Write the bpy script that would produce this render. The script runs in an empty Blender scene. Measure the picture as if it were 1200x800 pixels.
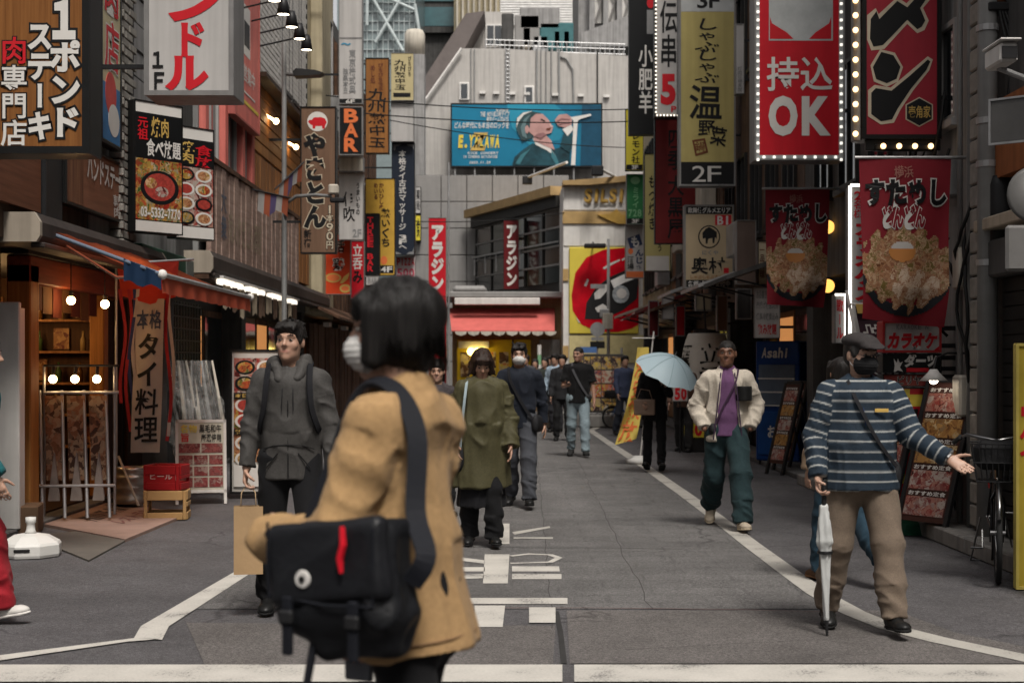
import bpy, math, random, numpy as np
from mathutils import Vector, Matrix
R = math.radians
rnd = random.Random(7)
sc = bpy.context.scene
col = sc.collection
# ------------------------------------------------------------------ camera, world, sun, exposure
F, CX, CY, H = 1667.0, 600.0, 427.0, 1.5          # focal length in photo pixels, vanishing point, eye height
cam = bpy.data.objects.new('camera', bpy.data.cameras.new('camera'))
col.objects.link(cam); sc.camera = cam
cam.location = (0, 0, H); cam.rotation_euler = (R(90), 0, 0)
cam.data.sensor_width = 36; cam.data.lens = 50.01
cam.data.shift_y = (CY - 400) / 1200
cam.data.clip_start = .1; cam.data.clip_end = 600
cam.data.dof.use_dof = True; cam.data.dof.focus_distance = 10.5; cam.data.dof.aperture_fstop = 3.5
SUN_EL, SUN_AZ = 58, 164                            # overcast: broad, weak sun high behind the camera
w = bpy.data.worlds.new('World'); sc.world = w; w.use_nodes = True
nt = w.node_tree; bg = nt.nodes['Background']
sky = nt.nodes.new('ShaderNodeTexSky'); sky.sky_type = 'NISHITA'; sky.sun_disc = False
sky.sun_elevation = R(SUN_EL); sky.sun_rotation = R(SUN_AZ)
sky.air_density = 1.0; sky.dust_density = 4.0; sky.ozone_density = 1.0
hs = nt.nodes.new('ShaderNodeHueSaturation'); hs.inputs['Saturation'].default_value = .2
wm = nt.nodes.new('ShaderNodeMixRGB'); wm.blend_type = 'MULTIPLY'; wm.inputs[0].default_value = 1
wm.inputs[2].default_value = (1.0, .965, .93, 1)
nt.links.new(sky.outputs[0], hs.inputs['Color']); nt.links.new(hs.outputs[0], wm.inputs[1])
nt.links.new(wm.outputs[0], bg.inputs[0]); bg.inputs[1].default_value = .08
sl = bpy.data.lights.new('sun', 'SUN'); sl.energy = 1.5; sl.angle = R(13); sl.color = (1, .95, .88)
sun = bpy.data.objects.new('sun', sl); col.objects.link(sun); sun.location = (0, -10, 40)
# sky's sun_rotation runs clockwise from +Y
sdir = Vector((math.sin(R(SUN_AZ)) * math.cos(R(SUN_EL)), math.cos(R(SUN_AZ)) * math.cos(R(SUN_EL)), math.sin(R(SUN_EL))))
sun.rotation_euler = (-sdir).to_track_quat('-Z', 'Y').to_euler()
sc.view_settings.view_transform = 'Standard'; sc.view_settings.look = 'None'
sc.view_settings.exposure = 1.0; sc.view_settings.gamma = 1
sc.render.engine = 'CYCLES'
sc.cycles.use_denoising = True
sc.cycles.max_bounces = 6; sc.cycles.diffuse_bounces = 3; sc.cycles.glossy_bounces = 3
sc.cycles.transmission_bounces = 4; sc.cycles.transparent_max_bounces = 8
sc.cycles.caustics_reflective = False; sc.cycles.caustics_refractive = False

# ------------------------------------------------------------------ pixel helpers
def PX(px, d): return (px - CX) / F * d
def PZ(py, d): return H - (py - CY) / F * d
def P(px, py, d): return Vector((PX(px, d), d, PZ(py, d)))
def G(px, py):                                       # a pixel on the road surface
    d = H * F / (py - CY); return (PX(px, d), d)
def C(r, g, b): return tuple(((c / 255) / 12.92 if c / 255 <= .04045 else ((c / 255 + .055) / 1.055) ** 2.4) for c in (r, g, b))

# ------------------------------------------------------------------ materials
MC = {}
def newmat(name):
    m = bpy.data.materials.new(name); m.use_nodes = True
    return m, m.node_tree, m.node_tree.nodes['Principled BSDF']
def mat(name, c, rough=.65, metal=0, var=.18, scale=3., bump=.12, bscale=70., streak=0., spec=.22, emit=0., ecol=None, dist=.004, coord='W', fine=0.):
    if name in MC: return MC[name]
    m, t, b = newmat(name); N, L = t.nodes.new, t.links.new
    if coord == 'W': co = N('ShaderNodeNewGeometry').outputs['Position']
    else: co = N('ShaderNodeTexCoord').outputs['Object']
    n1 = N('ShaderNodeTexNoise'); n1.inputs['Scale'].default_value = scale; n1.inputs['Detail'].default_value = 7; n1.inputs['Roughness'].default_value = .62
    L(co, n1.inputs['Vector'])
    mr = N('ShaderNodeMapRange'); mr.inputs[1].default_value = .3; mr.inputs[2].default_value = .7
    mr.inputs[3].default_value = 1 - var; mr.inputs[4].default_value = 1 + var
    L(n1.outputs[0], mr.inputs[0]); fac = mr.outputs[0]
    if streak:
        mp = N('ShaderNodeMapping'); mp.inputs['Scale'].default_value = (9, 9, .45); L(co, mp.inputs[0])
        n2 = N('ShaderNodeTexNoise'); n2.inputs['Scale'].default_value = 1; n2.inputs['Detail'].default_value = 5; L(mp.outputs[0], n2.inputs['Vector'])
        m2 = N('ShaderNodeMapRange'); m2.inputs[1].default_value = .42; m2.inputs[2].default_value = .7; m2.inputs[3].default_value = 1; m2.inputs[4].default_value = 1 - streak
        L(n2.outputs[0], m2.inputs[0]); mu = N('ShaderNodeMath'); mu.operation = 'MULTIPLY'; L(fac, mu.inputs[0]); L(m2.outputs[0], mu.inputs[1]); fac = mu.outputs[0]
    if fine:
        n4 = N('ShaderNodeTexNoise'); n4.inputs['Scale'].default_value = bscale; n4.inputs['Detail'].default_value = 2; L(co, n4.inputs['Vector'])
        m4 = N('ShaderNodeMapRange'); m4.inputs[1].default_value = .3; m4.inputs[2].default_value = .7; m4.inputs[3].default_value = 1 - fine; m4.inputs[4].default_value = 1 + fine
        L(n4.outputs[0], m4.inputs[0]); mu = N('ShaderNodeMath'); mu.operation = 'MULTIPLY'; L(fac, mu.inputs[0]); L(m4.outputs[0], mu.inputs[1]); fac = mu.outputs[0]
    vs = N('ShaderNodeVectorMath'); vs.operation = 'SCALE'; vs.inputs[0].default_value = c; L(fac, vs.inputs['Scale'])
    L(vs.outputs[0], b.inputs['Base Color'])
    b.inputs['Roughness'].default_value = rough; b.inputs['Metallic'].default_value = metal
    b.inputs['Specular IOR Level'].default_value = spec
    if bump:
        n3 = N('ShaderNodeTexNoise'); n3.inputs['Scale'].default_value = bscale; n3.inputs['Detail'].default_value = 4; L(co, n3.inputs['Vector'])
        bp = N('ShaderNodeBump'); bp.inputs['Strength'].default_value = bump; bp.inputs['Distance'].default_value = dist
        L(n3.outputs[0], bp.inputs['Height']); L(bp.outputs[0], b.inputs['Normal'])
    if emit:
        if ecol: b.inputs['Emission Color'].default_value = (*ecol, 1)
        else: L(vs.outputs[0], b.inputs['Emission Color'])
        b.inputs['Emission Strength'].default_value = emit
    MC[name] = m; return m
def ramp(t, stops):
    r = t.nodes.new('ShaderNodeValToRGB'); e = r.color_ramp.elements
    while len(e) < len(stops): e.new(.5)
    for i, (p, c) in enumerate(stops): e[i].position = p; e[i].color = (*c, 1)
    return r
def foodmat(name, cols, scale=9., emit=0., seed=0.):
    """flat print: photographs of dishes, as cells and blotches of food colours"""
    if name in MC: return MC[name]
    m, t, b = newmat(name); N, L = t.nodes.new, t.links.new
    co = N('ShaderNodeTexCoord').outputs['Object']
    mp = N('ShaderNodeMapping'); mp.inputs['Location'].default_value = (seed, seed * 2, seed); L(co, mp.inputs[0])
    n0 = N('ShaderNodeTexNoise'); n0.inputs['Scale'].default_value = scale * 1.3; n0.inputs['Detail'].default_value = 3; L(mp.outputs[0], n0.inputs['Vector'])
    mx = N('ShaderNodeMixRGB'); mx.inputs[0].default_value = .12; L(mp.outputs[0], mx.inputs[1]); L(n0.outputs['Color'], mx.inputs[2])
    v = N('ShaderNodeTexVoronoi'); v.inputs['Scale'].default_value = scale; L(mx.outputs[0], v.inputs['Vector'])
    v2 = N('ShaderNodeTexVoronoi'); v2.inputs['Scale'].default_value = scale * 3.1; L(mx.outputs[0], v2.inputs['Vector'])
    sp = N('ShaderNodeSeparateColor'); L(v.outputs['Color'], sp.inputs[0])
    s2 = N('ShaderNodeSeparateColor'); L(v2.outputs['Color'], s2.inputs[0])
    ad = N('ShaderNodeMath'); ad.operation = 'MULTIPLY_ADD'; L(s2.outputs[0], ad.inputs[0]); ad.inputs[1].default_value = .45; 
    m5 = N('ShaderNodeMath'); m5.operation = 'MULTIPLY'; m5.inputs[1].default_value = .6; L(sp.outputs[0], m5.inputs[0]); L(m5.outputs[0], ad.inputs[2])
    k = len(cols); rp = ramp(t, [(i / k, c) for i, c in enumerate(cols)]); L(ad.outputs[0], rp.inputs[0])
    L(rp.outputs[0], b.inputs['Base Color']); b.inputs['Roughness'].default_value = .5; b.inputs['Specular IOR Level'].default_value = .2
    if emit: L(rp.outputs[0], b.inputs['Emission Color']); b.inputs['Emission Strength'].default_value = emit
    MC[name] = m; return m
def woodmat(name, c1, c2, scale=14., axis='Z', rough=.6, streak=True, coord='W'):
    if name in MC: return MC[name]
    m, t, b = newmat(name); N, L = t.nodes.new, t.links.new
    co = N('ShaderNodeNewGeometry').outputs['Position'] if coord == 'W' else N('ShaderNodeTexCoord').outputs['Object']
    mp = N('ShaderNodeMapping'); mp.inputs['Scale'].default_value = (scale, scale, .7) if axis == 'Z' else ((scale, .7, scale) if axis == 'Y' else (.7, scale, scale))
    L(co, mp.inputs[0])
    n = N('ShaderNodeTexNoise'); n.inputs['Scale'].default_value = 1.5; n.inputs['Detail'].default_value = 8; n.inputs['Roughness'].default_value = .65; L(mp.outputs[0], n.inputs['Vector'])
    rp = ramp(t, [(.3, c1), (.7, c2)]); L(n.outputs[0], rp.inputs[0]); L(rp.outputs[0], b.inputs['Base Color'])
    b.inputs['Roughness'].default_value = rough; b.inputs['Specular IOR Level'].default_value = .15
    bp = N('ShaderNodeBump'); bp.inputs['Strength'].default_value = .3; bp.inputs['Distance'].default_value = .004; L(n.outputs[0], bp.inputs['Height']); L(bp.outputs[0], b.inputs['Normal'])
    MC[name] = m; return m
def glow(name, c, s):
    if name in MC: return MC[name]
    m, t, b = newmat(name); b.inputs['Base Color'].default_value = (*c, 1); b.inputs['Emission Color'].default_value = (*c, 1); b.inputs['Emission Strength'].default_value = s
    MC[name] = m; return m
def glassmat(name, c=(.02, .025, .03), rough=.06, spec=.9, alpha=1.):
    if name in MC: return MC[name]
    m, t, b = newmat(name); N, L = t.nodes.new, t.links.new
    b.inputs['Base Color'].default_value = (*c, 1); b.inputs['Roughness'].default_value = rough; b.inputs['Specular IOR Level'].default_value = spec
    n = N('ShaderNodeTexNoise'); n.inputs['Scale'].default_value = 1.2; L(N('ShaderNodeNewGeometry').outputs['Position'], n.inputs['Vector'])
    bp = N('ShaderNodeBump'); bp.inputs['Strength'].default_value = .08; bp.inputs['Distance'].default_value = .05; L(n.outputs[0], bp.inputs['Height']); L(bp.outputs[0], b.inputs['Normal'])
    if alpha < 1: b.inputs['Alpha'].default_value = alpha
    MC[name] = m; return m

# ------------------------------------------------------------------ mesh builder
class MB:
    def __init__(s): s.v = []; s.f = []
    def add(s, v, f):
        o = len(s.v); s.v += [tuple(p) for p in v]; s.f += [tuple(i + o for i in q) for q in f]; return s
    def box(s, x0, x1, y0, y1, z0, z1, b=0):
        if x0 > x1: x0, x1 = x1, x0
        if y0 > y1: y0, y1 = y1, y0
        if z0 > z1: z0, z1 = z1, z0
        if not b:
            v = [(x, y, z) for x in (x0, x1) for y in (y0, y1) for z in (z0, z1)]
            return s.add(v, [(0, 1, 3, 2), (4, 6, 7, 5), (0, 4, 5, 1), (2, 3, 7, 6), (0, 2, 6, 4), (1, 5, 7, 3)])
        b = min(b, (x1 - x0) * .45, (y1 - y0) * .45, (z1 - z0) * .45)
        v = []; lo = (x0, y0, z0); hi = (x1, y1, z1)
        idx = {}
        for sx in (0, 1):
            for sy in (0, 1):
                for sz in (0, 1):
                    for a in range(3):
                        p = []
                        for ax, sg in enumerate((sx, sy, sz)):
                            e = hi[ax] if sg else lo[ax]
                            if ax != a: e += -b if sg else b
                            p.append(e)
                        idx[(sx, sy, sz, a)] = len(v); v.append(p)
        f = []
        for a in range(3):
            o1, o2 = [i for i in range(3) if i != a]
            for sg in (0, 1):
                q = []
                for c in ((0, 0), (1, 0), (1, 1), (0, 1)):
                    k = [0, 0, 0]; k[a] = sg; k[o1], k[o2] = c; q.append(idx[(*k, a)])
                f.append(q)
            for c in ((0, 0), (0, 1), (1, 0), (1, 1)):      # edges along a
                k0 = [0, 0, 0]; k0[o1], k0[o2] = c; k1 = list(k0); k1[a] = 1
                f.append([idx[(*k0, o1)], idx[(*k1, o1)], idx[(*k1, o2)], idx[(*k0, o2)]])
        for sx in (0, 1):
            for sy in (0, 1):
                for sz in (0, 1): f.append([idx[(sx, sy, sz, a)] for a in range(3)])
        return s.add(v, f)
    def tube(s, p0, p1, r0, r1=None, n=10, caps=True):
        r1 = r0 if r1 is None else r1
        p0, p1 = Vector(p0), Vector(p1); d = (p1 - p0)
        if d.length < 1e-7: return s
        d.normalize(); a = d.orthogonal().normalized(); b = d.cross(a); v = []
        for p, r in ((p0, r0), (p1, r1)):
            for i in range(n):
                t = 2 * math.pi * i / n; v.append(p + (a * math.cos(t) + b * math.sin(t)) * r)
        f = [(i, (i + 1) % n, n + (i + 1) % n, n + i) for i in range(n)]
        if caps: f += [tuple(range(n))[::-1], tuple(range(n, 2 * n))]
        return s.add(v, f)
    def path(s, pts, r, n=8, closed=False):
        pts = [Vector(p) for p in pts]; k = len(pts); v = []; up = None
        for i, p in enumerate(pts):
            a = pts[(i - 1) % k] if (i > 0 or closed) else p
            b = pts[(i + 1) % k] if (i < k - 1 or closed) else p
            d = (b - a).normalized()
            if up is None: up = d.orthogonal().normalized()
            up = (up - d * up.dot(d)).normalized(); sd = d.cross(up)
            rr = r[i] if isinstance(r, (list, tuple)) else r
            for j in range(n):
                t = 2 * math.pi * j / n; v.append(p + (up * math.cos(t) + sd * math.sin(t)) * rr)
        f = []
        for i in range(k if closed else k - 1):
            i2 = (i + 1) % k
            f += [(i * n + j, i * n + (j + 1) % n, i2 * n + (j + 1) % n, i2 * n + j) for j in range(n)]
        if not closed: f += [tuple(range(n))[::-1], tuple(range((k - 1) * n, k * n))]
        return s.add(v, f)
    def lathe(s, prof, c=(0, 0, 0), n=20, axis='Z'):
        v = []; k = len(prof)
        for (r, h) in prof:
            for j in range(n):
                t = 2 * math.pi * j / n; x, y = r * math.cos(t), r * math.sin(t)
                q = (x, y, h) if axis == 'Z' else ((x, h, y) if axis == 'Y' else (h, x, y))
                v.append((c[0] + q[0], c[1] + q[1], c[2] + q[2]))
        f = [(i * n + j, i * n + (j + 1) % n, (i + 1) * n + (j + 1) % n, (i + 1) * n + j) for i in range(k - 1) for j in range(n)]
        f += [tuple(range(n))[::-1], tuple(range((k - 1) * n, k * n))]
        return s.add(v, f)
    def prism(s, poly, a0, a1, plane='xz'):
        """poly of 2d points extruded; plane 'xz' -> along y, 'xy' -> along z, 'yz' -> along x"""
        n = len(poly)
        def q(p, a): return (p[0], a, p[1]) if plane == 'xz' else ((p[0], p[1], a) if plane == 'xy' else (a, p[0], p[1]))
        v = [q(p, a0) for p in poly] + [q(p, a1) for p in poly]
        f = [tuple(range(n)), tuple(range(n, 2 * n))[::-1]] + [(i, n + i, n + (i + 1) % n, (i + 1) % n) for i in range(n)]
        return s.add(v, f)
    def sphere(s, c, r, n=12, m=8):
        r = (r, r, r) if not isinstance(r, (tuple, list)) else r
        v = []; f = []
        for i in range(m + 1):
            ph = math.pi * i / m
            for j in range(n):
                t = 2 * math.pi * j / n
                v.append((c[0] + r[0] * math.sin(ph) * math.cos(t), c[1] + r[1] * math.sin(ph) * math.sin(t), c[2] + r[2] * math.cos(ph)))
        for i in range(m):
            for j in range(n): f.append((i * n + j, (i + 1) * n + j, (i + 1) * n + (j + 1) % n, i * n + (j + 1) % n))
        return s.add(v, f)
    def mesh(s, name, smooth=False, fix=True):
        me = bpy.data.meshes.new(name); me.from_pydata(s.v, [], s.f); me.update()
        if fix:
            import bmesh
            bm = bmesh.new(); bm.from_mesh(me); bmesh.ops.recalc_face_normals(bm, faces=bm.faces); bm.to_mesh(me); bm.free()
        if smooth: me.polygons.foreach_set('use_smooth', [True] * len(me.polygons))
        return me
    def build(s, name, m, parent=None, smooth=False, fix=True):
        return link(name, s.mesh(name, smooth, fix), m, parent)
def link(name, me, m, parent=None, loc=None):
    o = bpy.data.objects.new(name, me); col.objects.link(o)
    if m is not None and not me.materials: me.materials.append(m)
    if parent is not None: o.parent = parent
    if loc is not None: o.location = loc
    return o
def tag(o, label, cat, group=None, kind=None):
    o['label'] = label; o['category'] = cat
    if group: o['group'] = group
    if kind: o['kind'] = kind
    return o
def struct(o): o['kind'] = 'structure'; return o
def thing(name, label, cat, loc=(0, 0, 0), rz=0, group=None):
    o = bpy.data.objects.new(name, None); col.objects.link(o); o.location = loc; o.rotation_euler = (0, 0, R(rz)); o.empty_display_size = .1
    return tag(o, label, cat, group)
def copy_tree(o, parent=None):
    c = o.copy(); col.objects.link(c); c.parent = parent
    for ch in list(o.children): copy_tree(ch, c)
    return c

# ------------------------------------------------------------------ lettering (flat print or cut letters, as real faces)
_tc = bpy.data.curves.new('glyph_source', 'FONT'); _to = bpy.data.objects.new('glyph_source', _tc); _tc.resolution_u = 3
_gc = {}
def glyph(ch, off):
    k = (ch, off)
    if k not in _gc:
        _tc.body = ch; _tc.offset = off; me = _to.to_mesh()
        _gc[k] = ([(p.co.x, p.co.y) for p in me.vertices], [tuple(p.vertices) for p in me.polygons]); _to.to_mesh_clear()
    return _gc[k]
ROT = 'ー−～〜─'
def text_geo(s, x0, x1, z0, z1, v=False, bold=.02, outline=0., jit=0., slant=0., y=-.004):
    mb = MB(); n = len(s); seed = random.Random(hash_s(s))
    wts = [.62 if ord(c) < 0x2000 else 1. for c in s]; tot = sum(wts); acc = 0
    for i, ch in enumerate(s):
        if v: cx0, cx1 = x0, x1; cz1 = z1 - (z1 - z0) * i / n; cz0 = z1 - (z1 - z0) * (i + 1) / n
        else:
            cx0 = x0 + (x1 - x0) * acc / tot; acc += wts[i]; cx1 = x0 + (x1 - x0) * acc / tot; cz0, cz1 = z0, z1
        if ch in ' 　': continue
        kan = 0x4E00 <= ord(ch) <= 0x9FFF; bo = min(bold, .016) if kan else bold; ou = min(outline, .05) if kan else outline
        gv, gf = glyph(ch, round(bo + ou, 4))
        if not gv: continue
        lat = ord(ch) < 0x2000
        if lat:
            bv = glyph(ch, bold)[0]
            a0 = min(p[0] for p in bv); a1 = max(p[0] for p in bv); b0, b1 = (0, .72) if ch not in '.,-:~' else (0, .72)
            if ch in 'i1Il.:,!': mid = (a0 + a1) / 2; a0, a1 = mid - .22, mid + .22
            pd = .07 * (a1 - a0)
            a0 -= pd; a1 += pd; b0 -= .03; b1 += .03
        else: a0, a1, b0, b1 = 0, 1, -.12, .88
        ja = seed.uniform(-jit, jit); js = 1 + seed.uniform(-jit, jit) * .5
        vv = []
        for (gx, gz) in gv:
            u = (gx - a0) / (a1 - a0) - .5; t = (gz - b0) / (b1 - b0) - .5
            if v and ch in ROT: u, t = t * .9, -u * .9
            if jit: u, t = (u * math.cos(ja) - t * math.sin(ja)) * js, (u * math.sin(ja) + t * math.cos(ja)) * js
            u += slant * t
            vv.append((cx0 + (u + .5) * (cx1 - cx0), y, cz0 + (t + .5) * (cz1 - cz0)))
        mb.add(vv, gf)
    return mb
def hash_s(s): return sum((i + 1) * ord(c) for i, c in enumerate(s))
def lettering(parent, s, rect, m, v=False, bold=.02, outline=None, ow=.03, y=-.004, jit=0., slant=0., name='lettering'):
    x0, x1, z0, z1 = rect
    n = len(s); cell = (z1 - z0) / n if v else (z1 - z0)
    if n > 1 and cell > .12:                             # big characters are pieces of their own
        wts = [.62 if ord(c) < 0x2000 else 1. for c in s]; acc = 0; o = None
        for i, ch in enumerate(s):
            if v: rc = (x0, x1, z1 - (z1 - z0) * (i + 1) / n, z1 - (z1 - z0) * i / n)
            else: a = acc; acc += wts[i]; rc = (x0 + (x1 - x0) * a / sum(wts), x0 + (x1 - x0) * acc / sum(wts), z0, z1)
            if ch not in ' 　': o = lettering(parent, ch, rc, m, v, bold, outline, ow, y, jit, slant, 'character')
        return o
    if outline is not None: text_geo(s, x0, x1, z0, z1, v, bold, ow, jit, slant, y + .0015).build('lettering_outline', outline, parent, fix=False)
    return text_geo(s, x0, x1, z0, z1, v, bold, 0, jit, slant, y).build(name, m, parent, fix=False)
# ================================================================== THE SETTING
LX, RX = -4.2, 4.0                                  # the two facade planes
# --- shared materials
m_asph = None
def asphalt(name, c, bricks=0., var=.22, crack=.5):
    m, t, b = newmat(name); N, L = t.nodes.new, t.links.new
    co = N('ShaderNodeNewGeometry').outputs['Position']
    def noise(s, d=4, r=.6):
        n = N('ShaderNodeTexNoise'); n.inputs['Scale'].default_value = s; n.inputs['Detail'].default_value = d; n.inputs['Roughness'].default_value = r; L(co, n.inputs['Vector']); return n.outputs[0]
    def rng(x, a, bb, lo, hi):
        q = N('ShaderNodeMapRange'); q.inputs[1].default_value = a; q.inputs[2].default_value = bb; q.inputs[3].default_value = lo; q.inputs[4].default_value = hi; L(x, q.inputs[0]); return q.outputs[0]
    def mul(x, y):
        q = N('ShaderNodeMath'); q.operation = 'MULTIPLY'; L(x, q.inputs[0]); L(y, q.inputs[1]); return q.outputs[0]
    agg = mul(rng(noise(150, 3, .75), .33, .67, .35, 1.7), rng(noise(48, 3, .7), .33, .67, .72, 1.3))
    f = mul(agg, rng(noise(.9, 6), .3, .7, 1 - var, 1 + var)); f = mul(f, rng(noise(6, 5), .3, .7, .9, 1.1))
    # worn wheel-track bands along the street
    mp = N('ShaderNodeMapping'); mp.inputs['Scale'].default_value = (1.6, .05, 1); L(co, mp.inputs[0])
    nb = N('ShaderNodeTexNoise'); nb.inputs['Scale'].default_value = 1; nb.inputs['Detail'].default_value = 3; L(mp.outputs[0], nb.inputs['Vector']); f = mul(f, rng(nb.outputs[0], .3, .7, .88, 1.12))
    # cracks: edges of distorted cells, shown only in places
    nd = N('ShaderNodeTexNoise'); nd.inputs['Scale'].default_value = 3; nd.inputs['Detail'].default_value = 6; L(co, nd.inputs['Vector'])
    mx = N('ShaderNodeMixRGB'); mx.inputs[0].default_value = .22; L(co, mx.inputs[1]); L(nd.outputs['Color'], mx.inputs[2])
    vo = N('ShaderNodeTexVoronoi'); vo.feature = 'DISTANCE_TO_EDGE'; vo.inputs['Scale'].default_value = .75; L(mx.outputs[0], vo.inputs['Vector'])
    ck = rng(vo.outputs['Distance'], .0, .012, 1, 0); mk = rng(noise(.45, 2), .48, .58, 0, crack); ck2 = mul(ck, mk)
    iv = N('ShaderNodeMath'); iv.operation = 'SUBTRACT'; iv.inputs[0].default_value = 1; L(ck2, iv.inputs[1]); f = mul(f, iv.outputs[0])
    if bricks:
        br = N('ShaderNodeTexBrick'); br.inputs['Scale'].default_value = 1; br.inputs['Mortar Size'].default_value = .012; br.inputs['Brick Width'].default_value = .62; br.inputs['Row Height'].default_value = .31
        br.inputs['Color1'].default_value = (1, 1, 1, 1); br.inputs['Color2'].default_value = (.9, .9, .9, 1); br.inputs['Mortar'].default_value = (1 - bricks,) * 3 + (1,); L(co, br.inputs['Vector'])
        f2 = N('ShaderNodeRGBToBW'); L(br.outputs[0], f2.inputs[0]); f = mul(f, f2.outputs[0])
    st = rng(noise(2.3, 5, .7), .58, .74, 1, .62); f = mul(f, st)
    vs = N('ShaderNodeVectorMath'); vs.operation = 'SCALE'; vs.inputs[0].default_value = c; L(f, vs.inputs['Scale']); L(vs.outputs[0], b.inputs['Base Color'])
    L(rng(noise(1.5, 3), .3, .7, .72, .9), b.inputs['Roughness']); b.inputs['Specular IOR Level'].default_value = .35
    bp = N('ShaderNodeBump'); bp.inputs['Strength'].default_value = .5; bp.inputs['Distance'].default_value = .006; L(agg, bp.inputs['Height']); L(bp.outputs[0], b.inputs['Normal'])
    return m
m_asph_dark = asphalt('asphalt_dark', (.082, .078, .081))
m_asph_mid = asphalt('asphalt_lane', (.126, .121, .118), bricks=.2)
m_asph_patch = asphalt('asphalt_patch', (.115, .105, .10), var=.25)
def wornpaint(name, c, wear=.5):
    m, t, b = newmat(name); N, L = t.nodes.new, t.links.new
    co = N('ShaderNodeNewGeometry').outputs['Position']
    n = N('ShaderNodeTexNoise'); n.inputs['Scale'].default_value = 60; n.inputs['Detail'].default_value = 5; n.inputs['Roughness'].default_value = .75; L(co, n.inputs['Vector'])
    n2 = N('ShaderNodeTexNoise'); n2.inputs['Scale'].default_value = 3; n2.inputs['Detail'].default_value = 5; L(co, n2.inputs['Vector'])
    a = N('ShaderNodeMath'); a.operation = 'ADD'; L(n.outputs[0], a.inputs[0]); L(n2.outputs[0], a.inputs[1])
    rp = ramp(t, [(0, (.09, .085, .08)), (.38 + .1 * wear, (.12, .115, .11)), (.44 + .1 * wear, tuple(x * .8 for x in c)), (.62, c)])
    h = N('ShaderNodeMath'); h.operation = 'MULTIPLY'; h.inputs[1].default_value = .5; L(a.outputs[0], h.inputs[0]); L(h.outputs[0], rp.inputs[0])
    L(rp.outputs[0], b.inputs['Base Color']); b.inputs['Roughness'].default_value = .75
    return m
m_paint = wornpaint('road_paint', (.52, .495, .45), .1)
m_paint_old = wornpaint('road_paint_old', (.42, .40, .36), .12)
def sheet(name, poly, z, m, parent=None):
    # a level polygon, kept as one face
    me = bpy.data.meshes.new(name); me.from_pydata([(x, y, z) for x, y in poly], [], [tuple(range(len(poly)))]); me.update()
    if me.polygons[0].normal.z < 0: me.flip_normals()
    return link(name, me, m, parent)
def ribbon(name, path, wd, z, m, parent=None):
    v = []; f = []
    for i, p in enumerate(path):
        a = Vector(path[max(i - 1, 0)]); b = Vector(path[min(i + 1, len(path) - 1)]); d = (b - a).normalized(); n = Vector((-d.y, d.x)) * wd / 2
        v += [(p[0] + n.x, p[1] + n.y, z), (p[0] - n.x, p[1] - n.y, z)]
        if i: f.append((2 * i - 2, 2 * i - 1, 2 * i + 1, 2 * i))
    me = bpy.data.meshes.new(name); me.from_pydata(v, [], f); me.update()
    if me.polygons[0].normal.z < 0: me.flip_normals()
    return link(name, me, m, parent)
struct(sheet('ground', [(-300, -300), (300, -300), (300, 300), (-300, 300)], -.016, mat('ground_far', (.1, .097, .095), .9)))
road = struct(sheet('road', [(-60, -14), (60, -14), (60, 60), (-60, 60)], -.008, m_asph_dark))
rline = [G(*p) for p in ((1290, 790), (1200, 770), (1100, 749), (1045, 735), (1000, 717), (960, 695), (925, 670), (880, 637), (840, 606), (800, 577), (760, 549), (720, 523), (692, 504))] + [(3.0, 40), (3.0, 52)]
lane = [(-1.95, 52), (-1.95, 10.5)] + [G(230, 712), G(160, 712)] + [G(1000, 712)] + rline[5:]
sheet('lane_surface', lane, -.004, m_asph_mid, road)
sheet('asphalt_patch', [G(664, 714), G(1050, 714), G(1120, 740), G(1200, 756), G(1330, 776), G(668, 776)], -.0035, m_asph_patch, road)
sheet('asphalt_patch', [(-1.5, 7.0), (.2, 7.0), (.25, 8.2), (-1.9, 8.3)], -.0035, m_asph_patch, road)
m_tar = mat('tar_seam', (.03, .029, .028), .6)
ribbon('seam', [G(545, 640), G(640, 641), G(720, 641), G(800, 643)], .02, -.003, m_tar, road)
ribbon('seam', [G(560, 711), G(700, 711), G(860, 713), G(985, 716)], .014, -.003, mat('red_chalk', (.13, .085, .08), .9), road)
ribbon('seam', [G(661, 776), G(657, 740), G(652, 715)], .03, -.003, m_tar, road)
def crackline(p0, p1, n, amp, wd, m):
    r = random.Random(hash_s(str(p0))); pts = []
    for i in range(n + 1):
        t = i / n; a = Vector(G(*p0)); b = Vector(G(*p1)); q = a.lerp(b, t); pts.append((q.x + r.uniform(-amp, amp), q.y))
    ribbon('crack', pts, wd, -.003, m, road)
m_crk = mat('crack_grey', (.055, .052, .05), .9)
crackline((647, 735), (628, 515), 60, .014, .006, m_crk)
crackline((762, 712), (668, 520), 60, .02, .006, m_crk)
crackline((735, 760), (1010, 745), 40, .03, .006, m_crk)
rl = ribbon('edge_line', rline, .16, .0, m_paint_old, road)
for a, b in ((-80, 659), (673, 1290)):
    sheet('stop_line', [G(a, 778), G(b, 778), G(b, 798), G(a, 798)], .0, m_paint, road)
sheet('edge_line', [G(0, 767), G(157, 747), G(189, 748), G(150, 751), G(0, 773), G(-90, 784), G(-90, 779)], .0, m_paint, road)
sheet('edge_line', [G(157, 747), G(165, 733), G(279, 667), G(300, 667), G(198, 733), G(190, 749)], .0, m_paint, road)
ribbon('edge_line', [(-1.93, 10.42), (-2.0, 16), (-2.0, 24), (-2.0, 44)], .13, .0, m_paint_old, road)
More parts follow.
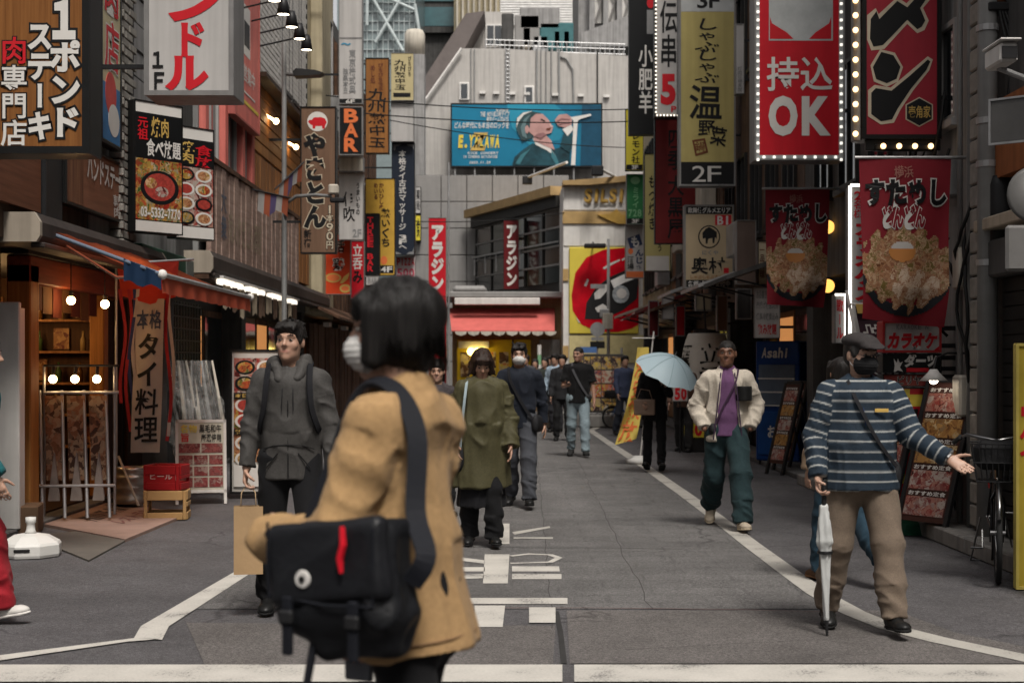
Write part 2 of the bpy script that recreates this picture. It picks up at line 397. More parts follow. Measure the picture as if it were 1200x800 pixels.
marks = [[(556, 709), (592, 709), (589, 734), (557, 734)], [(520, 700), (665, 700), (665, 707), (520, 707)], [(620, 711), (651, 711), (651, 729), (620, 729)], [(516, 722), (557, 722), (557, 727), (516, 727)],
         [(568, 649), (597, 649), (595, 683), (566, 683)], [(600, 663), (655, 663), (656, 669), (600, 669)], [(600, 672), (658, 672), (658, 678), (600, 678)], [(536, 652), (568, 656), (568, 660), (536, 656)], [(536, 664), (568, 664), (568, 669), (536, 669)], [(536, 673), (567, 672), (567, 677), (536, 678)],
         [(577, 613), (597, 613), (597, 637), (575, 637)]]
for q in marks: sheet('lane_marking', [G(*p) for p in q], .0, m_paint, road)
for q in ([(600, 623), (644, 616), (645, 618), (603, 626)], [(602, 629), (648, 629), (648, 631), (602, 631)]):
    sheet('lane_marking', [G(*p) for p in q], .0, m_paint_old, road)
ribbon('lane_marking', [G(*p) for p in ((598, 651), (620, 648.5), (645, 649.5), (655, 653), (645, 658), (598, 659.5))], .06, .0, m_paint, road)
sheet('lane_marking', [(-.26, 24), (-.12, 24), (-.12, 27), (-.26, 27)], .0, m_paint_old, road)
# kerbed step along the foot of the near shops by the pipes
m_conc = mat('concrete', (.23, .22, .205), .85, var=.25, streak=.3, bump=.3, bscale=40)
m_conc_d = mat('concrete_dark', (.12, .118, .115), .85, var=.25, streak=.35, bump=.3, bscale=40)
kerb = MB()
kb = struct(kerb.box(3.72, 4.3, 8.0, 18, -.008, .11, .015).build('pavement', m_conc))
for i in range(9):
    MB().box(3.6, 3.715, 8.0 + i * 1.11, 9.1 + i * 1.11, -.008, .125, .012).build('kerb_stone', m_conc, kb)
struct(MB().box(-8, -4.35, 9, 44, -.008, .05, .01).build('pavement', m_conc_d))
struct(MB().box(3.75, 4.3, 18.05, 44, -.008, .06, .01).build('pavement', m_conc_d))

# ------------------------------------------------------------------ building kit
m_glass = glassmat('window_glass')
m_frame_g = mat('window_frame_grey', (.35, .34, .33), .5, var=.12)
m_frame_d = mat('window_frame_dark', (.022, .021, .02), .45)
m_steel = mat('galvanised_steel', (.42, .42, .42), .45, metal=.6, var=.2, streak=.2)
m_black = mat('black_metal', (.018, .018, .019), .45)
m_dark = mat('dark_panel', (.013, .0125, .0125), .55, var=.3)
m_rust = mat('rusty_brown', (.095, .05, .03), .85, var=.45, streak=.6, bump=.3)
m_white = mat('white_enamel', (.64, .62, .59), .5, var=.08, streak=.15)
m_cream = mat('cream_paint', (.50, .46, .39), .6, var=.1, streak=.35)
m_pipe = mat('pipe_grey', (.25, .25, .245), .5, var=.15, streak=.3)
m_cable = mat('cable_black', (.012, .012, .012), .6)
def fac(side, u, z, out=0.):                         # a point on a facade: u runs along the street, out towards the road
    return (LX + out if side < 0 else RX - out, u, z)
def fbox(mb, side, u0, u1, z0, z1, o0, o1, b=0):
    if side < 0: return mb.box(LX + o0, LX + o1, u0, u1, z0, z1, b)
    return mb.box(RX - o1, RX - o0, u0, u1, z0, z1, b)
def fpart(parent, name, side, u0, u1, z0, z1, o0, o1, m, b=0): return fbox(MB(), side, u0, u1, z0, z1, o0, o1, b).build(name, m, parent)
def fwin(parent, side, u0, u1, z0, z1, fm=None, gm=None, cols=2, rows=1, sill=True):
    fm = fm or m_frame_g; gm = gm or m_glass
    t = .05; mb = MB()
    fbox(mb, side, u0, u1, z1 - t, z1, -.02, .05); fbox(mb, side, u0, u1, z0, z0 + t, -.02, .05)
    fbox(mb, side, u0, u0 + t, z0 + t, z1 - t, -.02, .05); fbox(mb, side, u1 - t, u1, z0 + t, z1 - t, -.02, .05)
    for i in range(1, cols): c = u0 + (u1 - u0) * i / cols; fbox(mb, side, c - .02, c + .02, z0 + t, z1 - t, -.02, .045)
    for i in range(1, rows): c = z0 + (z1 - z0) * i / rows; fbox(mb, side, u0 + t, u1 - t, c - .02, c + .02, -.02, .04)
    wn = mb.build('window', fm, parent)
    fpart(wn, 'pane', side, u0 + t, u1 - t, z0 + t, z1 - t, .002, .012, gm)
    if sill: fpart(wn, 'sill', side, u0 - .06, u1 + .06, z0 - .07, z0 - .002, 0, .1, fm)
    return wn
def building(name, label, side, y0, y1, h, m, zlow=0., depth=6., recess=0.):
    b = thing(name, label, 'building', ((LX if side < 0 else RX), (y0 + y1) / 2, 0))
    b['_off'] = 1
    mb = MB()
    fbox(mb, side, y0, y1, zlow, h, -depth, 0)
    w_ = mb.build('wall', m, None); par(w_, b)
    return b
def par(o, root):                                    # parent, keeping the world placement
    o.parent = root; o.matrix_parent_inverse = Matrix.LocRotScale(root.location, root.rotation_euler, None).inverted(); return o
def bfin(root, objs):
    for o in objs: par(o, root)
def bx(root, name, side, u0, u1, z0, z1, o0, o1, m, b=0): return par(fpart(None, name, side, u0, u1, z0, z1, o0, o1, m, b), root)
def bw(root, side, u0, u1, z0, z1, **k): return par(fwin(None, side, u0, u1, z0, z1, **k), root)
def bp(root, name, pts, r, m=None, n=7, smooth=True): return par(MB().path(pts, r, n).build(name, m or m_pipe, None, smooth), root)
def wire(pts, sag, n=12):
    a, b = Vector(pts[0]), Vector(pts[1]); return [a.lerp(b, i / n) - Vector((0, 0, sag * 4 * (i / n) * (1 - i / n))) for i in range(n + 1)]

m_bulb_s = glow('warm_bulb_soft', (1, .66, .32), 9)
# ------------------------------------------------------------------ LEFT ROW
m_wallbrown = mat('brown_render', (.10, .062, .042), .8, var=.3, streak=.4)
m_greywall = mat('grey_wall', (.27, .265, .26), .8, var=.14, streak=.35)
m_greydark = mat('grey_wall_dark', (.072, .070, .068), .8, var=.2, streak=.4)
m_beige = mat('beige_wall', (.40, .345, .235), .8, var=.1, streak=.25)
m_pink = mat('salmon_red_paint', (.62, .17, .14), .6, var=.1, streak=.2)
m_wood_w = woodmat('warm_wood', (.16, .065, .022), (.33, .15, .055))
m_wood_o = woodmat('orange_wood', (.20, .085, .022), (.42, .19, .055))
m_wood_d = woodmat('dark_wood', (.018, .010, .006), (.055, .03, .019))
m_wood_p = woodmat('faded_wood', (.20, .13, .108), (.40, .29, .24), axis='Y')
m_brick_w = mat('white_tile', (.52, .50, .47), .55, var=.14, scale=9)
m_brick_g = mat('grey_brick', (.25, .235, .21), .75, var=.25, scale=9)
m_mortar = mat('mortar', (.085, .08, .075), .9)

# 1: steak shop building at the corner
b1 = building('shop_building', 'brown rendered corner building carrying the steak signs and cream awning', -1, 9.0, 14.05, 10.5, m_wallbrown, zlow=2.55)
bx(b1, 'pillar', -1, 9.0, 9.5, -.008, 2.55, -1, 0, m_wallbrown)
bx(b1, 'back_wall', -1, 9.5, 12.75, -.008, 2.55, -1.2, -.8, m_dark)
bx(b1, 'fascia_board', -1, 10.6, 12.5, 2.83, 3.36, .003, .06, woodmat('fascia_wood', (.10, .04, .022), (.19, .08, .045), axis='Y'))
bx(b1, 'trim', -1, 12.55, 13.0, 2.75, 3.6, .003, .09, m_black)
for k in range(3): bw(b1, -1, 9.6 + k * 1.4, 10.6 + k * 1.4, 5.0, 6.4); bw(b1, -1, 9.6 + k * 1.4, 10.6 + k * 1.4, 7.8, 9.2)
# 2: brick pier and grey cladding
b2 = building('shop_building', 'narrow grey clad building with brick pier above the Thai restaurant', -1, 14.1, 17.75, 12.5, m_greywall, zlow=2.55)
pier = bx(b2, 'brick_pier', -1, 14.85, 15.42, 2.6, 9.0, .002, .1, m_mortar)
bm_ = MB().box(-.028, .028, -.13, .13, -.038, .038, .006).mesh('brick'); bm_.materials.append(m_brick_g)
bm_h = MB().box(-.028, .028, -.06, .06, -.038, .038, .006).mesh('brick'); bm_h.materials.append(m_brick_g)
bm_e = MB().box(-.13, .13, -.028, .028, -.038, .038, .006).mesh('brick'); bm_e.materials.append(m_brick_g)
for r_ in range(52):
    z = 2.68 + r_ * .092
    if z > 7.4: break
    for k in range(3):
        u = 14.85 + .14 + k * .29 - (.145 if r_ % 2 else 0)
        if u < 14.9 or u > 15.36: continue
        o = link('brick', bm_, None, pier, (LX + .1 + rnd.uniform(0, .006), u, z))
    o = link('brick', bm_h, None, pier, (LX + .1 + rnd.uniform(0, .006), 14.92 if r_ % 2 == 1 else 15.36, z))
    o = link('brick', bm_e if 1 else 0, None, pier, (LX + .02 if r_ % 2 else LX - .01, 14.852, z))
for o in pier.children: o.matrix_parent_inverse = Matrix()
for k in range(14): bx(b2, 'louvre_slat', -1, 15.5, 17.0, 4.1 + k * .3, 4.37 + k * .3, .002, .03 + .012 * (k % 2), m_greywall)
bx(b2, 'wall_band', -1, 15.45, 17.7, 3.85, 4.05, .002, .08, m_greydark)
# 3: salmon pilasters
b3 = building('shop_building', 'grey building with salmon red pilasters and tall narrow windows', -1, 17.8, 22.55, 11.5, m_greydark, zlow=2.55)
for u in (18.9, 20.2, 21.5, 22.3): bx(b3, 'pilaster', -1, u, u + .22, 3.5, 11.4, .002, .13, m_pink, .01)
for u0, u1 in ((19.15, 20.15), (20.45, 21.45), (21.75, 22.25)):
    for z in (3.7, 6.5, 9.0): bw(b3, -1, u0, u1, z, z + 2.2, cols=2 if u1 - u0 > .6 else 1)
for u in (18.75, 20.45, 21.74): bx(b3, 'downpipe', -1, u - .05, u + .02, 3.0, 11.3, .003, .07, m_pipe)
# 4: white tile above, timber below
b4 = building('shop_building', 'white glazed brick building with timber clad first floor and spot lamps', -1, 22.6, 28.9, 13.5, m_mortar, zlow=2.55)
par(fbox(MB(), -1, 22.62, 28.88, 3.1, 6.1, .003, .05).build('timber_wall', m_wood_w), b4)
for k in range(20): bx(b4, 'plank', -1, 22.64 + k * .312, 22.93 + k * .312, 3.1, 4.9, .052, .075 + .006 * (k % 3), m_wood_w, .004)
for k in range(6): bx(b4, 'plank', -1, 22.64, 28.85, 4.95 + k * .19, 5.12 + k * .19, .052, .08 + .008 * (k % 2), m_wood_o, .004)
tm = MB().box(-.02, .02, -.145, .145, -.044, .044, .005).mesh('tile_brick'); tm.materials.append(m_brick_w)
tw = bx(b4, 'tiled_wall', -1, 22.61, 28.89, 6.15, 11.2, .002, .03, m_mortar)
nb_ = 0
for r_ in range(34):
    z = 6.22 + r_ * .1
    for k in range(9):
        u = 22.78 + k * .31 + (.155 if r_ % 2 else 0)
        if u > 25.5 or nb_ >= 298: continue
        o = link('tile_brick', tm, None, tw, (LX + .03 + rnd.uniform(0, .004), u, z)); nb_ += 1
rest = MB()
for r_ in range(50):
    z = 6.22 + r_ * .1
    if z > 11.15: break
    for k in range(21):
        u = 22.78 + k * .31 + (.155 if r_ % 2 else 0)
        if u > 28.75 or (u <= 25.5 and r_ < 33): continue
        fbox(rest, -1, u - .145, u + .145, z - .044, z + .044, .03, .048)
ro = rest.build('tile_brickwork', m_brick_w, None, fix=False); par(ro, tw); ro['kind'] = 'stuff'
for o in tw.children:
    if o.name.startswith('tile_brick') and o is not ro: o.matrix_parent_inverse = Matrix()
for u in (25.7, 26.9, 28.0): bw(b4, -1, u, u + .85, 6.5, 10.8, fm=m_frame_d, rows=3, cols=1)
bx(b4, 'shelf_board', -1, 22.6, 28.9, 6.08, 6.15, 0, .3, m_wood_d)
for u, z in ((24.0, 5.6), (26.2, 5.5), (25.0, 4.3)): b_l = MB().sphere(fac(-1, u, z, .22), .05, 12, 8).tube(fac(-1, u, z, .22), fac(-1, u, z + .1, .05), .02).build('wall_bulb', m_bulb_s, None, True); par(b_l, b4)
# 5: beige column building
b5 = building('shop_building', 'beige pier building behind the yakiton sign', -1, 28.95, 33.4, 14, m_beige, zlow=2.55)
bx(b5, 'pier', -1, 29.6, 31.0, 2.6, 13.9, .002, .25, m_beige, .02)
bx(b5, 'service_box', -1, 31.2, 31.9, 6.6, 7.4, .002, .4, m_greywall, .02)
for z in (4.0, 7.6, 10.6): bw(b5, -1, 31.6, 33.0, z, z + 1.8)
# 6: rusty row
b6 = building('shop_building', 'rust streaked brown building behind the column of hanging signs', -1, 33.45, 43.9, 9.2, m_rust, zlow=2.55)
for k in range(16): bx(b6, 'corrugation', -1, 33.6 + k * .63, 34.0 + k * .63, 2.6, 9.1, .002, .06, m_rust)
for z in (4.0, 6.6): bw(b6, -1, 36, 37.6, z, z + 1.5); bw(b6, -1, 40, 41.6, z, z + 1.5)
# ground floors of the left row
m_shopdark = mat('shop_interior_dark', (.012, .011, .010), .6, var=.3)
for root, y0, y1 in ((b2, 16.6, 17.75), (b3, 17.8, 22.55), (b4, 22.6, 28.9), (b5, 28.95, 33.4), (b6, 33.45, 43.9)):
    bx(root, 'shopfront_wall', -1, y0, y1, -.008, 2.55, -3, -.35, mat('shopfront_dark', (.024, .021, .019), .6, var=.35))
    bx(root, 'pillar', -1, y1 - .35, y1, .05, 2.55, -.345, -.02, m_greydark)
    n = max(1, int((y1 - y0 - .4) / 1.1))
    for k in range(n):
        a = y0 + .06 + k * (y1 - y0 - .45) / n; e = a + (y1 - y0 - .45) / n - .06
        fr = bx(root, 'shop_door', -1, a, e, .06, 2.3, -.345, -.30, [m_wood_d, m_frame_d, m_rust][k % 3], .006)
        par(fpart(None, 'pane', -1, a + .09, e - .09, .9, 2.2, -.298, -.29, glow('lit_pane', (1, .42, .13), .22) if (k + int(y0)) % 3 == 0 else m_glass), fr)
# grid window beside the Thai banner
gw = bx(b3, 'grid_window', -1, 18.3, 20.4, .7, 2.35, -.29, -.27, mat('greenish_glass', (.03, .045, .035), .25, spec=.6))
gb = MB()
for k in range(13): fbox(gb, -1, 18.3 + k * .17, 18.315 + k * .17, .7, 2.35, -.268, -.255)
for k in range(11): fbox(gb, -1, 18.3, 20.4, .7 + k * .16, .715 + k * .16, -.2685, -.2555)
par(gb.build('muntin_grid', m_frame_d, None), gw)
# the lit Thai restaurant: an open room
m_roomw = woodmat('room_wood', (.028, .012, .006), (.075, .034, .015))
th = thing('restaurant_front', 'warm lit wooden restaurant front with orange timber post and hanging bulbs', 'shopfront', (LX - .3, 14.5, 0))
def tb(name, x0, x1, y0, y1, z0, z1, m, b=0): return par(MB().box(x0, x1, y0, y1, z0, z1, b).build(name, m, None), th)
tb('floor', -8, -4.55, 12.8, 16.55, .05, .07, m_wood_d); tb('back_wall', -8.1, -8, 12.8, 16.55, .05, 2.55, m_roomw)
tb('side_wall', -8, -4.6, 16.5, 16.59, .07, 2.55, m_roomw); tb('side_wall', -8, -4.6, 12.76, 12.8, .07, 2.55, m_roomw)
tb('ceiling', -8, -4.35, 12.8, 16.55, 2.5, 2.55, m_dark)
tb('post', -4.62, -4.40, 13.0, 13.24, .05, 2.42, m_wood_o, .012); tb('post', -4.62, -4.46, 15.55, 15.72, .05, 2.42, m_wood_o, .012)
tb('lintel', -4.62, -4.4, 13.0, 16.55, 2.25, 2.5, woodmat('red_wood', (.12, .025, .012), (.24, .055, .025), axis='Y'), .01)
tb('door_leaf', -4.66, -4.62, 15.75, 16.5, .08, 2.24, m_wood_d, .005)
for k in range(3): tb('shelf', -8.0, -7.7, 13, 16.4, .8 + .5 * k, .83 + .5 * k, m_wood_w)
br_ = random.Random(3)
for k in range(26):
    y = 13.1 + br_.random() * 3.2; z = .83 + .5 * (k % 3)
    par(MB().lathe([(.0, 0), (.04, 0), (.042, .15), (.018, .2), (.016, .28), (0, .281)], (-7.85, y, z), 8).build('bottle', mat('bottle%d' % (k % 3), [(.05, .09, .03), (.12, .05, .01), (.3, .2, .08)][k % 3], .2), None, True), th)
for r_ in range(5):
    tb('shelf', -7.2, -4.75, 16.25, 16.495, .55 + r_ * .36, .575 + r_ * .36, m_wood_w)
    for c_ in range(9):
        x = -7.0 + c_ * .255
        if (r_ * 5 + c_ * 3) % 4 == 0: tb('picture', x - .09, x + .09, 16.46, 16.49, .6 + r_ * .36, .84 + r_ * .36, foodmat('wall_photo', [(.05, .02, .01), (.2, .08, .03), (.35, .2, .08), (.12, .03, .02)], 8, seed=3))
        else: par(MB().lathe([(.0, 0), (.035, 0), (.037, .13), (.015, .17), (.014, .23), (0, .231)], (x + br_.uniform(-.04, .04), 16.36, .576 + r_ * .36), 8).build('bottle', MC['bottle%d' % ((r_ + c_) % 3)], None, True), th)
for c_ in range(7): tb('noren_strip', -4.52, -4.50, 13.35 + c_ * .30, 13.62 + c_ * .30, 2.02 - .03 * (c_ % 3), 2.25, mat('noren_brown%d' % (c_ % 2), [(.09, .02, .012), (.13, .06, .025)][c_ % 2], .85))
tb('counter', -6.6, -6.2, 13.3, 16.2, .07, 1.05, m_wood_w, .02)
m_bulb = glow('warm_bulb', (1, .62, .25), 26)
m_bulb_s = glow('warm_bulb_soft', (1, .66, .32), 9)
def bulb(root, p, r, m, cord=None):
    b = par(MB().sphere(p, r, 12, 8).build('bulb', m, None, True), root)
    if cord: q = MB().tube(p, (p[0], p[1], cord), .006, n=6).tube((p[0], p[1], p[2] + r * .8), (p[0], p[1], p[2] + r * 2.2), r * .5, n=8).build('cord', m_black, None); par(q, b)
    return b
for p in ((-4.34, 14.0, 2.13), (-4.05, 14.15, 2.10), (-5.8, 14.3, 2.1), (-6.2, 15.6, 2.1), (-5.4, 15.9, 2.12)): bulb(th, p, .042, m_bulb, 2.5)
for y in (14.0, 14.75, 15.3): par(MB().lathe([(.03, .12), (.1, .02), (.13, 0), (.12, 0), (.03, .1)], (-4.78, y, 2.1), 14).build('lamp_shade', mat('brass', (.3, .16, .05), .35, metal=.7), None, True), th)
pl = bpy.data.lights.new('restaurant_light', 'POINT'); pl.energy = 18; pl.color = (1, .55, .22); pl.shadow_soft_size = .2
plo = bpy.data.objects.new('restaurant_light', pl); col.objects.link(plo); plo.location = (-5.6, 14.8, 2.0)
# white panel at the corner of the restaurant
t_ = tag(MB().box(-5.2, -4.33, 12.5, 12.56, .05, 2.05, .01).box(-5.2, -5.14, 12.56, 12.7, .05, 2.0).box(-4.41, -4.35, 12.56, 12.7, .05, 2.0).build('notice_stand', m_white), 'tall plain white panel standing beside the orange timber post', 'panel')

# ------------------------------------------------------------------ RIGHT ROW
r1 = building('shop_building', 'dark grey rendered building with meter boxes beside the parked bicycle', 1, 8.2, 11.75, 11, m_greydark)
bx(r1, 'fascia_board', 1, 10.0, 11.7, 3.0, 3.62, .003, .1, mat('orange_brown_paint', (.30, .10, .035), .6, streak=.3))
bx(r1, 'shelf_awning', 1, 9.6, 11.72, 2.58, 2.68, .003, .2, mat('cream_metal', (.42, .36, .28), .5, streak=.3), .01)
bx(r1, 'shutter_box', 1, 9.6, 11.7, 2.2, 2.5, .003, .16, m_greydark, .02)
bx(r1, 'shutter', 1, 9.3, 11.5, .12, 2.2, .003, .03, m_dark)
for k in range(18): bx(r1, 'shutter_slat', 1, 9.35, 11.45, .16 + k * .113, .26 + k * .113, .031, .05, m_dark)
pc = bx(r1, 'block_column', 1, 11.76, 11.98, .12, 9.0, .002, .12, m_mortar)
bk = MB().box(-.05, .05, -.105, .105, -.088, .088, .012).mesh('block'); bk.materials.append(m_brick_g)
for r_ in range(40):
    o = link('block', bk, None, pc, (RX - .1, 11.87, .24 + r_ * .19))
for o in pc.children: o.matrix_parent_inverse = Matrix()
r2 = building('shop_building', 'pale grey wall full of pipes and cables behind the hanging banner', 1, 12.0, 14.4, 12, m_greywall)
r3 = building('shop_building', 'dark fronted building behind the big red ramen sign', 1, 14.45, 19.4, 12.5, m_greydark, zlow=2.6)
r4 = building('shop_building', 'brown building behind the bring your own food sign', 1, 19.45, 26.6, 14, m_wallbrown, zlow=2.6)
r5 = building('shop_building', 'grey weathered building behind the yellow hot pot sign', 1, 26.65, 35.5, 14, m_greydark, zlow=2.6)
r6 = building('shop_building', 'beige narrow building beside the lips poster', 1, 35.55, 43.5, 9, m_beige, zlow=2.6)
for root, y0, y1 in ((r3, 14.45, 19.4), (r4, 19.45, 26.6), (r5, 26.65, 35.5), (r6, 35.55, 43.5)):
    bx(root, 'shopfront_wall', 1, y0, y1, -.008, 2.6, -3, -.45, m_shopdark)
    bx(root, 'pillar', 1, y1 - .4, y1, .06, 2.6, -.445, -.02, m_greydark)
    n = max(1, int((y1 - y0 - .5) / 1.3))
    for k in range(n):
        a = y0 + .06 + k * (y1 - y0 - .5) / n; e = a + (y1 - y0 - .5) / n - .08
        fr = bx(root, 'shop_door', 1, a, e, .06, 2.35, -.445, -.40, [m_frame_d, m_wood_d, m_wood_w][k % 3], .006)
        par(fpart(None, 'pane', 1, a + .09, e - .09, .8, 2.25, -.398, -.39, glow('lit_pane', (1, .42, .13), .22) if (k + int(y0)) % 4 == 1 else m_glass), fr)  # warm glow added to a few panes, no lamp stands behind them
    for z in (3.6, 6.4, 9.2):
        for k in range(n): bw(root, 1, y0 + .5 + k * 1.4, y0 + 1.4 + k * 1.4, z, z + 1.5, fm=m_frame_d)
for k in range(9): bx(r5, 'cladding_panel', 1, 26.7 + k * .95, 27.6 + k * .95, 2.7, 5.2, .003, .04 + .02 * (k % 2), [m_rust, m_greydark, m_wood_w][k % 3], .01)
# awnings and clutter above the shops further down on that side
for i, (y, z, m) in enumerate(((21, 2.75, m_greydark), (24, 2.8, m_steel), (28, 2.9, m_steel), (31, 2.7, m_rust), (33.5, 2.8, mat('maroon_canvas', (.12, .02, .02), .8)), (37, 2.75, mat('maroon_canvas', (.12, .02, .02), .8)), (40.5, 2.9, m_cream))):
    root = (r4, r4, r5, r5, r5, r6, r6)[i]
    par(MB().prism([(RX + .0, z + .35), (RX - 1.0, z), (RX - 1.0, z - .06), (RX, z + .27)], y - 1.1, y + 1.3).build('awning', m, None), root)
    for q in (-.9, 1.1): par(MB().tube((RX - .95, y + q, z - .02), (RX, y + q, z - .25), .015, n=6).build('awning_stay', m_black, None), root)
for i in range(5):                                    # AC units, boxes on brackets
    y = 23.4 + i * 4.05; z = 3.3 + (i * 37 % 10) * .18
    root = r4 if y < 26.4 else (r5 if y < 35 else r6)
    u = bx(root, 'air_conditioner', 1, y, y + .8, z, z + .55, .05, .36, m_cream if i % 3 else m_steel, .02)
# pipes on the pale wall and pier
for y, r in ((12.15, .04), (12.45, .025), (13.3, .05), (13.9, .03)):
    bp(r2, 'pipe', [fac(1, y, .12, .08), fac(1, y, 11, .08)], r)
for k, (y, z, m) in enumerate(((12.3, 1.05, m_cream), (12.3, .55, m_cream), (12.3, 2.15, m_cream), (12.8, 3.0, m_pipe), (13.5, 4.6, m_pipe), (13.0, 5.3, m_cream))):
    bx(r2, 'meter_box', 1, y - .09, y + .12, z, z + .36, .002, .16, m, .02)
cr = random.Random(5)
for k in range(14):
    y0 = 12.1 + cr.random() * 2.1; y1 = y0 + cr.uniform(-.5, .5); za = cr.uniform(2.2, 4.5); zb = za - cr.uniform(.4, 1.8); y1 = max(12.05, min(14.3, y1))
    pts = [fac(1, y0 + (y1 - y0) * t + .1 * math.sin(t * 7 + k), za + (zb - za) * t, .06 + .1 * math.sin(t * 3.1) + .02 * cr.random()) for t in [i / 10 for i in range(11)]]
    bp(r2, 'cable', pts, .009 + .008 * cr.random(), m_cable, 6)
bw(r2, 1, 12.7, 13.2, 3.7, 4.6, cols=1); bw(r2, 1, 13.5, 14.2, 5.5, 7)
# utility pole between the buildings, with fittings
up = thing('utility_pole', 'grey utility pole standing against the pale piped wall', 'utility pole', (3.86, 11.55, 0))
MB().lathe([(.0, .1), (.085, .1), (.07, 9), (0, 9)], (0, 0, 0), 14).build('pole', m_pipe, up, True)
for z in (2.3, 3.1, 3.45, 4.2): MB().lathe([(.079, z), (.09, z), (.09, z + .05), (.079, z + .05)], (0, 0, 0), 14).build('strap', m_steel, up)
MB().lathe([(.0, 2.45), (.1, 2.45), (.11, 2.5), (.11, 2.95), (.09, 3.02), (0, 3.02)], (.1, -.05, 0), 14).build('junction_box', m_black, up, True)
MB().box(-.02, .45, -.1, .1, 4.35, 4.42, .01).build('cross_arm', m_black, up)
for k in range(3): MB().lathe([(.0, 0), (.05, 0), (.03, .05), (.05, .1), (.03, .15), (0, .18)], (.1 + k * .13, -.02, 4.425), 10).build('insulator', mat('brown_porcelain', (.1, .04, .02), .2), up, True)
for k in range(4): MB().path([(.06 + .02 * k, -.08, 4.4), (.16 + .05 * k, -.1, 3.9), (.08, -.1, 3.2), (.2 + .04 * k, -.1, 2.4), (.42, .1, 1.9 - .2 * k)], .012, 6).build('cable', m_cable, up, True)
par_ = up

# ------------------------------------------------------------------ FAR END
def poly_px(pts, d): return [(PX(x, d), PZ(y, d)) for x, y in pts]
m_slab = mat('grey_slab', (.44, .42, .395), .85, var=.06, streak=.22)
m_slab_roof = mat('slate_roof', (.14, .12, .113), .7, var=.12)
m_panel = mat('cladding_grey', (.235, .228, .22), .55, var=.08, streak=.1)
D = 62
gb_ = thing('gable_building', 'big windowless grey building with steep slate roof and rooftop railing', 'building', (0, D, 0))
def gp(name, mb, m, parent=None, smooth=False): o = mb.build(name, m, None, smooth); par(o, gb_) if parent is None else par(o, parent); return o
gp('wall', MB().prism(poly_px([(486, 445), (486, 136), (541, 57), (586, 57), (738, 66), (790, 66), (790, 445)], D), D, D + 12), m_slab)
gp('roof', MB().prism(poly_px([(483, 113), (546, 16), (568, 13), (546, 54), (486, 139), (483, 139)], D + .5), D + .5, D + 7), m_slab_roof)
gp('gable_wall', MB().prism(poly_px([(549, 62), (569, 14), (600, 14), (600, 62)], D + 3), D + 3, D + 9), m_slab)
for k in range(23):                                   # cladding seams of the wall
    x = 505 + k * 10.2
    top = 57 if x > 541 else 57 + (541 - x) * 79 / 55
    gp('wall_seam', MB().box(PX(x, D), PX(x, D) + .02, D - .014, D - .002, 3, PZ(top + 3, D)), m_slab)
for x, y in ((538, 97), (614, 101)):
    wn = gp('window', MB().box(PX(x, D), PX(x + 12, D), D - .09, D - .002, PZ(y + 21, D), PZ(y, D), .03), m_white)
    gp('pane', MB().box(PX(x + 2.2, D), PX(x + 9.8, D), D - .1, D - .092, PZ(y + 19, D), PZ(y + 2, D)), m_glass, wn)
wn = gp('window', MB().box(PX(569, D + 3), PX(590, D + 3), D + 2.9, D + 2.995, PZ(56, D + 3), PZ(29, D + 3)), m_white)
for k in range(2): gp('pane', MB().box(PX(571 + k * 9, D + 3), PX(578.5 + k * 9, D + 3), D + 2.88, D + 2.898, PZ(54, D + 3), PZ(31, D + 3)), m_glass, wn)
rl_ = MB()                                             # rooftop railing
for k in range(30): x = PX(569 + k * 5.6, D); rl_.tube((x, D + .1, PZ(61 + k * .2, D)), (x, D + .1, PZ(46 + k * .2, D)), .025, n=5)
for q in (0, 6, 12): rl_.tube((PX(569, D), D + .1, PZ(46 + q, D)), (PX(733, D), D + .1, PZ(51.5 + q, D)), .022, n=5)
gp('railing', rl_, m_steel)
for x0, x1, y0, y1, m in ((603, 632, 24, 46, m_panel), (632, 671, 33, 50, mat('teal_box', (.05, .14, .15), .6)), (612, 622, 38, 48, m_cream), (624, 642, 48, 57, m_steel), (648, 656, 42, 48, m_white), (659, 667, 42, 48, m_white), (588, 602, 22, 40, m_greydark), (609, 655, 15, 26, m_greywall)):
    gp('rooftop_unit', MB().box(PX(x0, D + 2), PX(x1, D + 2), D + 1, D + 3, PZ(y1 + 14, D + 2), PZ(y0, D + 2), .05), m)
for x in (552, 556, 594, 629, 634, 640, 646, 655):
    gp('conduit', MB().tube((PX(x, D), D - .06, PZ(122, D)), (PX(x, D), D - .06, PZ(58, D)), .05 if x % 2 else .03, n=6), m_pipe)
gp('conduit', MB().path([(PX(654, D), D - .06, PZ(66, D)), (PX(664, D), D - .06, PZ(70, D)), (PX(671, D), D - .06, PZ(82, D)), (PX(672, D), D - .06, PZ(122, D))], .04, 6), m_pipe)
gp('conduit', MB().path([(PX(700, D), D - .06, PZ(60, D)), (PX(700, D), D - .06, PZ(122, D))], .03, 6), m_cable)
ld = MB()
for s in (593, 597): ld.tube((PX(s, D), D - .12, PZ(122, D)), (PX(s, D), D - .12, PZ(57, D)), .025, n=5)
for k in range(14): z = PZ(120 - k * 4.7, D); ld.tube((PX(593, D), D - .12, z), (PX(597, D), D - .12, z), .018, n=5)
gp('ladder', ld, m_steel)
for x in (562, 578, 597, 614, 647, 677, 707): gp('vent_cap', MB().box(PX(x, D), PX(x + 7, D), D - .15, D - .002, PZ(110.5 + (x - 562) * .03, D), PZ(107.5 + (x - 562) * .03, D)), m_white)
gp('sloped_gutter', MB().path([P(486, 135, D - .2), P(541, 57, D - .2)], .07, 6), m_white)
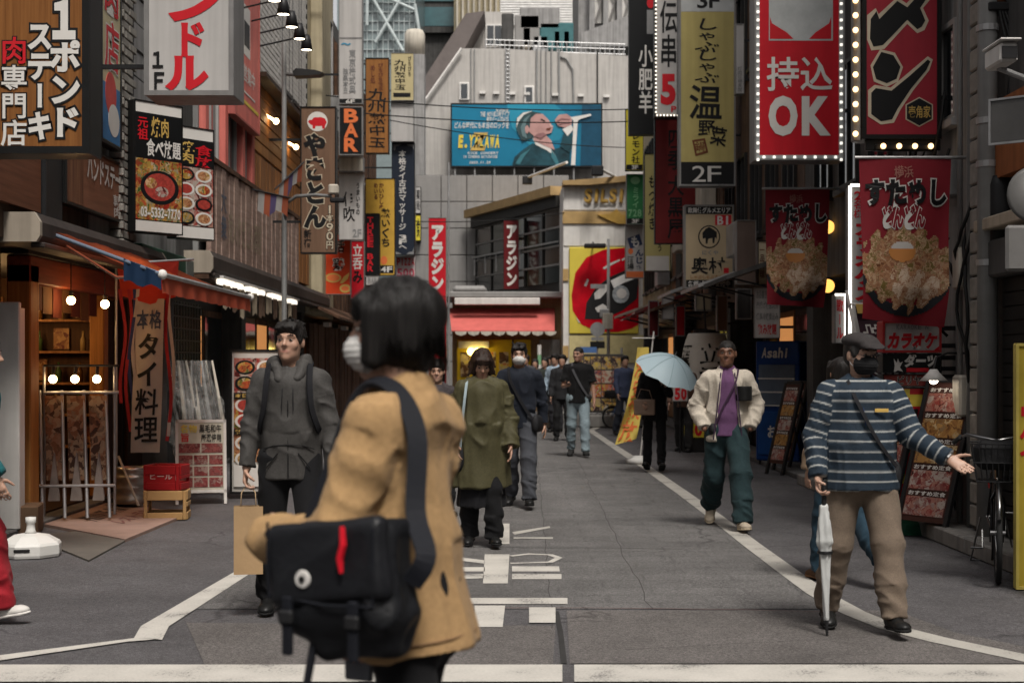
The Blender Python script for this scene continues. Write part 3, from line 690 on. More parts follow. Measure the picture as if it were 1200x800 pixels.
# clad corner building under it
D2 = 55
cb = thing('clad_building', 'grey panel clad building with dark glazed upper storey', 'building', (0, D2, 0))
def cp(name, mb, m, parent=None): o = mb.build(name, m, None); par(o, parent or cb); return o
x0, x1 = PX(487, D2), PX(665, D2 + 1)
cp('wall', MB().box(x0, x1, D2 + .06, D2 + 5, -.008, PZ(205, D2)), m_mortar)
pm = MB().box(-.48, .48, -.03, .03, -.5, .5, .012).mesh('cladding_panel'); pm.materials.append(m_panel)
for i in range(6):
    for j in range(9):
        xx = x0 + .49 + i * .99; zz = PZ(205, D2) - .52 - j * 1.03
        if zz < 1.0: continue
        o = link('cladding_panel', pm, None, None, (xx, D2 + .035 - rnd.uniform(0, .006), zz)); par(o, cb)
# dark glazed wing, set oblique: its near end joins the poster building
A = Vector((PX(560, 54.5), 54.5)); Bv = Vector((PX(661, 47.2), 47.2)); dv = (Bv - A).normalized(); nv = Vector((dv.y, -dv.x))
def ob(name, t0, t1, z0, z1, o0, o1, m, parent=None):
    mb = MB(); a = A + dv * t0; b = A + dv * t1
    pts = [a + nv * o0, b + nv * o0, b + nv * o1, a + nv * o1]
    mb.prism([(p.x, p.y) for p in pts], z0, z1, 'xy'); o = mb.build(name, m, None); par(o, parent or cb); return o
Ln = (Bv - A).length; zt = PZ(252, 54.5)
ob('wing_wall', 0, Ln, -.008, zt - .5, -3, 0, m_frame_d); ob('cornice', -.2, Ln, zt - .12, zt + .18, -3, .5, mat('tan_trim', (.33, .22, .10), .6)); ob('soffit', 0, Ln, zt - .5, zt - .12, -3, .3, m_frame_d)
for r_ in range(4):
    za, zb = 4.25 + r_ * .62, 4.25 + r_ * .62 + .56
    for k in range(5):
        ob('pane', .15 + k * Ln / 5, (k + 1) * Ln / 5 - .1, za, zb, .03, .05, mat('wing_glass%d' % ((k * 3 + r_ * 2) % 4), [(.02, .025, .025), (.04, .045, .03), (.07, .045, .03), (.015, .017, .018)][(k * 3 + r_ * 2) % 4], .12, spec=.8))
    ob('rail', 0, Ln, zb, zb + .06, .05, .1, m_panel)
for k in range(6): ob('mullion', k * Ln / 5 - .04, k * Ln / 5 + .04, 4.2, zt - .5, .051, .09, m_frame_d)
for k in range(5): ob('rail_post', .2 + k * 1.1, .24 + k * 1.1, 4.9, 5.55, .2, .24, m_steel)
ob('rail', 0, Ln, 5.55, 5.6, .19, .25, m_steel)
# awning shop in front
D3 = 46
aw = thing('awning_shop', 'tan fronted shop with faded red awning and yellow shop window', 'shop', (0, D3, 0))
def ap(name, mb, m, parent=None): o = mb.build(name, m, None); par(o, parent or aw); return o
ax0, ax1 = PX(530, D3), PX(659, D3)
ap('wall', MB().box(ax0, ax1, D3, D3 + 4, -.008, PZ(346, D3)), mat('tan_render', (.30, .20, .11), .8, streak=.3))
ap('roof_deck', MB().box(ax0 - .3, ax1, D3 - .8, D3 + 3, PZ(350, D3), PZ(343, D3), .03), m_panel)
ap('light_box', MB().box(PX(534, D3), PX(632, D3), D3 - 1, D3 - .81, PZ(358.5, D3), PZ(350.5, D3), .02), m_white)
ap('roof_duct', MB().box(PX(530, D3), PX(570, D3), D3 + .2, D3 + 1.4, PZ(343, D3), PZ(334, D3), .1), m_panel)
red_cv = mat('faded_red_canvas', (.50, .115, .10), .8, var=.12, bump=.2)
za, zb = PZ(361, D3), PZ(387, D3 - 1.6)
can = ap('awning', MB().add([(ax0 - .1, D3 - .02, za), (PX(650, D3), D3 - .02, za), (PX(650, D3 - 1.6), D3 - 1.6, zb), (PX(529, D3 - 1.6), D3 - 1.6, zb),
      (ax0 - .1, D3 - .02, za - .05), (PX(650, D3), D3 - .02, za - .05), (PX(650, D3 - 1.6), D3 - 1.6, zb - .03), (PX(529, D3 - 1.6), D3 - 1.6, zb - .03)], [(0, 1, 2, 3), (4, 5, 6, 7), (0, 1, 5, 4), (2, 3, 7, 6), (1, 2, 6, 5), (0, 3, 7, 4)]), red_cv)
for k in range(8):
    x = PX(533 + k * 15, D3 - 1.6)
    ap('valance_scallop', MB().prism([(x, zb - .03), (x + .38, zb - .03), (x + .34, zb - .12), (x + .19, zb - .17), (x + .04, zb - .12)], D3 - 1.61, D3 - 1.59), m_cream, can)
yel = mat('yellow_paint', (.60, .42, .02), .5, var=.1)
ap('shop_window', MB().box(PX(536, D3), PX(600, D3), D3 - .15, D3 - .01, .3, PZ(398, D3)), yel)
ap('shop_window', MB().box(PX(602, D3), PX(622, D3), D3 - .15, D3 - .01, .3, PZ(398, D3)), yel)
ap('shutter', MB().box(PX(632, D3), PX(656, D3), D3 - .12, D3 - .01, .0, PZ(398, D3)), m_greywall)
ap('sign_board', MB().box(PX(538, D3), PX(573, D3), D3 - .5, D3 - .2, PZ(408, D3), PZ(400, D3)), m_white)
ap('window_frame', MB().box(PX(600, D3), PX(602, D3), D3 - .2, D3 - .01, .3, PZ(398, D3)), m_frame_d)
for k in range(4): ap('poster', MB().box(PX(540 + k * 15, D3), PX(551 + k * 15, D3), D3 - .17, D3 - .155, 1.1, 1.9), foodmat('far_poster', [(.5, .1, .05), (.6, .5, .1), (.5, .4, .3), (.1, .05, .03)], 3, seed=2))
bulb_y = glow('yellow_bulb', (1, .75, .2), 3)
for k in range(3): ap('lamp', MB().sphere((PX(552 + k * 7, D3 - .6), D3 - .6, PZ(412, D3)), .13, 10, 7), bulb_y)
# poster building with the lips
D4 = 44
lb = thing('poster_building', 'white building with gold trim and huge lips poster', 'building', (0, D4, 0))
def lp(name, mb, m, parent=None, smooth=False): o = mb.build(name, m, None, smooth); par(o, parent or lb); return o
lx0, lx1 = PX(660, D4), PX(800, D4)
lp('wall', MB().box(lx0, lx1, D4, D4 + 6, -.008, PZ(213, D4)), m_white)
for k in range(7): lp('wall_panel', MB().box(lx0 + .02 + k * .53, lx0 + .53 + k * .53, D4 - .03, D4 - .002, PZ(288, D4), PZ(266, D4)), m_white); lp('wall_panel', MB().box(lx0 + .02 + k * .53, lx0 + .53 + k * .53, D4 - .03, D4 - .002, PZ(246, D4), PZ(215, D4)), m_white)
gold = mat('gold_trim', (.45, .28, .07), .45, metal=.3)
lp('cornice', MB().prism(poly_px([(659, 213), (690, 211), (735, 207), (800, 205), (800, 212), (735, 214), (690, 218), (659, 218)], D4), D4 - .3, D4 + .5), mat('tan_trim', (.33, .22, .10), .6))
lp('gold_band', MB().box(lx0 - .02, lx1, D4 - .06, D4 - .002, PZ(262, D4), PZ(248, D4)), mat('tan_band', (.42, .28, .12), .6))
lp('gold_swoosh', MB().prism(poly_px([(700, 252), (715, 251), (722, 245), (728, 252), (738, 254), (738, 262), (725, 263), (712, 258)], D4), D4 - .12, D4 - .061), gold)
o = text_geo('SILSIO', PX(684, D4), PX(742, D4), PZ(237, D4), PZ(221, D4), False, .035, 0, 0, .15, D4 - .13).build('lettering', gold, None, fix=False); par(o, lb)
o = text_geo('SILSIO', PX(685, D4), PX(743, D4), PZ(238.5, D4), PZ(222.5, D4), False, .045, 0, 0, .15, D4 - .11).build('lettering_side', mat('gold_dark', (.2, .12, .04), .5), None, fix=False); par(o, lb)
for y in (315, 405): lp('gold_bracket', MB().box(lx0 - .01, lx0 + .16, D4 - .05, D4 - .002, PZ(y + 14, D4), PZ(y, D4)), mat('tan_band', (.42, .28, .12), .6))
lp('lower_board', MB().box(PX(667, D4), lx1, D4 - .06, D4 - .002, PZ(425, D4), PZ(393, D4)), mat('pale_yellow', (.55, .47, .24), .6))
ppl = lp('poster', MB().box(PX(667, D4), PX(748, D4), D4 - .1, D4 - .002, PZ(391, D4), PZ(290, D4), .02), mat('poster_yellow', (.62, .50, .07), .5, var=.05))
def flat(name, pts, d, m, off): # flat print on the poster
    me = MB().prism(poly_px(pts, d), d - off - .008, d - off); return lp(name, me, m, ppl)
red = mat('lip_red', (.50, .006, .016), .1, var=.25, scale=2.5)
flat('lip_print', [(669.6, 346), (674, 320), (687, 302), (707, 293), (732, 290.5), (748, 291), (748, 380), (740, 385), (724, 389), (699, 388.5), (681, 380), (671, 364)], D4, red, .102)
flat('mouth_print', [(685, 374), (687, 355), (698, 337), (714, 325), (732, 317), (745, 317), (748, 330), (746, 350), (729, 364), (706, 374)], D4, m_black, .112)
flat('tooth_print', [(696, 344), (706, 334), (711, 333), (712, 340), (703, 350), (697, 351)], D4, m_white, .122)
flat('tooth_print', [(715, 329), (730, 322), (741, 320), (743, 327), (730, 332), (719, 338)], D4, mat('bright_white', (.85, .84, .82), .5), .122)
flat('tooth_print', [(697, 361), (706, 356), (712, 360), (708, 365), (700, 366)], D4, m_white, .122)
flat('pearl_print', [(717 + 10 * (1 + math.cos(t * math.pi / 8)), 345 + 10.5 * math.sin(t * math.pi / 8)) for t in range(16)], D4, mat('pearl', (.35, .38, .4), .2, var=.5, scale=6), .132)
flat('pearl_print', [(722 + 6 * (1 + math.cos(t * math.pi / 6)), 344 + 6 * math.sin(t * math.pi / 6)) for t in range(12)], D4, m_white, .142)
for q in ([(706, 314), (716, 308), (726, 304), (726, 306), (716, 311), (708, 316)], [(728, 304), (734, 301), (735, 303), (729, 306)], [(684, 335), (688, 327), (690, 328), (687, 336)], [(726, 376), (736, 371), (743, 366), (744, 369), (736, 374)], [(675, 372), (680, 378), (678, 378)]):
    flat('highlight_print', q, D4, m_white, .112)
lp('spot_lamp', MB().box(PX(683, D4), PX(708, D4), D4 - .9, D4 - .6, PZ(293, D4), PZ(288, D4), .03).tube((PX(695, D4), D4 - .7, PZ(289, D4)), (PX(695, D4), D4, PZ(284, D4)), .03), m_black)
# distant towers behind the row
DT = 85
gl = thing('glass_tower', 'pale steel braced glass tower rising behind the hanging signs', 'building', (0, DT, 0))
def gtp(name, mb, m): o = mb.build(name, m, None); par(o, gl); return o
gtp('curtain_wall', MB().box(PX(395, DT), PX(486, DT), DT, DT + 10, -.008, PZ(-60, DT)), mat('tower_glass', (.16, .20, .205), .25, var=.1, spec=.7))
m_ltst = mat('pale_steel', (.42, .47, .47), .5)
for k in range(10): gtp('mullion', MB().box(PX(430 + k * 6.2, DT), PX(430.8 + k * 6.2, DT), DT - .12, DT - .002, PZ(80, DT), PZ(-60, DT)), m_ltst)
for k in range(12): gtp('transom', MB().box(PX(425, DT), PX(486, DT), DT - .1, DT - .003, PZ(70 - k * 11, DT), PZ(69.2 - k * 11, DT)), m_ltst)
for a, b in (((432, -10), (472, 60)), ((486, 12), (432, -12)), ((440, 50), (486, -30)), ((486, 5), (492, 42)), ((430, 30), (431, -50))):
    gtp('brace', MB().tube(P(a[0], a[1], DT - .4), P(b[0], b[1], DT - .4), .10, n=8), m_ltst)
tk = thing('rooftop_tank', 'stained white water tank on the roof behind the signs', 'tank', (PX(486, 58), 58, 0))
tkr = PX(498, 58) - PX(486, 58)
MB().lathe([(.0, PZ(66, 58)), (tkr, PZ(66, 58)), (tkr, PZ(41, 58)), (tkr * .8, PZ(36, 58)), (0, PZ(35, 58))], (0, 0, 0), 20).build('tank_shell', m_cream, tk, True)
MB().box(-tkr, tkr, -tkr, tkr, -.008, PZ(66.2, 58)).build('support_tower', m_greywall, tk)
for nm, lab, xa, xb, yt, dd, m in (('office_block', 'dark teal banded office block behind the slate roof', 487, 534, -30, 95, m_greydark), ('office_block', 'beige finned office block behind the slate roof', 532, 585, -40, 92, m_beige), ('office_tower', 'white louvred tower beyond the rooftop units', 583, 676, -60, 110, m_white), ('office_block', 'grey columned block above the rooftop railing', 678, 800, -40, 80, m_greywall)):
    t = thing(nm, lab, 'building', (0, dd, 0))
    def q(name, mb, mm): o = mb.build(name, mm, None); par(o, t); return o
    q('wall', MB().box(PX(xa, dd), PX(xb, dd), dd, dd + 8, -.008, PZ(yt, dd)), m)
    if 'teal' in lab:
        for y in (9, -20): q('window_band', MB().box(PX(xa + 1, dd), PX(xb - 1, dd), dd - .1, dd - .002, PZ(y + 22, dd), PZ(y, dd)), mat('teal_band', (.04, .11, .125), .3, spec=.7))
        q('ledge', MB().box(PX(xa, dd), PX(xb, dd), dd - .4, dd - .002, PZ(40, dd), PZ(33, dd)), m_greydark)
    elif 'finned' in lab:
        for k in range(8): q('fin', MB().box(PX(xa + 3 + k * 6.5, dd), PX(xa + 5 + k * 6.5, dd), dd - .4, dd - .002, 3, PZ(yt, dd)), m_cream)
    elif 'louvred' in lab:
        for k in range(26): q('louvre', MB().box(PX(xa + 1, dd), PX(xb - 1, dd), dd - .2, dd - .002, PZ(30 - k * 3, dd), PZ(28.4 - k * 3, dd)), mat('bright_white', (.85, .84, .82), .5))
    else:
        for x in (690, 706, 722, 740): q('column', MB().box(PX(x, dd), PX(x + 6, dd), dd - .7, dd - .002, 10, PZ(-35, dd)), m_greywall)
        for x in (697, 713, 729): q('window', MB().box(PX(x, dd), PX(x + 8, dd), dd - .1, dd - .003, PZ(28, dd), PZ(-30, dd)), m_white); q('cross_brace', MB().path([P(x, 28, dd - .3), P(x + 8, 2, dd - .3), P(x, -20, dd - .3)], .06, 5), m_panel)
        q('parapet', MB().prism(poly_px([(680, 45), (735, 24), (800, 20), (800, 60), (680, 60)], dd), dd - 1.2, dd - .71), m_greywall)
# corner buildings out of view, added to cut the skylight from behind the viewpoint
for i, (xa, xb, ya, yb, hh, lab) in enumerate(((-40, -5.5, -30, -5.5, 15, 'grey corner building across the crossing on the restaurant side'), (5.5, 40, -30, -5.5, 17, 'brown corner building across the crossing on the bicycle side'), (-45, -11, 8, 20, 13, 'plain building beyond the steak shop along the cross street'), (11, 45, 8, 20, 13, 'plain building beyond the dark shutter along the cross street'))):
    t = thing('corner_building', lab, 'building', (xa, ya, 0)); MB().box(0, xb - xa, 0, yb - ya, -.008, hh).build('wall', [m_greywall, m_wallbrown][i % 2], t)
    for k in range(7):
        for z in (3.4, 6.4, 9.4):
            if i < 2: MB().box(2 + k * 4.5, 4.5 + k * 4.5, yb - ya + .002, yb - ya + .05, z, z + 1.6).build('window', m_glass, t)
            else: MB().box(2 + k * 4.5, 4.5 + k * 4.5, -.05, -.002, z, z + 1.6).build('window', m_glass, t)
# buildings closing the cross street beyond the frame edges
for sx in (-1, 1):
    t = thing('side_building', 'plain grey building closing the cross street on the ' + ('tower side' if sx < 0 else 'poster side'), 'building', (sx * 16, 50, 0))
    MB().box(-6, 6 if sx > 0 else 9.5, -2, 6, -.008, 14).build('wall', m_greydark, t)
    for k in range(4): MB().box(-4 + k * 2.2, -2.8 + k * 2.2, -2.06, -2.002, 4, 6).build('window', m_glass, t)
# ================================================================== SIGNS
tw_ = mat('print_white', (.60, .58, .545), .5, var=.06); tk_ = mat('print_black', (.008, .008, .0085), .5, var=.1)
tr_ = mat('print_red', (.50, .012, .02), .5, var=.08); to_ = mat('print_orange', (.65, .16, .05), .5, var=.1)
tg_ = mat('print_gold', (.50, .33, .09), .5); ty_ = mat('print_yellow', (.62, .48, .06), .5); tgr = mat('print_grey', (.2, .2, .2), .6)
tn_ = mat('print_navy', (.03, .045, .10), .5); tbr = mat('print_brown', (.12, .035, .02), .5)
f_white = mat('sign_white', (.44, .425, .41), .45, var=.05, streak=.18); f_black = mat('sign_black', (.008, .0085, .009), .4, var=.15)
f_red = mat('sign_red', (.50, .012, .022), .4, var=.07, streak=.12); f_dred = mat('sign_dark_red', (.10, .006, .008), .45, var=.1)
f_yel = mat('sign_yellow', (.42, .35, .13), .5, var=.06, streak=.12); f_lem = mat('sign_lemon', (.62, .52, .05), .5, var=.05)
f_woodo = woodmat('sign_wood_orange', (.19, .075, .022), (.32, .14, .042), 10, coord='O'); f_wood = woodmat('sign_wood', (.12, .07, .045), (.175, .105, .068), 10, coord='O')
f_wood_s = woodmat('sign_wood_slats', (.13, .047, .012), (.25, .105, .030), 22, coord='O'); f_navy = mat('sign_navy', (.016, .022, .036), .45, var=.1)
f_green = mat('sign_green', (.03, .17, .06), .5, var=.06); f_tan = mat('sign_tan', (.42, .33, .21), .4, var=.06)
fr_g = mat('sign_frame_grey', (.22, .215, .21), .45, metal=.3, var=.15, streak=.2); fr_b = mat('sign_frame_black', (.01, .01, .01), .4)
food_a = foodmat('food_meat', [(.03, .005, .004), (.30, .02, .012), (.38, .09, .03), (.16, .015, .01), (.45, .26, .06), (.03, .07, .012), (.40, .30, .2)], 11)
food_b = foodmat('food_plates', [(.03, .006, .005), (.28, .03, .03), (.36, .20, .15), (.24, .012, .012), (.45, .40, .34), (.08, .012, .01)], 9, seed=3)
food_c = foodmat('food_stew', [(.05, .02, .01), (.32, .12, .05), (.45, .22, .10), (.20, .07, .03), (.55, .36, .20), (.28, .16, .03)], 12, seed=5)
def sign_core(name, label, loc, rz, w, h, th, face, frame, items=(), fw=.03, cat='sign', group=None, wall=None, lit=0.):
    """items: dicts with s=text or kind, r=(x0,y0,x1,y1) as fractions of the face from its top left corner"""
    t = thing(name, label, cat, loc, rz, group)
    MB().box(-w / 2, w / 2, .003, th, 0, h, .008).build('cabinet', frame, t)
    fr = MB(); f0 = -.014
    fr.box(-w / 2, w / 2, f0, .002, 0, fw).box(-w / 2, w / 2, f0, .002, h - fw, h).box(-w / 2, -w / 2 + fw, f0, .002, fw, h - fw).box(w / 2 - fw, w / 2, f0, .002, fw, h - fw)
    fr.build('frame', frame, t)
    fc = MB().box(-w / 2 + fw, w / 2 - fw, -.002, .0025, fw, h - fw).build('face', face, t)
    for k, it in enumerate(items):
        x0, y0, x1, y1 = it['r']; rc = (-w / 2 + x0 * w, -w / 2 + x1 * w, h - y1 * h, h - y0 * h)
        yy = -.0045 - .0006 * k - it.get('dy', 0)
        if it.get('panel'):
            MB().box(rc[0], rc[1], yy, -.0022, rc[2], rc[3]).build(it.get('name', 'panel'), it['m'], t)
        elif it.get('disc'):
            cx, cz = (rc[0] + rc[1]) / 2, (rc[2] + rc[3]) / 2; a, b = (rc[1] - rc[0]) / 2, (rc[3] - rc[2]) / 2
            MB().prism([(cx + a * math.cos(i * math.pi / 12), cz + b * math.sin(i * math.pi / 12)) for i in range(24)], yy, -.0022).build(it.get('name', 'emblem'), it['m'], t)
        elif it.get('poly'):
            MB().prism([(rc[0] + (rc[1] - rc[0]) * u, rc[3] - (rc[3] - rc[2]) * v) for u, v in it['poly']], yy, -.0022).build(it.get('name', 'emblem'), it['m'], t)
        else:
            lettering(t, it['s'], rc, it['m'], it.get('v', False), it.get('b', .025), it.get('o'), it.get('ow', .03), yy - .003, it.get('j', 0), it.get('sl', 0))
    if wall is not None:                                # brackets to the facade
        lx = wall - loc[0]; e = -w / 2 if lx < 0 else w / 2
        if abs(lx) > w / 2 + .01:
            for z in (h * .22, h * .78):
                MB().box(e, lx, th * .5 - .02, th * .5 + .02, z - .02, z + .02).build('bracket', m_black, t)
    return t
def sg(name, label, box, d, face, frame, items=(), th=.2, fw=.03, wall='auto', **k):
    x0, y0, x1, y1 = box; w = (x1 - x0) * d / F; h = (y1 - y0) * d / F
    its = []
    for it in items:
        it = dict(it); a = it['r']; it['r'] = ((a[0] - x0) / (x1 - x0), (a[1] - y0) / (y1 - y0), (a[2] - x0) / (x1 - x0), (a[3] - y0) / (y1 - y0)); its.append(it)
    if wall == 'auto': wall = LX if (x0 + x1) / 2 < 600 else RX
    return sign_core(name, label, (PX((x0 + x1) / 2, d), d, PZ(y1, d)), 0, w, h, th, face, frame, its, fw, wall=wall, **k)
def T(s, r, m, **k): return dict(s=s, r=r, m=m, **k)
def PN(r, m, **k): return dict(panel=1, r=r, m=m, **k)
def DC(r, m, **k): return dict(disc=1, r=r, m=m, **k)
def PO(r, poly, m, **k): return dict(poly=poly, r=r, m=m, **k)

# ---------------- left side
sg('projecting_sign', 'brown slatted wood steak sign with white outlined lettering in black frame', (-26, -60, 105, 180), 10, f_wood_s, fr_b, [
    T('１', (54, -4, 96, 50), tw_, b=.06, o=tk_, ow=.06), T('ポンド', (58, 48, 95, 162), tw_, v=True, b=.045, o=tk_, ow=.07), T('ステーキ', (32, 25, 62, 165), tw_, v=True, b=.045, o=tk_, ow=.07),
    T('肉', (1, 43, 33, 76), tr_, b=.04, o=tk_, ow=.04), T('専門店', (1, 76, 33, 172), tw_, v=True, b=.035, o=tk_, ow=.05)], th=.3, fw=.05)
# banner on the facade just beyond it
sign_core('facade_sign', 'narrow cream facade banner with red characters and blue foot', (LX + .14, 14.4, PZ(172, 14.4)), 90, .72, 2.2, .1, mat('banner_cream', (.48, .42, .26), .5, var=.12), fr_b, [
    PN((.06, .72, .94, .98), mat('banner_blue', (.05, .16, .33), .5)), T('焼肉', (.1, .02, .9, .4), tr_, v=True, b=.045, o=tw_, ow=.03), T('店', (.15, .42, .9, .66), tr_, b=.045, o=tw_, ow=.03), DC((.2, .66, .75, .86), mat('print_pinkred', (.5, .06, .05), .5)), DC((.35, .80, .9, .95), tw_)])
sign_core('facade_sign', 'brown wood facade board reading steak house above the awning', (LX + .1, 14.3, 2.98), 90, 2.5, .62, .08, woodmat('board_red_wood', (.17, .075, .045), (.26, .125, .075), 8, 'X', coord='O'), fr_b, [
    PN((.02, .05, .22, .95), woodmat('photo_brown', (.08, .03, .02), (.25, .13, .07), coord='O'), name='photo'), T('ハンドステーキ', (.26, .08, .80, .52), tw_, b=.03), T('専門', (.62, .56, .74, .78), tw_, b=.03), T('店', (.74, .60, .80, .90), tw_, b=.03), T('肉', (.62, .76, .73, .95), tw_, b=.03), PN((.84, .1, .97, .9), woodmat('photo_brown2', (.04, .02, .015), (.16, .09, .05), coord='O'), name='photo')], fw=.025)
sg('projecting_sign', 'pale grey box sign with red katakana and black 1F', (169, -70, 274, 112), 13, f_white, fr_g, [
    T('ン', (193, -28, 262, 28), tr_, b=.05), T('ド', (203, 24, 242, 68), tr_, b=.05), T('ル', (194, 62, 244, 108), tr_, b=.05), T('１', (174, 58, 196, 82), tk_, b=.03), T('Ｆ', (175, 82, 197, 107), tk_, b=.03)], th=.5, fw=.045)
for i, (px, d, label, its, w, h, zb) in enumerate((
    (157, 15.0, 'black all you can eat poster box with red food photo', [PN((.02, .01, .98, .09), tw_), T('元祖', (.06, .12, .28, .3), tr_, v=True), T('焼肉', (.34, .11, .72, .27), tg_, b=.03, j=.1), T('食べ放題', (.24, .28, .96, .42), tw_, b=.035), PN((.02, .44, .98, .9), food_a, name='photo'), DC((.12, .52, .92, .78), tk_, name='plate_print'), DC((.2, .54, .84, .75), mat('print_meat', (.3, .04, .03), .5, var=.4, scale=30), name='dish_print'), DC((.22, .58, .46, .66), food_c, name='dish_print'), DC((.42, .64, .7, .72), food_b, name='dish_print'), T('03-5332-7770', (.12, .80, .95, .88), tw_), PN((.02, .91, .98, .99), tw_)], .62, 1.40, 2.9),
    (205, 16.3, 'white topped poster box showing plates of meat beside the black one', [PN((.02, .01, .98, .11), tw_), PN((.02, .12, .98, .34), tk_), T('焼肉', (.05, .13, .5, .33), tg_, v=True), T('食放', (.5, .15, .95, .35), tr_, v=True), PN((.02, .36, .98, .88), food_b, name='photo')] + [x for r_ in range(4) for c_ in range(2) for x in (DC((0.05 + c_ * 0.46, 0.37 + r_ * 0.128, 0.49 + c_ * 0.46, 0.485 + r_ * 0.128), [tw_, tk_][(r_ + c_) % 3 == 0], name='plate_print'), DC((0.1072 + c_ * 0.46, 0.38495 + r_ * 0.128, 0.4328 + c_ * 0.46, 0.47005 + r_ * 0.128), [food_a, food_c, mat('print_meat', (.3, .04, .03), .5, var=.4, scale=30)][(r_ * 2 + c_) % 3], name='dish_print'))] + [PN((.02, .89, .98, .99), tw_)], .55, 1.30, 2.95))):
    x = PX(px, d); sign_core('poster_box', label, (x + w / 2 * math.cos(R(50)), d + w / 2 * math.sin(R(50)), zb), 50, w, h, .16, f_black, fr_b, its, fw=.012)
    MB().tube((LX, d + .6, zb + .5), (x + .2, d + .45, zb + .5), .02).build('bracket', m_black, bpy.data.objects[[o.name for o in col.objects if o.name.startswith('poster_box')][-1]]).matrix_parent_inverse = (Matrix.Translation((x + w / 2 * math.cos(R(50)), d + w / 2 * math.sin(R(50)), zb)) @ Matrix.Rotation(R(50), 4, 'Z')).inverted()
sign_core('facade_sign', 'salmon red facade panel with small yellow and white print', (LX + .22, 21.4, PZ(142, 21)), 90, 2.0, 3.4, .12, m_pink, mat('salmon_frame', (.35, .1, .085), .6), [
    PN((.1, .45, .3, .85), ty_), PN((.34, .48, .6, .7), tw_), PN((.36, .55, .58, .66), tk_), T('営業中', (.3, .74, .8, .82), tw_), PN((.05, .9, .95, .915), ty_), PN((.3, .86, .8, .868), tw_)])
# long rusty board along the facade above the cream roll awnings
lbd = thing('facade_board', 'long weathered reddish wood sign board with faded lettering along the facade', 'sign', (LX + .12, 23.1, 2.98), 90)
for k in range(26): MB().box(-3.9 + k * .3, -3.61 + k * .3, -.02 - .012 * (k % 3), .05, 0, 1.25 + .01 * (k % 2), .006).build('board', m_wood_p, lbd)
MB().box(-3.9, 3.9, -.055, .06, -.06, -.002).build('rail', m_rust, lbd); MB().box(-3.9, 3.9, -.055, .06, 1.265, 1.33).build('rail', m_rust, lbd)
lettering(lbd, '炭火やきとん酒場', (-2.9, -.2, .25, .75), mat('faded_print', (.30, .24, .17), .8, var=.4, scale=14), False, .01, y=-.05)
lettering(lbd, '大衆', (-3.4, -3.0, .25, 1.0), mat('faded_blue', (.10, .11, .14), .8, var=.3), True, .02, y=-.05)
sg('projecting_sign', 'brown wooden sign with red pig emblem and hiragana', (352, 125, 394, 297), 24, f_wood, fr_b, [
    DC((360, 131, 384, 154), tw_), PO((361, 136, 383, 151), [(0, .45), (.08, .3), (.2, .32), (.3, .12), (.7, .1), (.9, .2), (1, .5), (.92, .75), (.88, 1), (.76, 1), (.74, .8), (.4, .8), (.38, 1), (.25, 1), (.24, .75), (.1, .65)], tr_),
    T('やきとん', (356, 156, 382, 268), tk_, v=True, b=.06, o=mat('print_cream', (.5, .43, .32), .5), ow=.035), T('新宿', (356, 269, 365, 290), tk_, v=True, b=.035), T('1本90円', (382, 240, 391, 292), mat('print_cream', (.5, .43, .32), .5), v=True, b=.01, o=tk_, ow=.05)], fw=.02)
sg('projecting_sign', 'black sign reading BAR in orange capitals', (397, 125, 425, 182), 29, f_black, fr_g, [T('BAR', (402, 127, 421, 178), to_, v=True, b=.035)], fw=.02)
sg('projecting_sign', 'pale grey sign with small black vertical characters above the BAR sign', (397, -40, 425, 122), 29.3, f_white, fr_g, [
    PN((397, 116, 425, 122), f_black), T('6F', (405, 116.5, 416, 121.5), tw_), PN((397, 44, 425, 46), fr_g), T('～', (400, 48, 411, 56), mat('logo_blue', (.05, .25, .4), .5), b=.06), T('東京株式典', (409, 58, 417, 110), tgr, v=True), T('独楽本日', (402, 80, 408, 110), tgr, v=True)], fw=.015)
sg('projecting_sign', 'white sign with two brush characters below the BAR sign', (397, 203, 426, 281), 29.6, f_white, fr_g, [T('伊吹', (402, 224, 416, 260), tk_, v=True, b=.03, j=.15), T('うまいもの', (417, 214, 422, 252), tk_, v=True), T('2F', (413, 268, 424, 278), tgr)], fw=.015)
sg('projecting_sign', 'small cream box under the BAR sign', (397, 184, 426, 201), 29.45, m_cream, fr_g, [], fw=.015)
sg('projecting_sign', 'orange red sign with circular dish drawings', (379, 274, 411, 345), 30.2, mat('sign_orange', (.52, .05, .012), .5, var=.1), fr_g, [T('活', (392, 281, 404, 296), tk_, b=.03, o=tw_), T('鶏', (390, 302, 404, 317), tk_, b=.03, o=tw_), DC((381, 320, 400, 331), tg_), DC((383, 321.5, 398, 329.5), to_), DC((398, 333, 411, 343), tg_), DC((400, 335, 409, 341), to_), PO((398, 319, 410, 332), [(0, 1), (.4, .4), (1, 0), (.8, .6), (.3, 1)], tg_), T('2F', (402, 275, 410, 280), tw_)], fw=.012)
sg('projecting_sign', 'red sign with white kanji and a black hiragana beside the orange one', (411, 282, 427, 350), 31, f_red, fr_g, [T('立呑', (413, 286, 425, 316), tw_, v=True, b=.03), T('み', (413, 316, 425, 332), tk_, b=.035)], fw=.012)
sg('projecting_sign', 'orange wood sign with black brush kanji', (428, 68, 456, 180), 34, f_woodo, fr_b, [T('九州熱中玉', (431, 104, 453, 174), tk_, v=True, b=.035, j=.2), T('ぴちぴち餃子', (443, 74, 449, 108), tbr, v=True), T('めし処', (434, 76, 440, 98), tbr, v=True)], fw=.02)
sg('projecting_sign', 'black narrow sign with red slanted capitals', (428, 250, 445, 322), 35, f_black, fr_b, [T('THREE BAR', (430, 254, 438, 318), tr_, v=True, b=.03)], fw=.012)
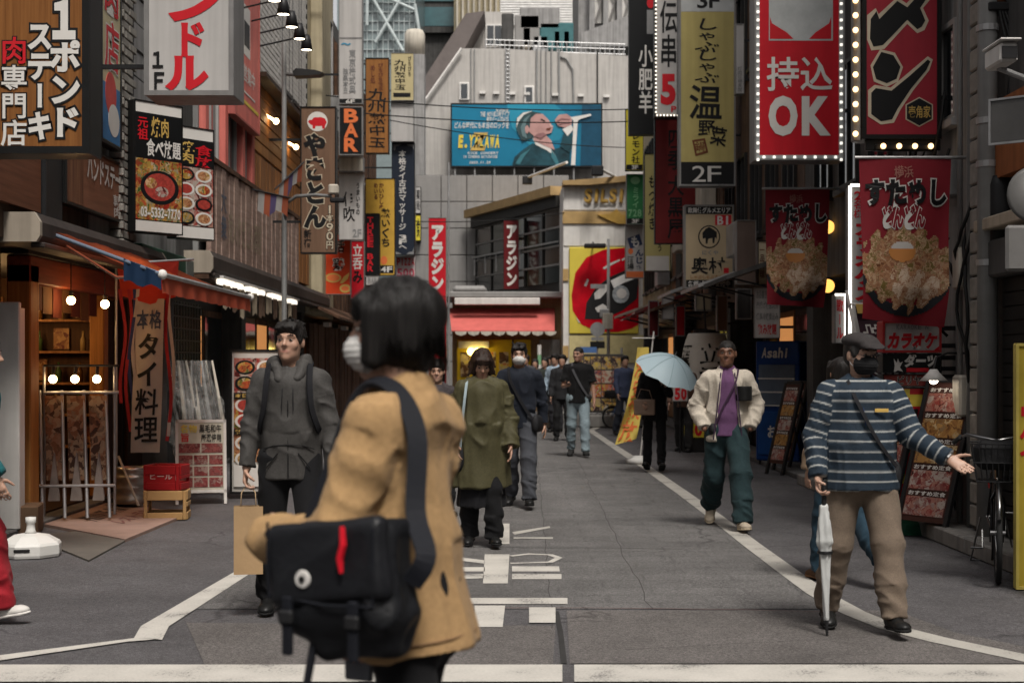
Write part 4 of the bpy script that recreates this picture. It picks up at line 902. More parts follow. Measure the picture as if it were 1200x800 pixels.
sg('projecting_sign', 'amber yellow sign with brush writing and black foot block', (428, 209, 463, 323), 35.6, mat('sign_amber', (.52, .31, .05), .5, var=.15), fr_b, [T('熱いくち', (446, 244, 458, 290), tk_, v=True, b=.03, j=.2), T('かいひしぬ', (444, 214, 450, 246), tbr, v=True), T('めいる', (438, 214, 443, 234), tbr, v=True), DC((446, 300, 454, 310), to_), PN((445, 311, 461, 320), tk_), T('4F', (446, 312, 460, 319), tw_, b=.03)], fw=.015)
sg('projecting_sign', 'pale yellow sign with black brush kanji on a white box', (458, 62, 485, 118), 38, mat('sign_pale_yellow', (.47, .40, .22), .5, var=.05), fr_g, [T('九州熱中玉', (462, 70, 476, 106), tk_, v=True, b=.03, j=.2), T('ぴちぴち', (478, 66, 482, 90), tk_, v=True), PN((461, 109, 481, 114), tk_)], fw=.012)
sg('projecting_sign', 'blank white light box between the pale yellow and navy signs', (458, 119, 485, 166), 38.1, f_white, fr_g, [], fw=.012)
sg('projecting_sign', 'navy massage sign with white characters and corner ornaments', (459, 167, 486, 299), 38.3, f_navy, fr_b, [T('本格タイ古式マッサージ', (467, 176, 476, 270), tw_, v=True, b=.02), T('3Fへ', (467, 275, 477, 292), tw_, v=True), PO((461, 169, 471, 176), [(0, 0), (1, 0), (.6, .3), (.3, .4), (.2, 1), (0, 1)], tgr), PO((476, 169, 485, 176), [(0, 0), (1, 0), (1, 1), (.8, .4), (.3, .3)], tgr), PO((461, 290, 471, 298), [(0, 1), (1, 1), (.6, .7), (.2, .6), (0, 0)], tgr), PO((476, 290, 485, 298), [(0, 1), (1, 1), (1, 0), (.8, .6), (.3, .7)], tgr)], fw=.012)
sg('projecting_sign', 'pink and white pizza price sign reading 500', (464, 300, 487, 326), 38.6, mat('sign_pale_pink', (.5, .42, .42), .5), fr_g, [T('PIZZA', (465, 302, 486, 311), tr_, b=.03), T('500', (465, 314, 486, 325), mat('print_pink', (.5, .06, .1), .5), b=.03)], fw=.01)
sg('projecting_sign', 'tiny grey sign at the foot of the narrow black sign', (429, 323, 444, 334), 35, f_white, fr_g, [T('BAR', (431, 325, 442, 332), tgr)], fw=.01)
sg('pylon_sign', 'bright red pylon sign with white katakana by the clad wall', (502, 255, 523, 420), 42, f_red, fr_g, [T('アラジン', (505, 262, 520, 342), tw_, v=True, b=.06), PN((502.5, 347, 522.5, 348), f_dred)], fw=.012, wall=None, th=.25)
px_ = [o for o in col.objects if o.name.startswith('pylon_sign')][-1]
MB().box(-.26, .26, .02, .2, -PZ(420, 42), -.002).build('plinth', f_dred, px_); MB().tube((.33, .1, -PZ(420, 42)), (.33, .1, 5.8), .03).build('post', m_steel, px_)
sg('wing_sign', 'dark red sign with white katakana on the dark glazing', (590, 258, 608, 339), 50.2, f_dred, fr_b, [T('アラジン', (593, 262, 606, 336), tw_, v=True, b=.05)], fw=.012, wall=None, th=.15)
o = [o for o in col.objects if o.name.startswith('wing_sign')][-1]; MB().box(-.05, .05, .15, 2.5, .4, .5).build('bracket', m_black, o); MB().box(-.05, .05, .15, 2.5, 1.8, 1.9).build('bracket', m_black, o)
for x0, y0, x1, y1, m, s, lab in ((487, 252, 493, 282, f_lem, '食', 'small yellow sign on the clad corner wall'), (487, 219, 493, 250, f_white, '薬局', 'small white sign above the yellow one on the clad corner')):
    sg('wall_sign', lab, (x0, y0, x1, y1), 54.6, m, fr_b, [T(s, (x0 + .8, y0 + 3, x1 - .8, y1 - 3), tk_, v=True)], fw=.012, wall=None, th=.4)
# billboard: blue concert poster with a generic singer
bb = sg('billboard', 'wide blue concert billboard with a singer leaning back at a microphone', (528, 121, 706, 196), 61, mat('billboard_blue', (.008, .14, .24), .4, var=.25, scale=.3), fr_b, [], th=.5, fw=.06, wall=None, cat='billboard')
kx = 61 / F
def bbp(name, pts, m, off): return MB().prism([((x - 617) * kx, (196 - y) * kx) for x, y in pts], -off - .01, -off).build(name, m, bb)
bbp('light_patch', [(594, 122.5), (650, 122.5), (672, 140), (655, 165), (620, 170), (600, 150)], mat('billboard_cyan', (.02, .22, .33), .4, var=.2, scale=.5), .004)
bbp('dark_patch', [(682, 123), (704, 124), (704, 194), (680, 194)], mat('billboard_deep', (.008, .055, .10), .4), .004)
hair_b = mat('print_hair', (.03, .06, .065), .5, var=.3, scale=2); skin_b = mat('print_skin', (.42, .24, .22), .5, var=.2, scale=2); suit = mat('print_suit', (.012, .05, .065), .5, var=.6, scale=1.5)
bbp('suit_print', [(600, 194), (603, 184), (612, 176), (624, 168), (634, 172), (646, 176), (660, 172), (668, 178), (668, 194)], suit, .016)
bbp('shirt_print', [(624, 162), (632, 166), (645, 174), (652, 184), (640, 176), (628, 170)], tw_, .028)
bbp('neck_print', [(625, 158), (638, 157), (646, 165), (650, 176), (636, 170), (626, 165)], skin_b, .040)
bbp('hair_print', [(605, 152), (605, 140), (611, 133), (622, 130.5), (634, 133), (630, 150), (624, 162), (612, 166)], hair_b, .052)
bbp('face_print', [(621, 148), (622, 139), (628, 134), (636, 134), (643, 141), (648, 150), (646, 156), (640, 158), (634, 163), (626, 160), (620, 155)], skin_b, .064)
bbp('ear_print', [(614, 150), (618, 147), (621, 152), (618, 157), (614, 155)], skin_b, .066)
bbp('sleeve_print', [(656, 172), (660, 158), (668, 154), (672, 162), (668, 180)], suit, .042)
bbp('cuff_print', [(659, 152), (669, 146), (672, 152), (665, 160)], tw_, .054)
bbp('hand_print', [(650, 141), (655, 135), (664, 134), (670, 138), (670, 146), (662, 150), (654, 148)], skin_b, .066)
bbp('microphone_print', [(668, 138), (692, 134), (693, 136), (680, 140), (677, 142), (675, 170), (674, 194), (669, 194), (671, 166), (672, 142)], tw_, .078)
for nm, pts, m, off in (('hair_light_print', [(605, 150), (606, 139), (613, 132.5), (624, 130.5), (614, 135), (608.5, 142)], tw_, .07), ('hair_strand_print', [(612, 160), (610, 150), (614, 140), (622, 134), (617, 142), (615, 152), (618, 163)], mat('print_hair2', (.10, .16, .17), .5), .07), ('eye_print', [(634, 139.5), (639, 142), (638, 143.2), (633.5, 141)], tk_, .076), ('mouth_print', [(640, 151), (646, 150), (644, 153.5), (640, 153)], tbr, .076), ('nose_print', [(643, 144), (648.5, 149), (645, 149.5)], mat('print_skin2', (.55, .36, .33), .5), .076), ('jaw_print', [(626, 160), (634, 163), (640, 158), (637, 156), (630, 157)], mat('print_shade', (.22, .11, .11), .5), .076), ('finger_print', [(652, 142), (658, 139), (668, 140), (668, 141.2), (658, 141), (653, 144)], mat('print_shade', (.22, .11, .11), .5), .078), ('finger_print', [(654, 146), (660, 144), (668, 144.5), (668, 145.5), (660, 145.6), (655, 147.5)], mat('print_shade', (.22, .11, .11), .5), .078), ('lapel_print', [(646, 176), (652, 184), (656, 194), (652, 194), (646, 184)], mat('print_teal', (.04, .15, .18), .5), .03), ('fold_print', [(604, 192), (610, 182), (622, 174), (614, 184), (609, 193)], mat('print_teal', (.04, .15, .18), .5), .03)):
    bbp(nm, pts, m, off)
bl = lambda s, r, m, **k: lettering(bb, s, ((r[0] - 617) * kx, (r[2] - 617) * kx, (196 - r[3]) * kx, (196 - r[1]) * kx), m, False, k.get('b', .02), k.get('o'), .04, -.03, 0, k.get('sl', .15))
bl('E.YAZAWA', (537, 158, 586, 173), ty_, b=.06); bl('Z', (551, 155, 572, 176), tg_, b=.05); bl('矢沢栄吉', (581, 127, 596, 132), tw_); bl('THE MOVIE上映ライブ', (563, 131, 597, 137), tw_); bl('東京ドーム2DAYS', (570, 137, 596, 143), tw_); bl('どんな時代にも本当のロックを', (532, 143, 597, 151), tw_); bl('ROCK CONCERT', (548, 178, 584, 181), tw_); bl('IN CINEMAS NATIONWIDE', (543, 182, 583, 185.5), tw_); bl('2022.11.25', (550, 189, 575, 192), tw_)
for k in range(8): MB().box(-3.1 + k * .85, -3.04 + k * .85, .05, .4, -1.0, -.002).build('stay', m_pipe, bb)
for x, y in ((622, 213), (702, 204)):
    pass
# ---------------- right side
ok = sg('projecting_sign', 'bright red sign reading OK in white with pale upper panel and lamp dotted border', (884, -90, 990, 188), 16.5, f_red, fr_g, [PN((901, -80, 976, 48), mat('sign_pale_grey', (.42, .435, .43), .5)), T('持込', (898, 66, 976, 108), tw_, b=.055), T('OK', (898, 112, 976, 158), tw_, b=.05),
    PO((902, 20, 930, 46), [(0, 0), (.1, .3), (.4, .5), (.7, .7), (1, 1), (0, 1)], tr_), PO((948, 20, 974, 46), [(1, 0), (.9, .3), (.6, .5), (.3, .7), (0, 1), (1, 1)], tr_), PN((886, -85, 890, 186), mat('sign_pale_grey', (.42, .435, .43), .5)), PN((983, -85, 988, 186), mat('sign_pale_grey', (.42, .435, .43), .5)), PN((890, 182, 983, 187), mat('sign_pale_grey', (.42, .435, .43), .5))], th=.35, fw=.02)
led = glow('white_led', (1, .95, .85), .5); k_ = 16.5 / F
ledm = MB().box(-.016, .016, -.02, 0, -.016, .016, .006).mesh('led_lamp'); ledm.materials.append(led)
for i in range(20): link('led_lamp', ledm, None, ok, ((985.5 - 937) * k_, -.006, (188 - (5 + i * 9.6)) * k_)); link('led_lamp', ledm, None, ok, ((888 - 937) * k_, -.006, (188 - (5 + i * 9.6)) * k_))
for i in range(8): link('led_lamp', ledm, None, ok, ((895 + i * 12 - 937) * k_, -.006, (188 - 184.5) * k_))
rm = sg('projecting_sign', 'red ramen sign with huge black brush katakana and hexagon emblem', (1010, -70, 1103, 163), 12.9, mat('sign_raspberry', (.30, .022, .035), .5, var=.08, streak=.12), fr_b, [
    dict(poly=[(0, .35), (.12, .26), (.16, .34), (.3, .22), (.42, .12), (.55, .2), (.75, 0), (1, -.12), (1, .02), (.78, .26), (.86, .42), (.8, .54), (.7, .58), (.56, .46), (.36, .66), (.24, .78), (.06, .8), (0, .66)], r=(1016, -14, 1100, 78), m=mat('print_cream', (.5, .43, .32), .5), name='brush_outline'),
    dict(poly=[(.05, .4), (.13, .3), (.17, .4), (.3, .28), (.42, .17), (.56, .25), (.78, .03), (.97, -.06), (.74, .26), (.81, .42), (.76, .5), (.7, .53), (.56, .41), (.34, .62), (.22, .73), (.09, .75), (.04, .65)], r=(1016, -14, 1100, 78), m=tk_, name='brush_stroke', dy=.002),
    dict(poly=[(.0, .45), (.3, 0), (.75, .1), (1, .5), (.85, .9), (.5, 1.05), (.1, .9)], r=(1020, 58, 1058, 100), m=mat('print_cream', (.5, .43, .32), .5), name='brush_outline'),
    dict(poly=[(.07, .5), (.33, .08), (.7, .17), (.92, .5), (.8, .83), (.5, .95), (.17, .83)], r=(1020, 58, 1058, 100), m=tk_, name='brush_stroke', dy=.002),
    dict(poly=[(0, .5), (.1, .42), (.35, .46), (.6, .25), (.92, -.02), (1.0, .03), (.94, .2), (.7, .5), (.5, .8), (.4, 1), (.2, 1.03), (.0, .9)], r=(1017, 68, 1093, 144), m=mat('print_cream', (.5, .43, .32), .5), name='brush_outline'),
    dict(poly=[(.05, .54), (.12, .47), (.36, .51), (.63, .29), (.92, .03), (.96, .06), (.9, .19), (.66, .48), (.46, .78), (.37, .95), (.2, .98), (.05, .87)], r=(1017, 68, 1093, 144), m=tk_, name='brush_stroke', dy=.002),
    dict(poly=[(.5, 0), (1, .25), (1, .75), (.5, 1), (0, .75), (0, .25)], r=(1061, 114, 1093, 149), m=mat('print_cream', (.5, .43, .32), .5)), dict(poly=[(.5, 0), (1, .25), (1, .75), (.5, 1), (0, .75), (0, .25)], r=(1062.5, 115.5, 1091.5, 147.5), m=tk_, dy=.002), T('壱角家', (1064, 124, 1090, 139), tg_, b=.03, dy=.002)], th=.28, fw=.04)
m_fil = glow('sign_bulb', (1, .62, .28), 1.6)
blb = MB().sphere((0, -.03, 0), .026, 12, 8).mesh('bulb', True); blb.materials.append(m_fil)
kk = 12.9 / F
MB().box((1000 - 1056.5) * kk, (1009 - 1056.5) * kk, 0, .1, -.02, 1.9, .01).build('lamp_batten', fr_g, rm)
MB().box((1025 - 1056.5) * kk, (1100 - 1056.5) * kk, .0, .1, -.1, -.045, .01).build('lamp_batten', fr_b, rm); 
for i in range(10): link('bulb', blb, None, rm, ((1001.5 + .0 - 1056.5) * kk, -.005, (163 - (2 + i * 17.3)) * kk))
for i in range(4): link('bulb', blb, None, rm, ((1034 + i * 18.5 - 1056.5) * kk, -.005, (163 - 172) * kk))
MB().box((1015 - 1056.5) * kk, (1103 - 1056.5) * kk, .02, .06, -.1, .0, .004).build('lamp_rail', fr_b, rm)
sg('projecting_sign', 'yellow hot pot sign with brush writing and black 2F foot', (796, -60, 862, 218), 24.8, f_yel, fr_g, [PN((798, -58, 860, 14), mat('sign_pale_grey', (.42, .435, .43), .5)), T('3F', (816, -8, 844, 10), tk_, b=.02), T('しゃぶ', (816, 22, 842, 62), tk_, v=True, b=.01, j=.3), T('しゃぶ', (816, 58, 842, 98), tk_, v=True, b=.01, j=.3), T('温', (808, 100, 846, 140), tk_, b=.045, j=.15), T('野', (818, 140, 838, 160), tk_, b=.03, j=.2), T('菜', (832, 148, 852, 172), tk_, b=.03, j=.2), PO((810, 162, 830, 183), [(.05, .12), (.8, 0), (1, .8), (.25, 1)], mat('stamp_brown', (.15, .05, .02), .5)), PO((813, 165, 827, 180), [(.05, .12), (.8, 0), (1, .8), (.25, 1)], f_yel), T('鍋', (814, 166, 826, 178), mat('stamp_brown', (.15, .05, .02), .5)), PN((798, 190, 860, 216), tk_), T('2F', (810, 193, 846, 214), tw_, b=.0)], fw=.03, th=.3)
sg('projecting_sign', 'tan sign with bull emblem and red B1 corner', (802, 240, 860, 338), 25.1, f_tan, fr_g, [PN((804, 242, 858, 251), tk_), T('歌舞伎グルメエリア', (806, 243, 856, 250), tw_), PN((838, 252, 857, 264), tr_), T('B1', (840, 252.5, 856, 263.5), tw_, b=.03), DC((818, 264, 844, 291), tk_), DC((819.5, 265.5, 842.5, 289.5), f_tan), PO((821, 266, 841, 286), [(.1, .35), (.3, .1), (.5, .0), (.75, .15), (.95, .3), (.95, .7), (.85, .6), (.8, .95), (.7, .95), (.68, .65), (.45, .7), (.4, .98), (.3, .98), (.28, .65), (.12, .7)], tk_), T('にくや', (822, 293, 842, 299), tgr), T('奥村', (810, 301, 850, 321), tk_, b=.04, j=.05), PN((848, 314, 854, 320), tr_), T('しゃぶしゃぶすきやき', (808, 322, 856, 327), mat('print_lbrown', (.3, .15, .06), .5)), PN((804, 328, 858, 337), tk_), T('各種ご宴会受付中', (806, 329, 856, 336), tw_, b=.03)], fw=.025, th=.25)
sg('projecting_sign', 'white sign with thick black kanji and red numeral 5 in a dotted frame', (767, -60, 795, 137), 28, f_white, fr_b, [T('伝串', (773, 0, 794, 80), tk_, v=True, b=.06), T('5', (773, 86, 793, 122), tr_, b=.05), T('P', (786, 124, 793, 132), tr_)], fw=.03, th=.25)
o5 = [o for o in col.objects if o.name.startswith('projecting_sign')][-1]; k5 = 28 / F
dm = MB().sphere((0, 0, 0), .018, 8, 6).mesh('lamp_dot'); dm.materials.append(glow('dot_lamp', (1, .9, .75), .9))
for i in range(28): link('lamp_dot', dm, None, o5, ((768.5 - 781) * k5, -.02, (137 - (2 + i * 4.8)) * k5))
for i in range(7): link('lamp_dot', dm, None, o5, ((770 + i * 4 - 781) * k5, -.02, 1.5 * k5))
sg('projecting_sign', 'dark maroon sign with black kanji under the numeral 5 sign', (767, 139, 816, 286), 29, mat('sign_maroon', (.13, .012, .012), .5, var=.1), fr_b, [T('四季', (782, 150, 802, 200), tk_, v=True, b=.03), T('大黒屋', (782, 205, 802, 280), tk_, v=True, b=.04)], fw=.02, th=.15)
sg('projecting_sign', 'black sign with white brush characters ending in the kanji for sheep', (737, -60, 768, 158), 32, f_black, fr_b, [T('小肥羊', (748, 52, 765, 134), tw_, v=True, b=.045), PN((758, 12, 766, 40), tgr), DC((758, -2, 767, 10), tr_)], fw=.02, th=.25)
sg('projecting_sign', 'narrow pale yellow sign with brush marks and white foot', (755, 180, 786, 318), 34, mat('sign_pale_yellow2', (.47, .41, .17), .5, var=.05), fr_b, [T('もつ焼き', (760, 205, 768, 270), tk_, v=True, j=.2), T('う', (770, 286, 776, 295), tk_), PN((757, 300, 784, 317), tw_)], fw=.015)
sg('projecting_sign', 'small lemon yellow sign with black katakana', (733, 128, 754, 200), 37, f_lem, fr_b, [T('レモン社', (740, 155, 750, 192), tk_, v=True, b=.03), PN((734, 193, 753, 199), tk_), T('3F', (740, 193.5, 748, 198.5), tw_)], fw=.012)
sg('projecting_sign', 'green sign with pale vertical writing and black foot', (734, 204, 754, 263), 37.3, f_green, fr_g, [DC((739, 207, 750, 216), mat('print_pale_green', (.2, .42, .22), .5)), T('ミライ', (741, 219, 749, 244), mat('print_pale_green', (.2, .42, .22), .5), v=True), T('728', (736, 245, 752, 254), mat('print_pale_green', (.2, .42, .22), .5)), PN((734.5, 256, 753.5, 262), tk_), T('3F', (740, 256.5, 749, 261.5), tw_)], fw=.012)
sg('projecting_sign', 'white sign with a navy diamond and navy hiragana', (733, 264, 755, 326), 37.6, f_white, fr_g, [PO((735, 274, 753, 292), [(0, .3), (.8, 0), (1, .7), (.2, 1)], tn_), T('も', (739, 276, 750, 290), tw_, b=.04), T('んじゃ', (744, 292, 754, 318), tn_, v=True, b=.04), T('酒場', (735, 300, 743, 317), tk_, v=True, b=.02), DC((736, 291, 742, 298), to_), PN((734, 318, 754, 325), to_)], fw=.012)
sg('projecting_sign', 'thin white sign of small dark characters under a lamp', (862, 28, 872, 110), 22.5, f_white, fr_g, [T('焼肉酒場天国', (864, 78, 870, 108), tgr, v=True)], fw=.01)
sg('projecting_sign', 'brown blank metal panel beside the bull emblem sign', (863, 258, 886, 333), 22.7, mat('brown_metal', (.12, .085, .07), .45, var=.12, streak=.2), fr_g, [], fw=.01)
sg('projecting_sign', 'small cream notice sign with columns of brown print', (888, 282, 907, 334), 20.5, mat('sign_cream', (.46, .40, .28), .5), fr_b, [T('おすすめ', (897, 288, 903, 326), tbr, v=True), T('一品料理', (890, 288, 896, 326), tbr, v=True)], fw=.012)
sg('wall_notice', 'pale paper notice covered in tiny print on the pillar', (884, 337, 914, 396), 20.2, f_white, fr_g, [T('お品書き生ビール', (886, 340 + 0, 912, 350), tgr), T('唐揚げ枝豆刺身', (886, 353, 912, 362), tgr), T('焼鳥冷奴煮込み', (886, 366, 912, 375), tgr), T('飲み放題', (888, 379, 910, 392), tr_)], fw=.01, th=.06)
# karaoke signs
nb2 = glow('neon_white', (1, .93, .84), 1.1)
kv = sg('projecting_sign', 'tall white neon edged karaoke sign with red katakana', (996, 218, 1032, 408), 14.6, f_white, fr_g, [T('2名様', (1000, 224, 1011, 256), tr_, v=True, b=.03), T('カラオケスト', (1001, 258, 1030, 372), tr_, v=True, b=.055), T('N', (1008, 380, 1018, 392), mat('logo_teal', (.03, .2, .3), .5), b=.05)], fw=.014, th=.2)
k6 = 14.6 / F; MB().box((996 - 1014) * k6 - .02, (996 - 1014) * k6 + .012, -.03, -.015, 0, 190 * k6).build('neon_tube', nb2, kv); MB().box((996 - 1014) * k6, (1032 - 1014) * k6, -.03, -.0155, 190 * k6 - .01, 190 * k6 + .02).build('neon_tube', nb2, kv)
kv2 = sg('projecting_sign', 'small neon edged sign standing beside the tall karaoke sign', (978, 345, 990, 402), 16, f_white, fr_g, [T('歌ール', (980, 350, 988, 398), tr_, v=True, b=.03)], fw=.01, th=.15)
k7 = 16 / F; MB().box(-6 * k7, 6 * k7, -.03, -.015, 57 * k7 - .015, 57 * k7 + .01).build('neon_tube', nb2, kv2); MB().box(6 * k7 - .012, 6 * k7 + .012, -.03, -.0155, 0, 57 * k7).build('neon_tube', nb2, kv2)
sg('projecting_sign', 'white karaoke sign with bold red slanted katakana and red corners', (1034, 376, 1103, 413), 12.75, f_white, mat('frame_red', (.4, .03, .03), .5), [T('カラオケ', (1040, 389, 1098, 409), tr_, b=.06, o=tw_, sl=.2), T('KARAOKE N', (1050, 380, 1088, 386), tgr), PO((1092, 377, 1102, 386), [(0, 0), (1, 0), (1, 1)], tr_), PO((1092, 404, 1102, 412), [(1, 0), (1, 1), (0, 1)], tr_)], fw=.02, th=.2)
sg('projecting_sign', 'black darts sign with white katakana and flight emblem', (1034, 414, 1103, 437), 12.75, f_black, fr_b, [T('ダーツ', (1060, 415, 1098, 430), tw_, b=.06, sl=.15), PO((1046, 420, 1058, 437), [(.1, 0), (.4, .3), (.5, 0), (.7, .3), (1, .2), (.7, .6), (1, .9), (.5, .8), (.1, 1), (.2, .5)], tw_), PN((1062, 431, 1088, 436), tr_)], fw=.01, th=.2)
sg('projecting_sign', 'dark red sign with small black and white print below the darts sign', (1034, 438, 1103, 453), 12.78, mat('sign_dred2', (.16, .02, .015), .5), fr_b, [T('ビリヤード', (1050, 440, 1100, 451), tk_, o=tw_, ow=.02)], fw=.01, th=.2)
sg('projecting_sign', 'red and yellow block patterned sign beside the menu boards', (1034, 454, 1103, 600), 12.85, f_red, fr_b, [PN((1056, 456, 1066, 466), ty_), PN((1066, 462, 1082, 476), ty_), PN((1050, 468, 1062, 480), ty_), PN((1082, 456, 1096, 464), ty_), PN((1040, 540, 1060, 566), ty_), PN((1046, 490, 1096, 530), food_c)], fw=.01, th=.15)
sg('roadside_sign', 'yellow edge of a tall menu sign board beside the bicycle', (1190, 402, 1262, 690), 9.5, mat('sign_mustard', (.42, .32, .04), .5, var=.15), mat('frame_yellow', (.5, .40, .1), .5), [T('定食', (1194, 470, 1230, 560), tr_, v=True, b=.04)], fw=.02, th=.05, wall=None)
for x0, y0, x1, y1, d, fm, lab in ((760, 352, 772, 394, 31, f_dred, 'small blank dark red board under the pale yellow sign'), (776, 346, 790, 374, 30, f_white, 'small blank white board under the awnings'), (792, 358, 803, 394, 29, f_red, 'small blank bright red board under the bull emblem sign'), (815, 344, 834, 364, 26, mat('sign_cream', (1, 1, 1)), 'small blank cream board under the bull emblem sign'), (840, 346, 853, 388, 25, f_wood, 'small blank wooden board by the lantern'), (863, 338, 881, 374, 22.6, m_greydark, 'small blank grey board above the blue machine')):
    sg('notice_board', lab, (x0, y0, x1, y1), d, fm, fr_g, [], fw=.02, th=.14, cat='board')
# ceiling of fixings: lamp arms over the billboard
for i, (xa, ya, xb, yb, d) in enumerate(((618, 211, 660, 206, 52), (700, 200, 737, 207, 43))):
    t = thing('floodlight', ['black floodlight on a white arm pointing at the clad wall', 'black floodlight on an arm above the gold cornice'][i], 'floodlight', P(xa, ya, d))
    MB().box(-.18, .18, -.12, .12, -.16, .14, .03).build('lamp_head', m_black, t); v = P(xb, yb, d) - P(xa, ya, d)
    MB().tube((0, .05, .1), (v.x, .05 + (1.2 if i else -3.5), v.z), .05, n=8).build('arm', m_white, t)
# yellow bulb row and lamps behind the near banners (globe lamps on the pillar)
gl_m = glow('amber_globe', (1, .48, .1), .9)
for z, lab in ((266, 'amber globe wall lamp behind the upper edge of the small banner'), (335, 'amber globe wall lamp behind the lower edge of the small banner')):
    gt = thing('globe_lamp', lab, 'lamp', P(970, z, 17.7)); MB().sphere((0, 0, 0), .085, 16, 10).build('globe', gl_m, gt, True); MB().tube((0, 0, 0), (.12, 0, .02), .02).build('stem', m_black, gt)
t = thing('wall_lantern', 'small amber lamp under the small red banner', 'lamp', P(914, 350, 18)); MB().lathe([(0, -.06), (.09, -.05), (.12, 0), (.08, .06), (0, .07)], (0, 0, 0), 14).build('shade', gl_m, t, True); MB().tube((0, 0, .05), (.75, .1, .3), .015).build('arm', m_black, t)

# ---------------- hanging banners with a printed rice bowl
def banner(label, box, d, seed):
    x0, y0, x1, y1 = box; w = (x1 - x0) * d / F; h = (y1 - y0) * d / F
    t = thing('hanging_banner', label, 'banner', (PX((x0 + x1) / 2, d), d, PZ(y1, d)))
    def yf(u, v): return .045 * math.sin(u * 5 + seed + v * 2.5) * (.2 + v) + .03 * math.sin(u * 11 + v * 4 + seed) * v + (.16 * max(0, v - .78) ** 1.2 * (u + .2) * 6)
    def pt(u, v, off=0.):
        sq = 1 - .10 * v * (1 - .5 * v); zz = h * (1 - v) - .10 * h * max(0, v - .5) * (u - .5) * (1 if seed > 1 else .4)
        return ((u - .5) * w * sq, yf(u, v) - off, zz)
    nu, nv_ = 36, 60; mb = MB()
    mb.add([pt(i / nu, j / nv_) for j in range(nv_ + 1) for i in range(nu + 1)], [(j * (nu + 1) + i, j * (nu + 1) + i + 1, (j + 1) * (nu + 1) + i + 1, (j + 1) * (nu + 1) + i) for j in range(nv_) for i in range(nu)])
    mb.build('cloth', mat('banner_red', (.20, .014, .022), .75, var=.1, bump=.15), t, True)
    def region(name, m, fn, off):
        vs = []; fs = []; idx = {}
        nu2, nv2 = 72, 120
        def vid(i, j):
            if (i, j) not in idx: idx[(i, j)] = len(vs); vs.append(pt(i / nu2, j / nv2, off))
            return idx[(i, j)]
        for j in range(nv2):
            for i in range(nu2):
                if fn((i + .5) / nu2, (j + .5) / nv2): fs.append((vid(i, j), vid(i + 1, j), vid(i + 1, j + 1), vid(i, j + 1)))
        return MB().add(vs, fs).build(name, m, t, True, fix=False)
    n1 = lambda u, v: .025 * math.sin(u * 37 + seed) + .02 * math.sin(v * 51 + u * 23)
    inbowl = lambda u, v: ((u - .5) / .52) ** 2 + ((v - .70) / .26) ** 2 < 1
    region('bowl_print', mat('bowl_black', (.02, .022, .026), .4, var=.3), lambda u, v: v > .66 and inbowl(u, v) and ((u - .5) / .50) ** 2 + ((v - .66) / .235) ** 2 > 1, .004)
    region('food_print', foodmat('food_noodles', [(.10, .035, .015), (.30, .13, .06), (.42, .24, .13), (.22, .08, .04), (.50, .34, .21), (.16, .11, .03)], 16, seed=4), lambda u, v: ((u - .5 + n1(v, u)) / .53) ** 2 + ((v - .66 + n1(u, v)) / .245) ** 2 < 1, .006)
    region('noodle_print', foodmat('food_pale', [(.36, .22, .13), (.50, .36, .25), (.58, .46, .35), (.30, .15, .08)], 20, seed=8), lambda u, v: ((u - .62 + n1(v, u)) / .30) ** 2 + ((v - .77 + n1(u, v)) / .085) ** 2 < 1, .008)
    region('egg_print', mat('egg_orange', (.48, .20, .06), .35, var=.1), lambda u, v: ((u - .46) / .15) ** 2 + ((v - .57) / .06) ** 2 < 1 and v > .548, .010)
    region('egg_print', mat('egg_white', (.5, .47, .44), .35, var=.1), lambda u, v: ((u - .46) / .13) ** 2 + ((v - .55) / .045) ** 2 < 1 and v <= .548, .010)
    for s, r, m, ol in (('すためし', (.04, .97, .12, .29), tk_, tw_), ('どんどん', (.22, .72, .29, .43), mat('banner_red', (.2, .014, .022)), tw_), ('横浜', (.37, .58, .045, .12), mat('banner_pinkish', (.35, .15, .12), .6), None)):
        for mm, ow, off in ((ol, .05, .012), (m, 0., .016)):
            if mm is None: continue
            g = text_geo(s, r[0], r[1], 1 - r[3], 1 - r[2], False, .05 if ol else .01, ow, .12, 0, 0)
            g.v = [pt(q[0], 1 - q[2], off) for q in g.v]; g.build('lettering' if mm is m else 'lettering_outline', mm, t, fix=False)
    MB().tube((-w / 2 - .04, 0, h + .01), (w / 2 + .25, 0, h + .01), .014, n=8).build('rod', m_steel, t)
    lx = RX - t.location.x
    if lx > w / 2: MB().tube((w / 2, 0, h + .01), (lx, .0, h + .01), .014, n=8).build('bracket', m_steel, t)
    return t
banner('large red cloth banner with rice bowl print and curled lower edge', (1007, 186, 1115, 378), 12.2, 2.2)
banner('small dim red cloth banner with the same rice bowl print', (897, 222, 972, 358), 17.2, .6)
# ================================================================== STREET OBJECTS, LEFT SIDE
def root_at(name, label, cat, x, y, z=0, rz=0, group=None): return thing(name, label, cat, (x, y, z), rz, group)
m_cap = mat('awning_cap_cream', (.36, .31, .25), .55, var=.12, streak=.3); m_roll = mat('awning_roller', (.042, .033, .029), .6, var=.25, streak=.3)
def roll_awning(label, y0, y1, x, z, hh=.3, dp=.34):
    t = root_at('awning_cassette', label, 'awning', x, y0, z)
    prof = [(-dp, 0), (0.02, 0), (.05, .05), (.05, hh - .08), (.0, hh), (-dp, hh)]
    MB().prism(prof, .06, y1 - y0 - .06).build('housing', m_roll, t); MB().prism([(a * 1.03, b * 1.02 - .004) for a, b in prof], 0, .058).build('end_cap', m_cap, t); MB().prism([(a * 1.03, b * 1.02 - .004) for a, b in prof], y1 - y0 - .058, y1 - y0).build('end_cap', m_cap, t)
    MB().box(-.05, .07, .06, y1 - y0 - .06, -.05, -.004, .01).build('front_rail', m_roll, t)
    return t
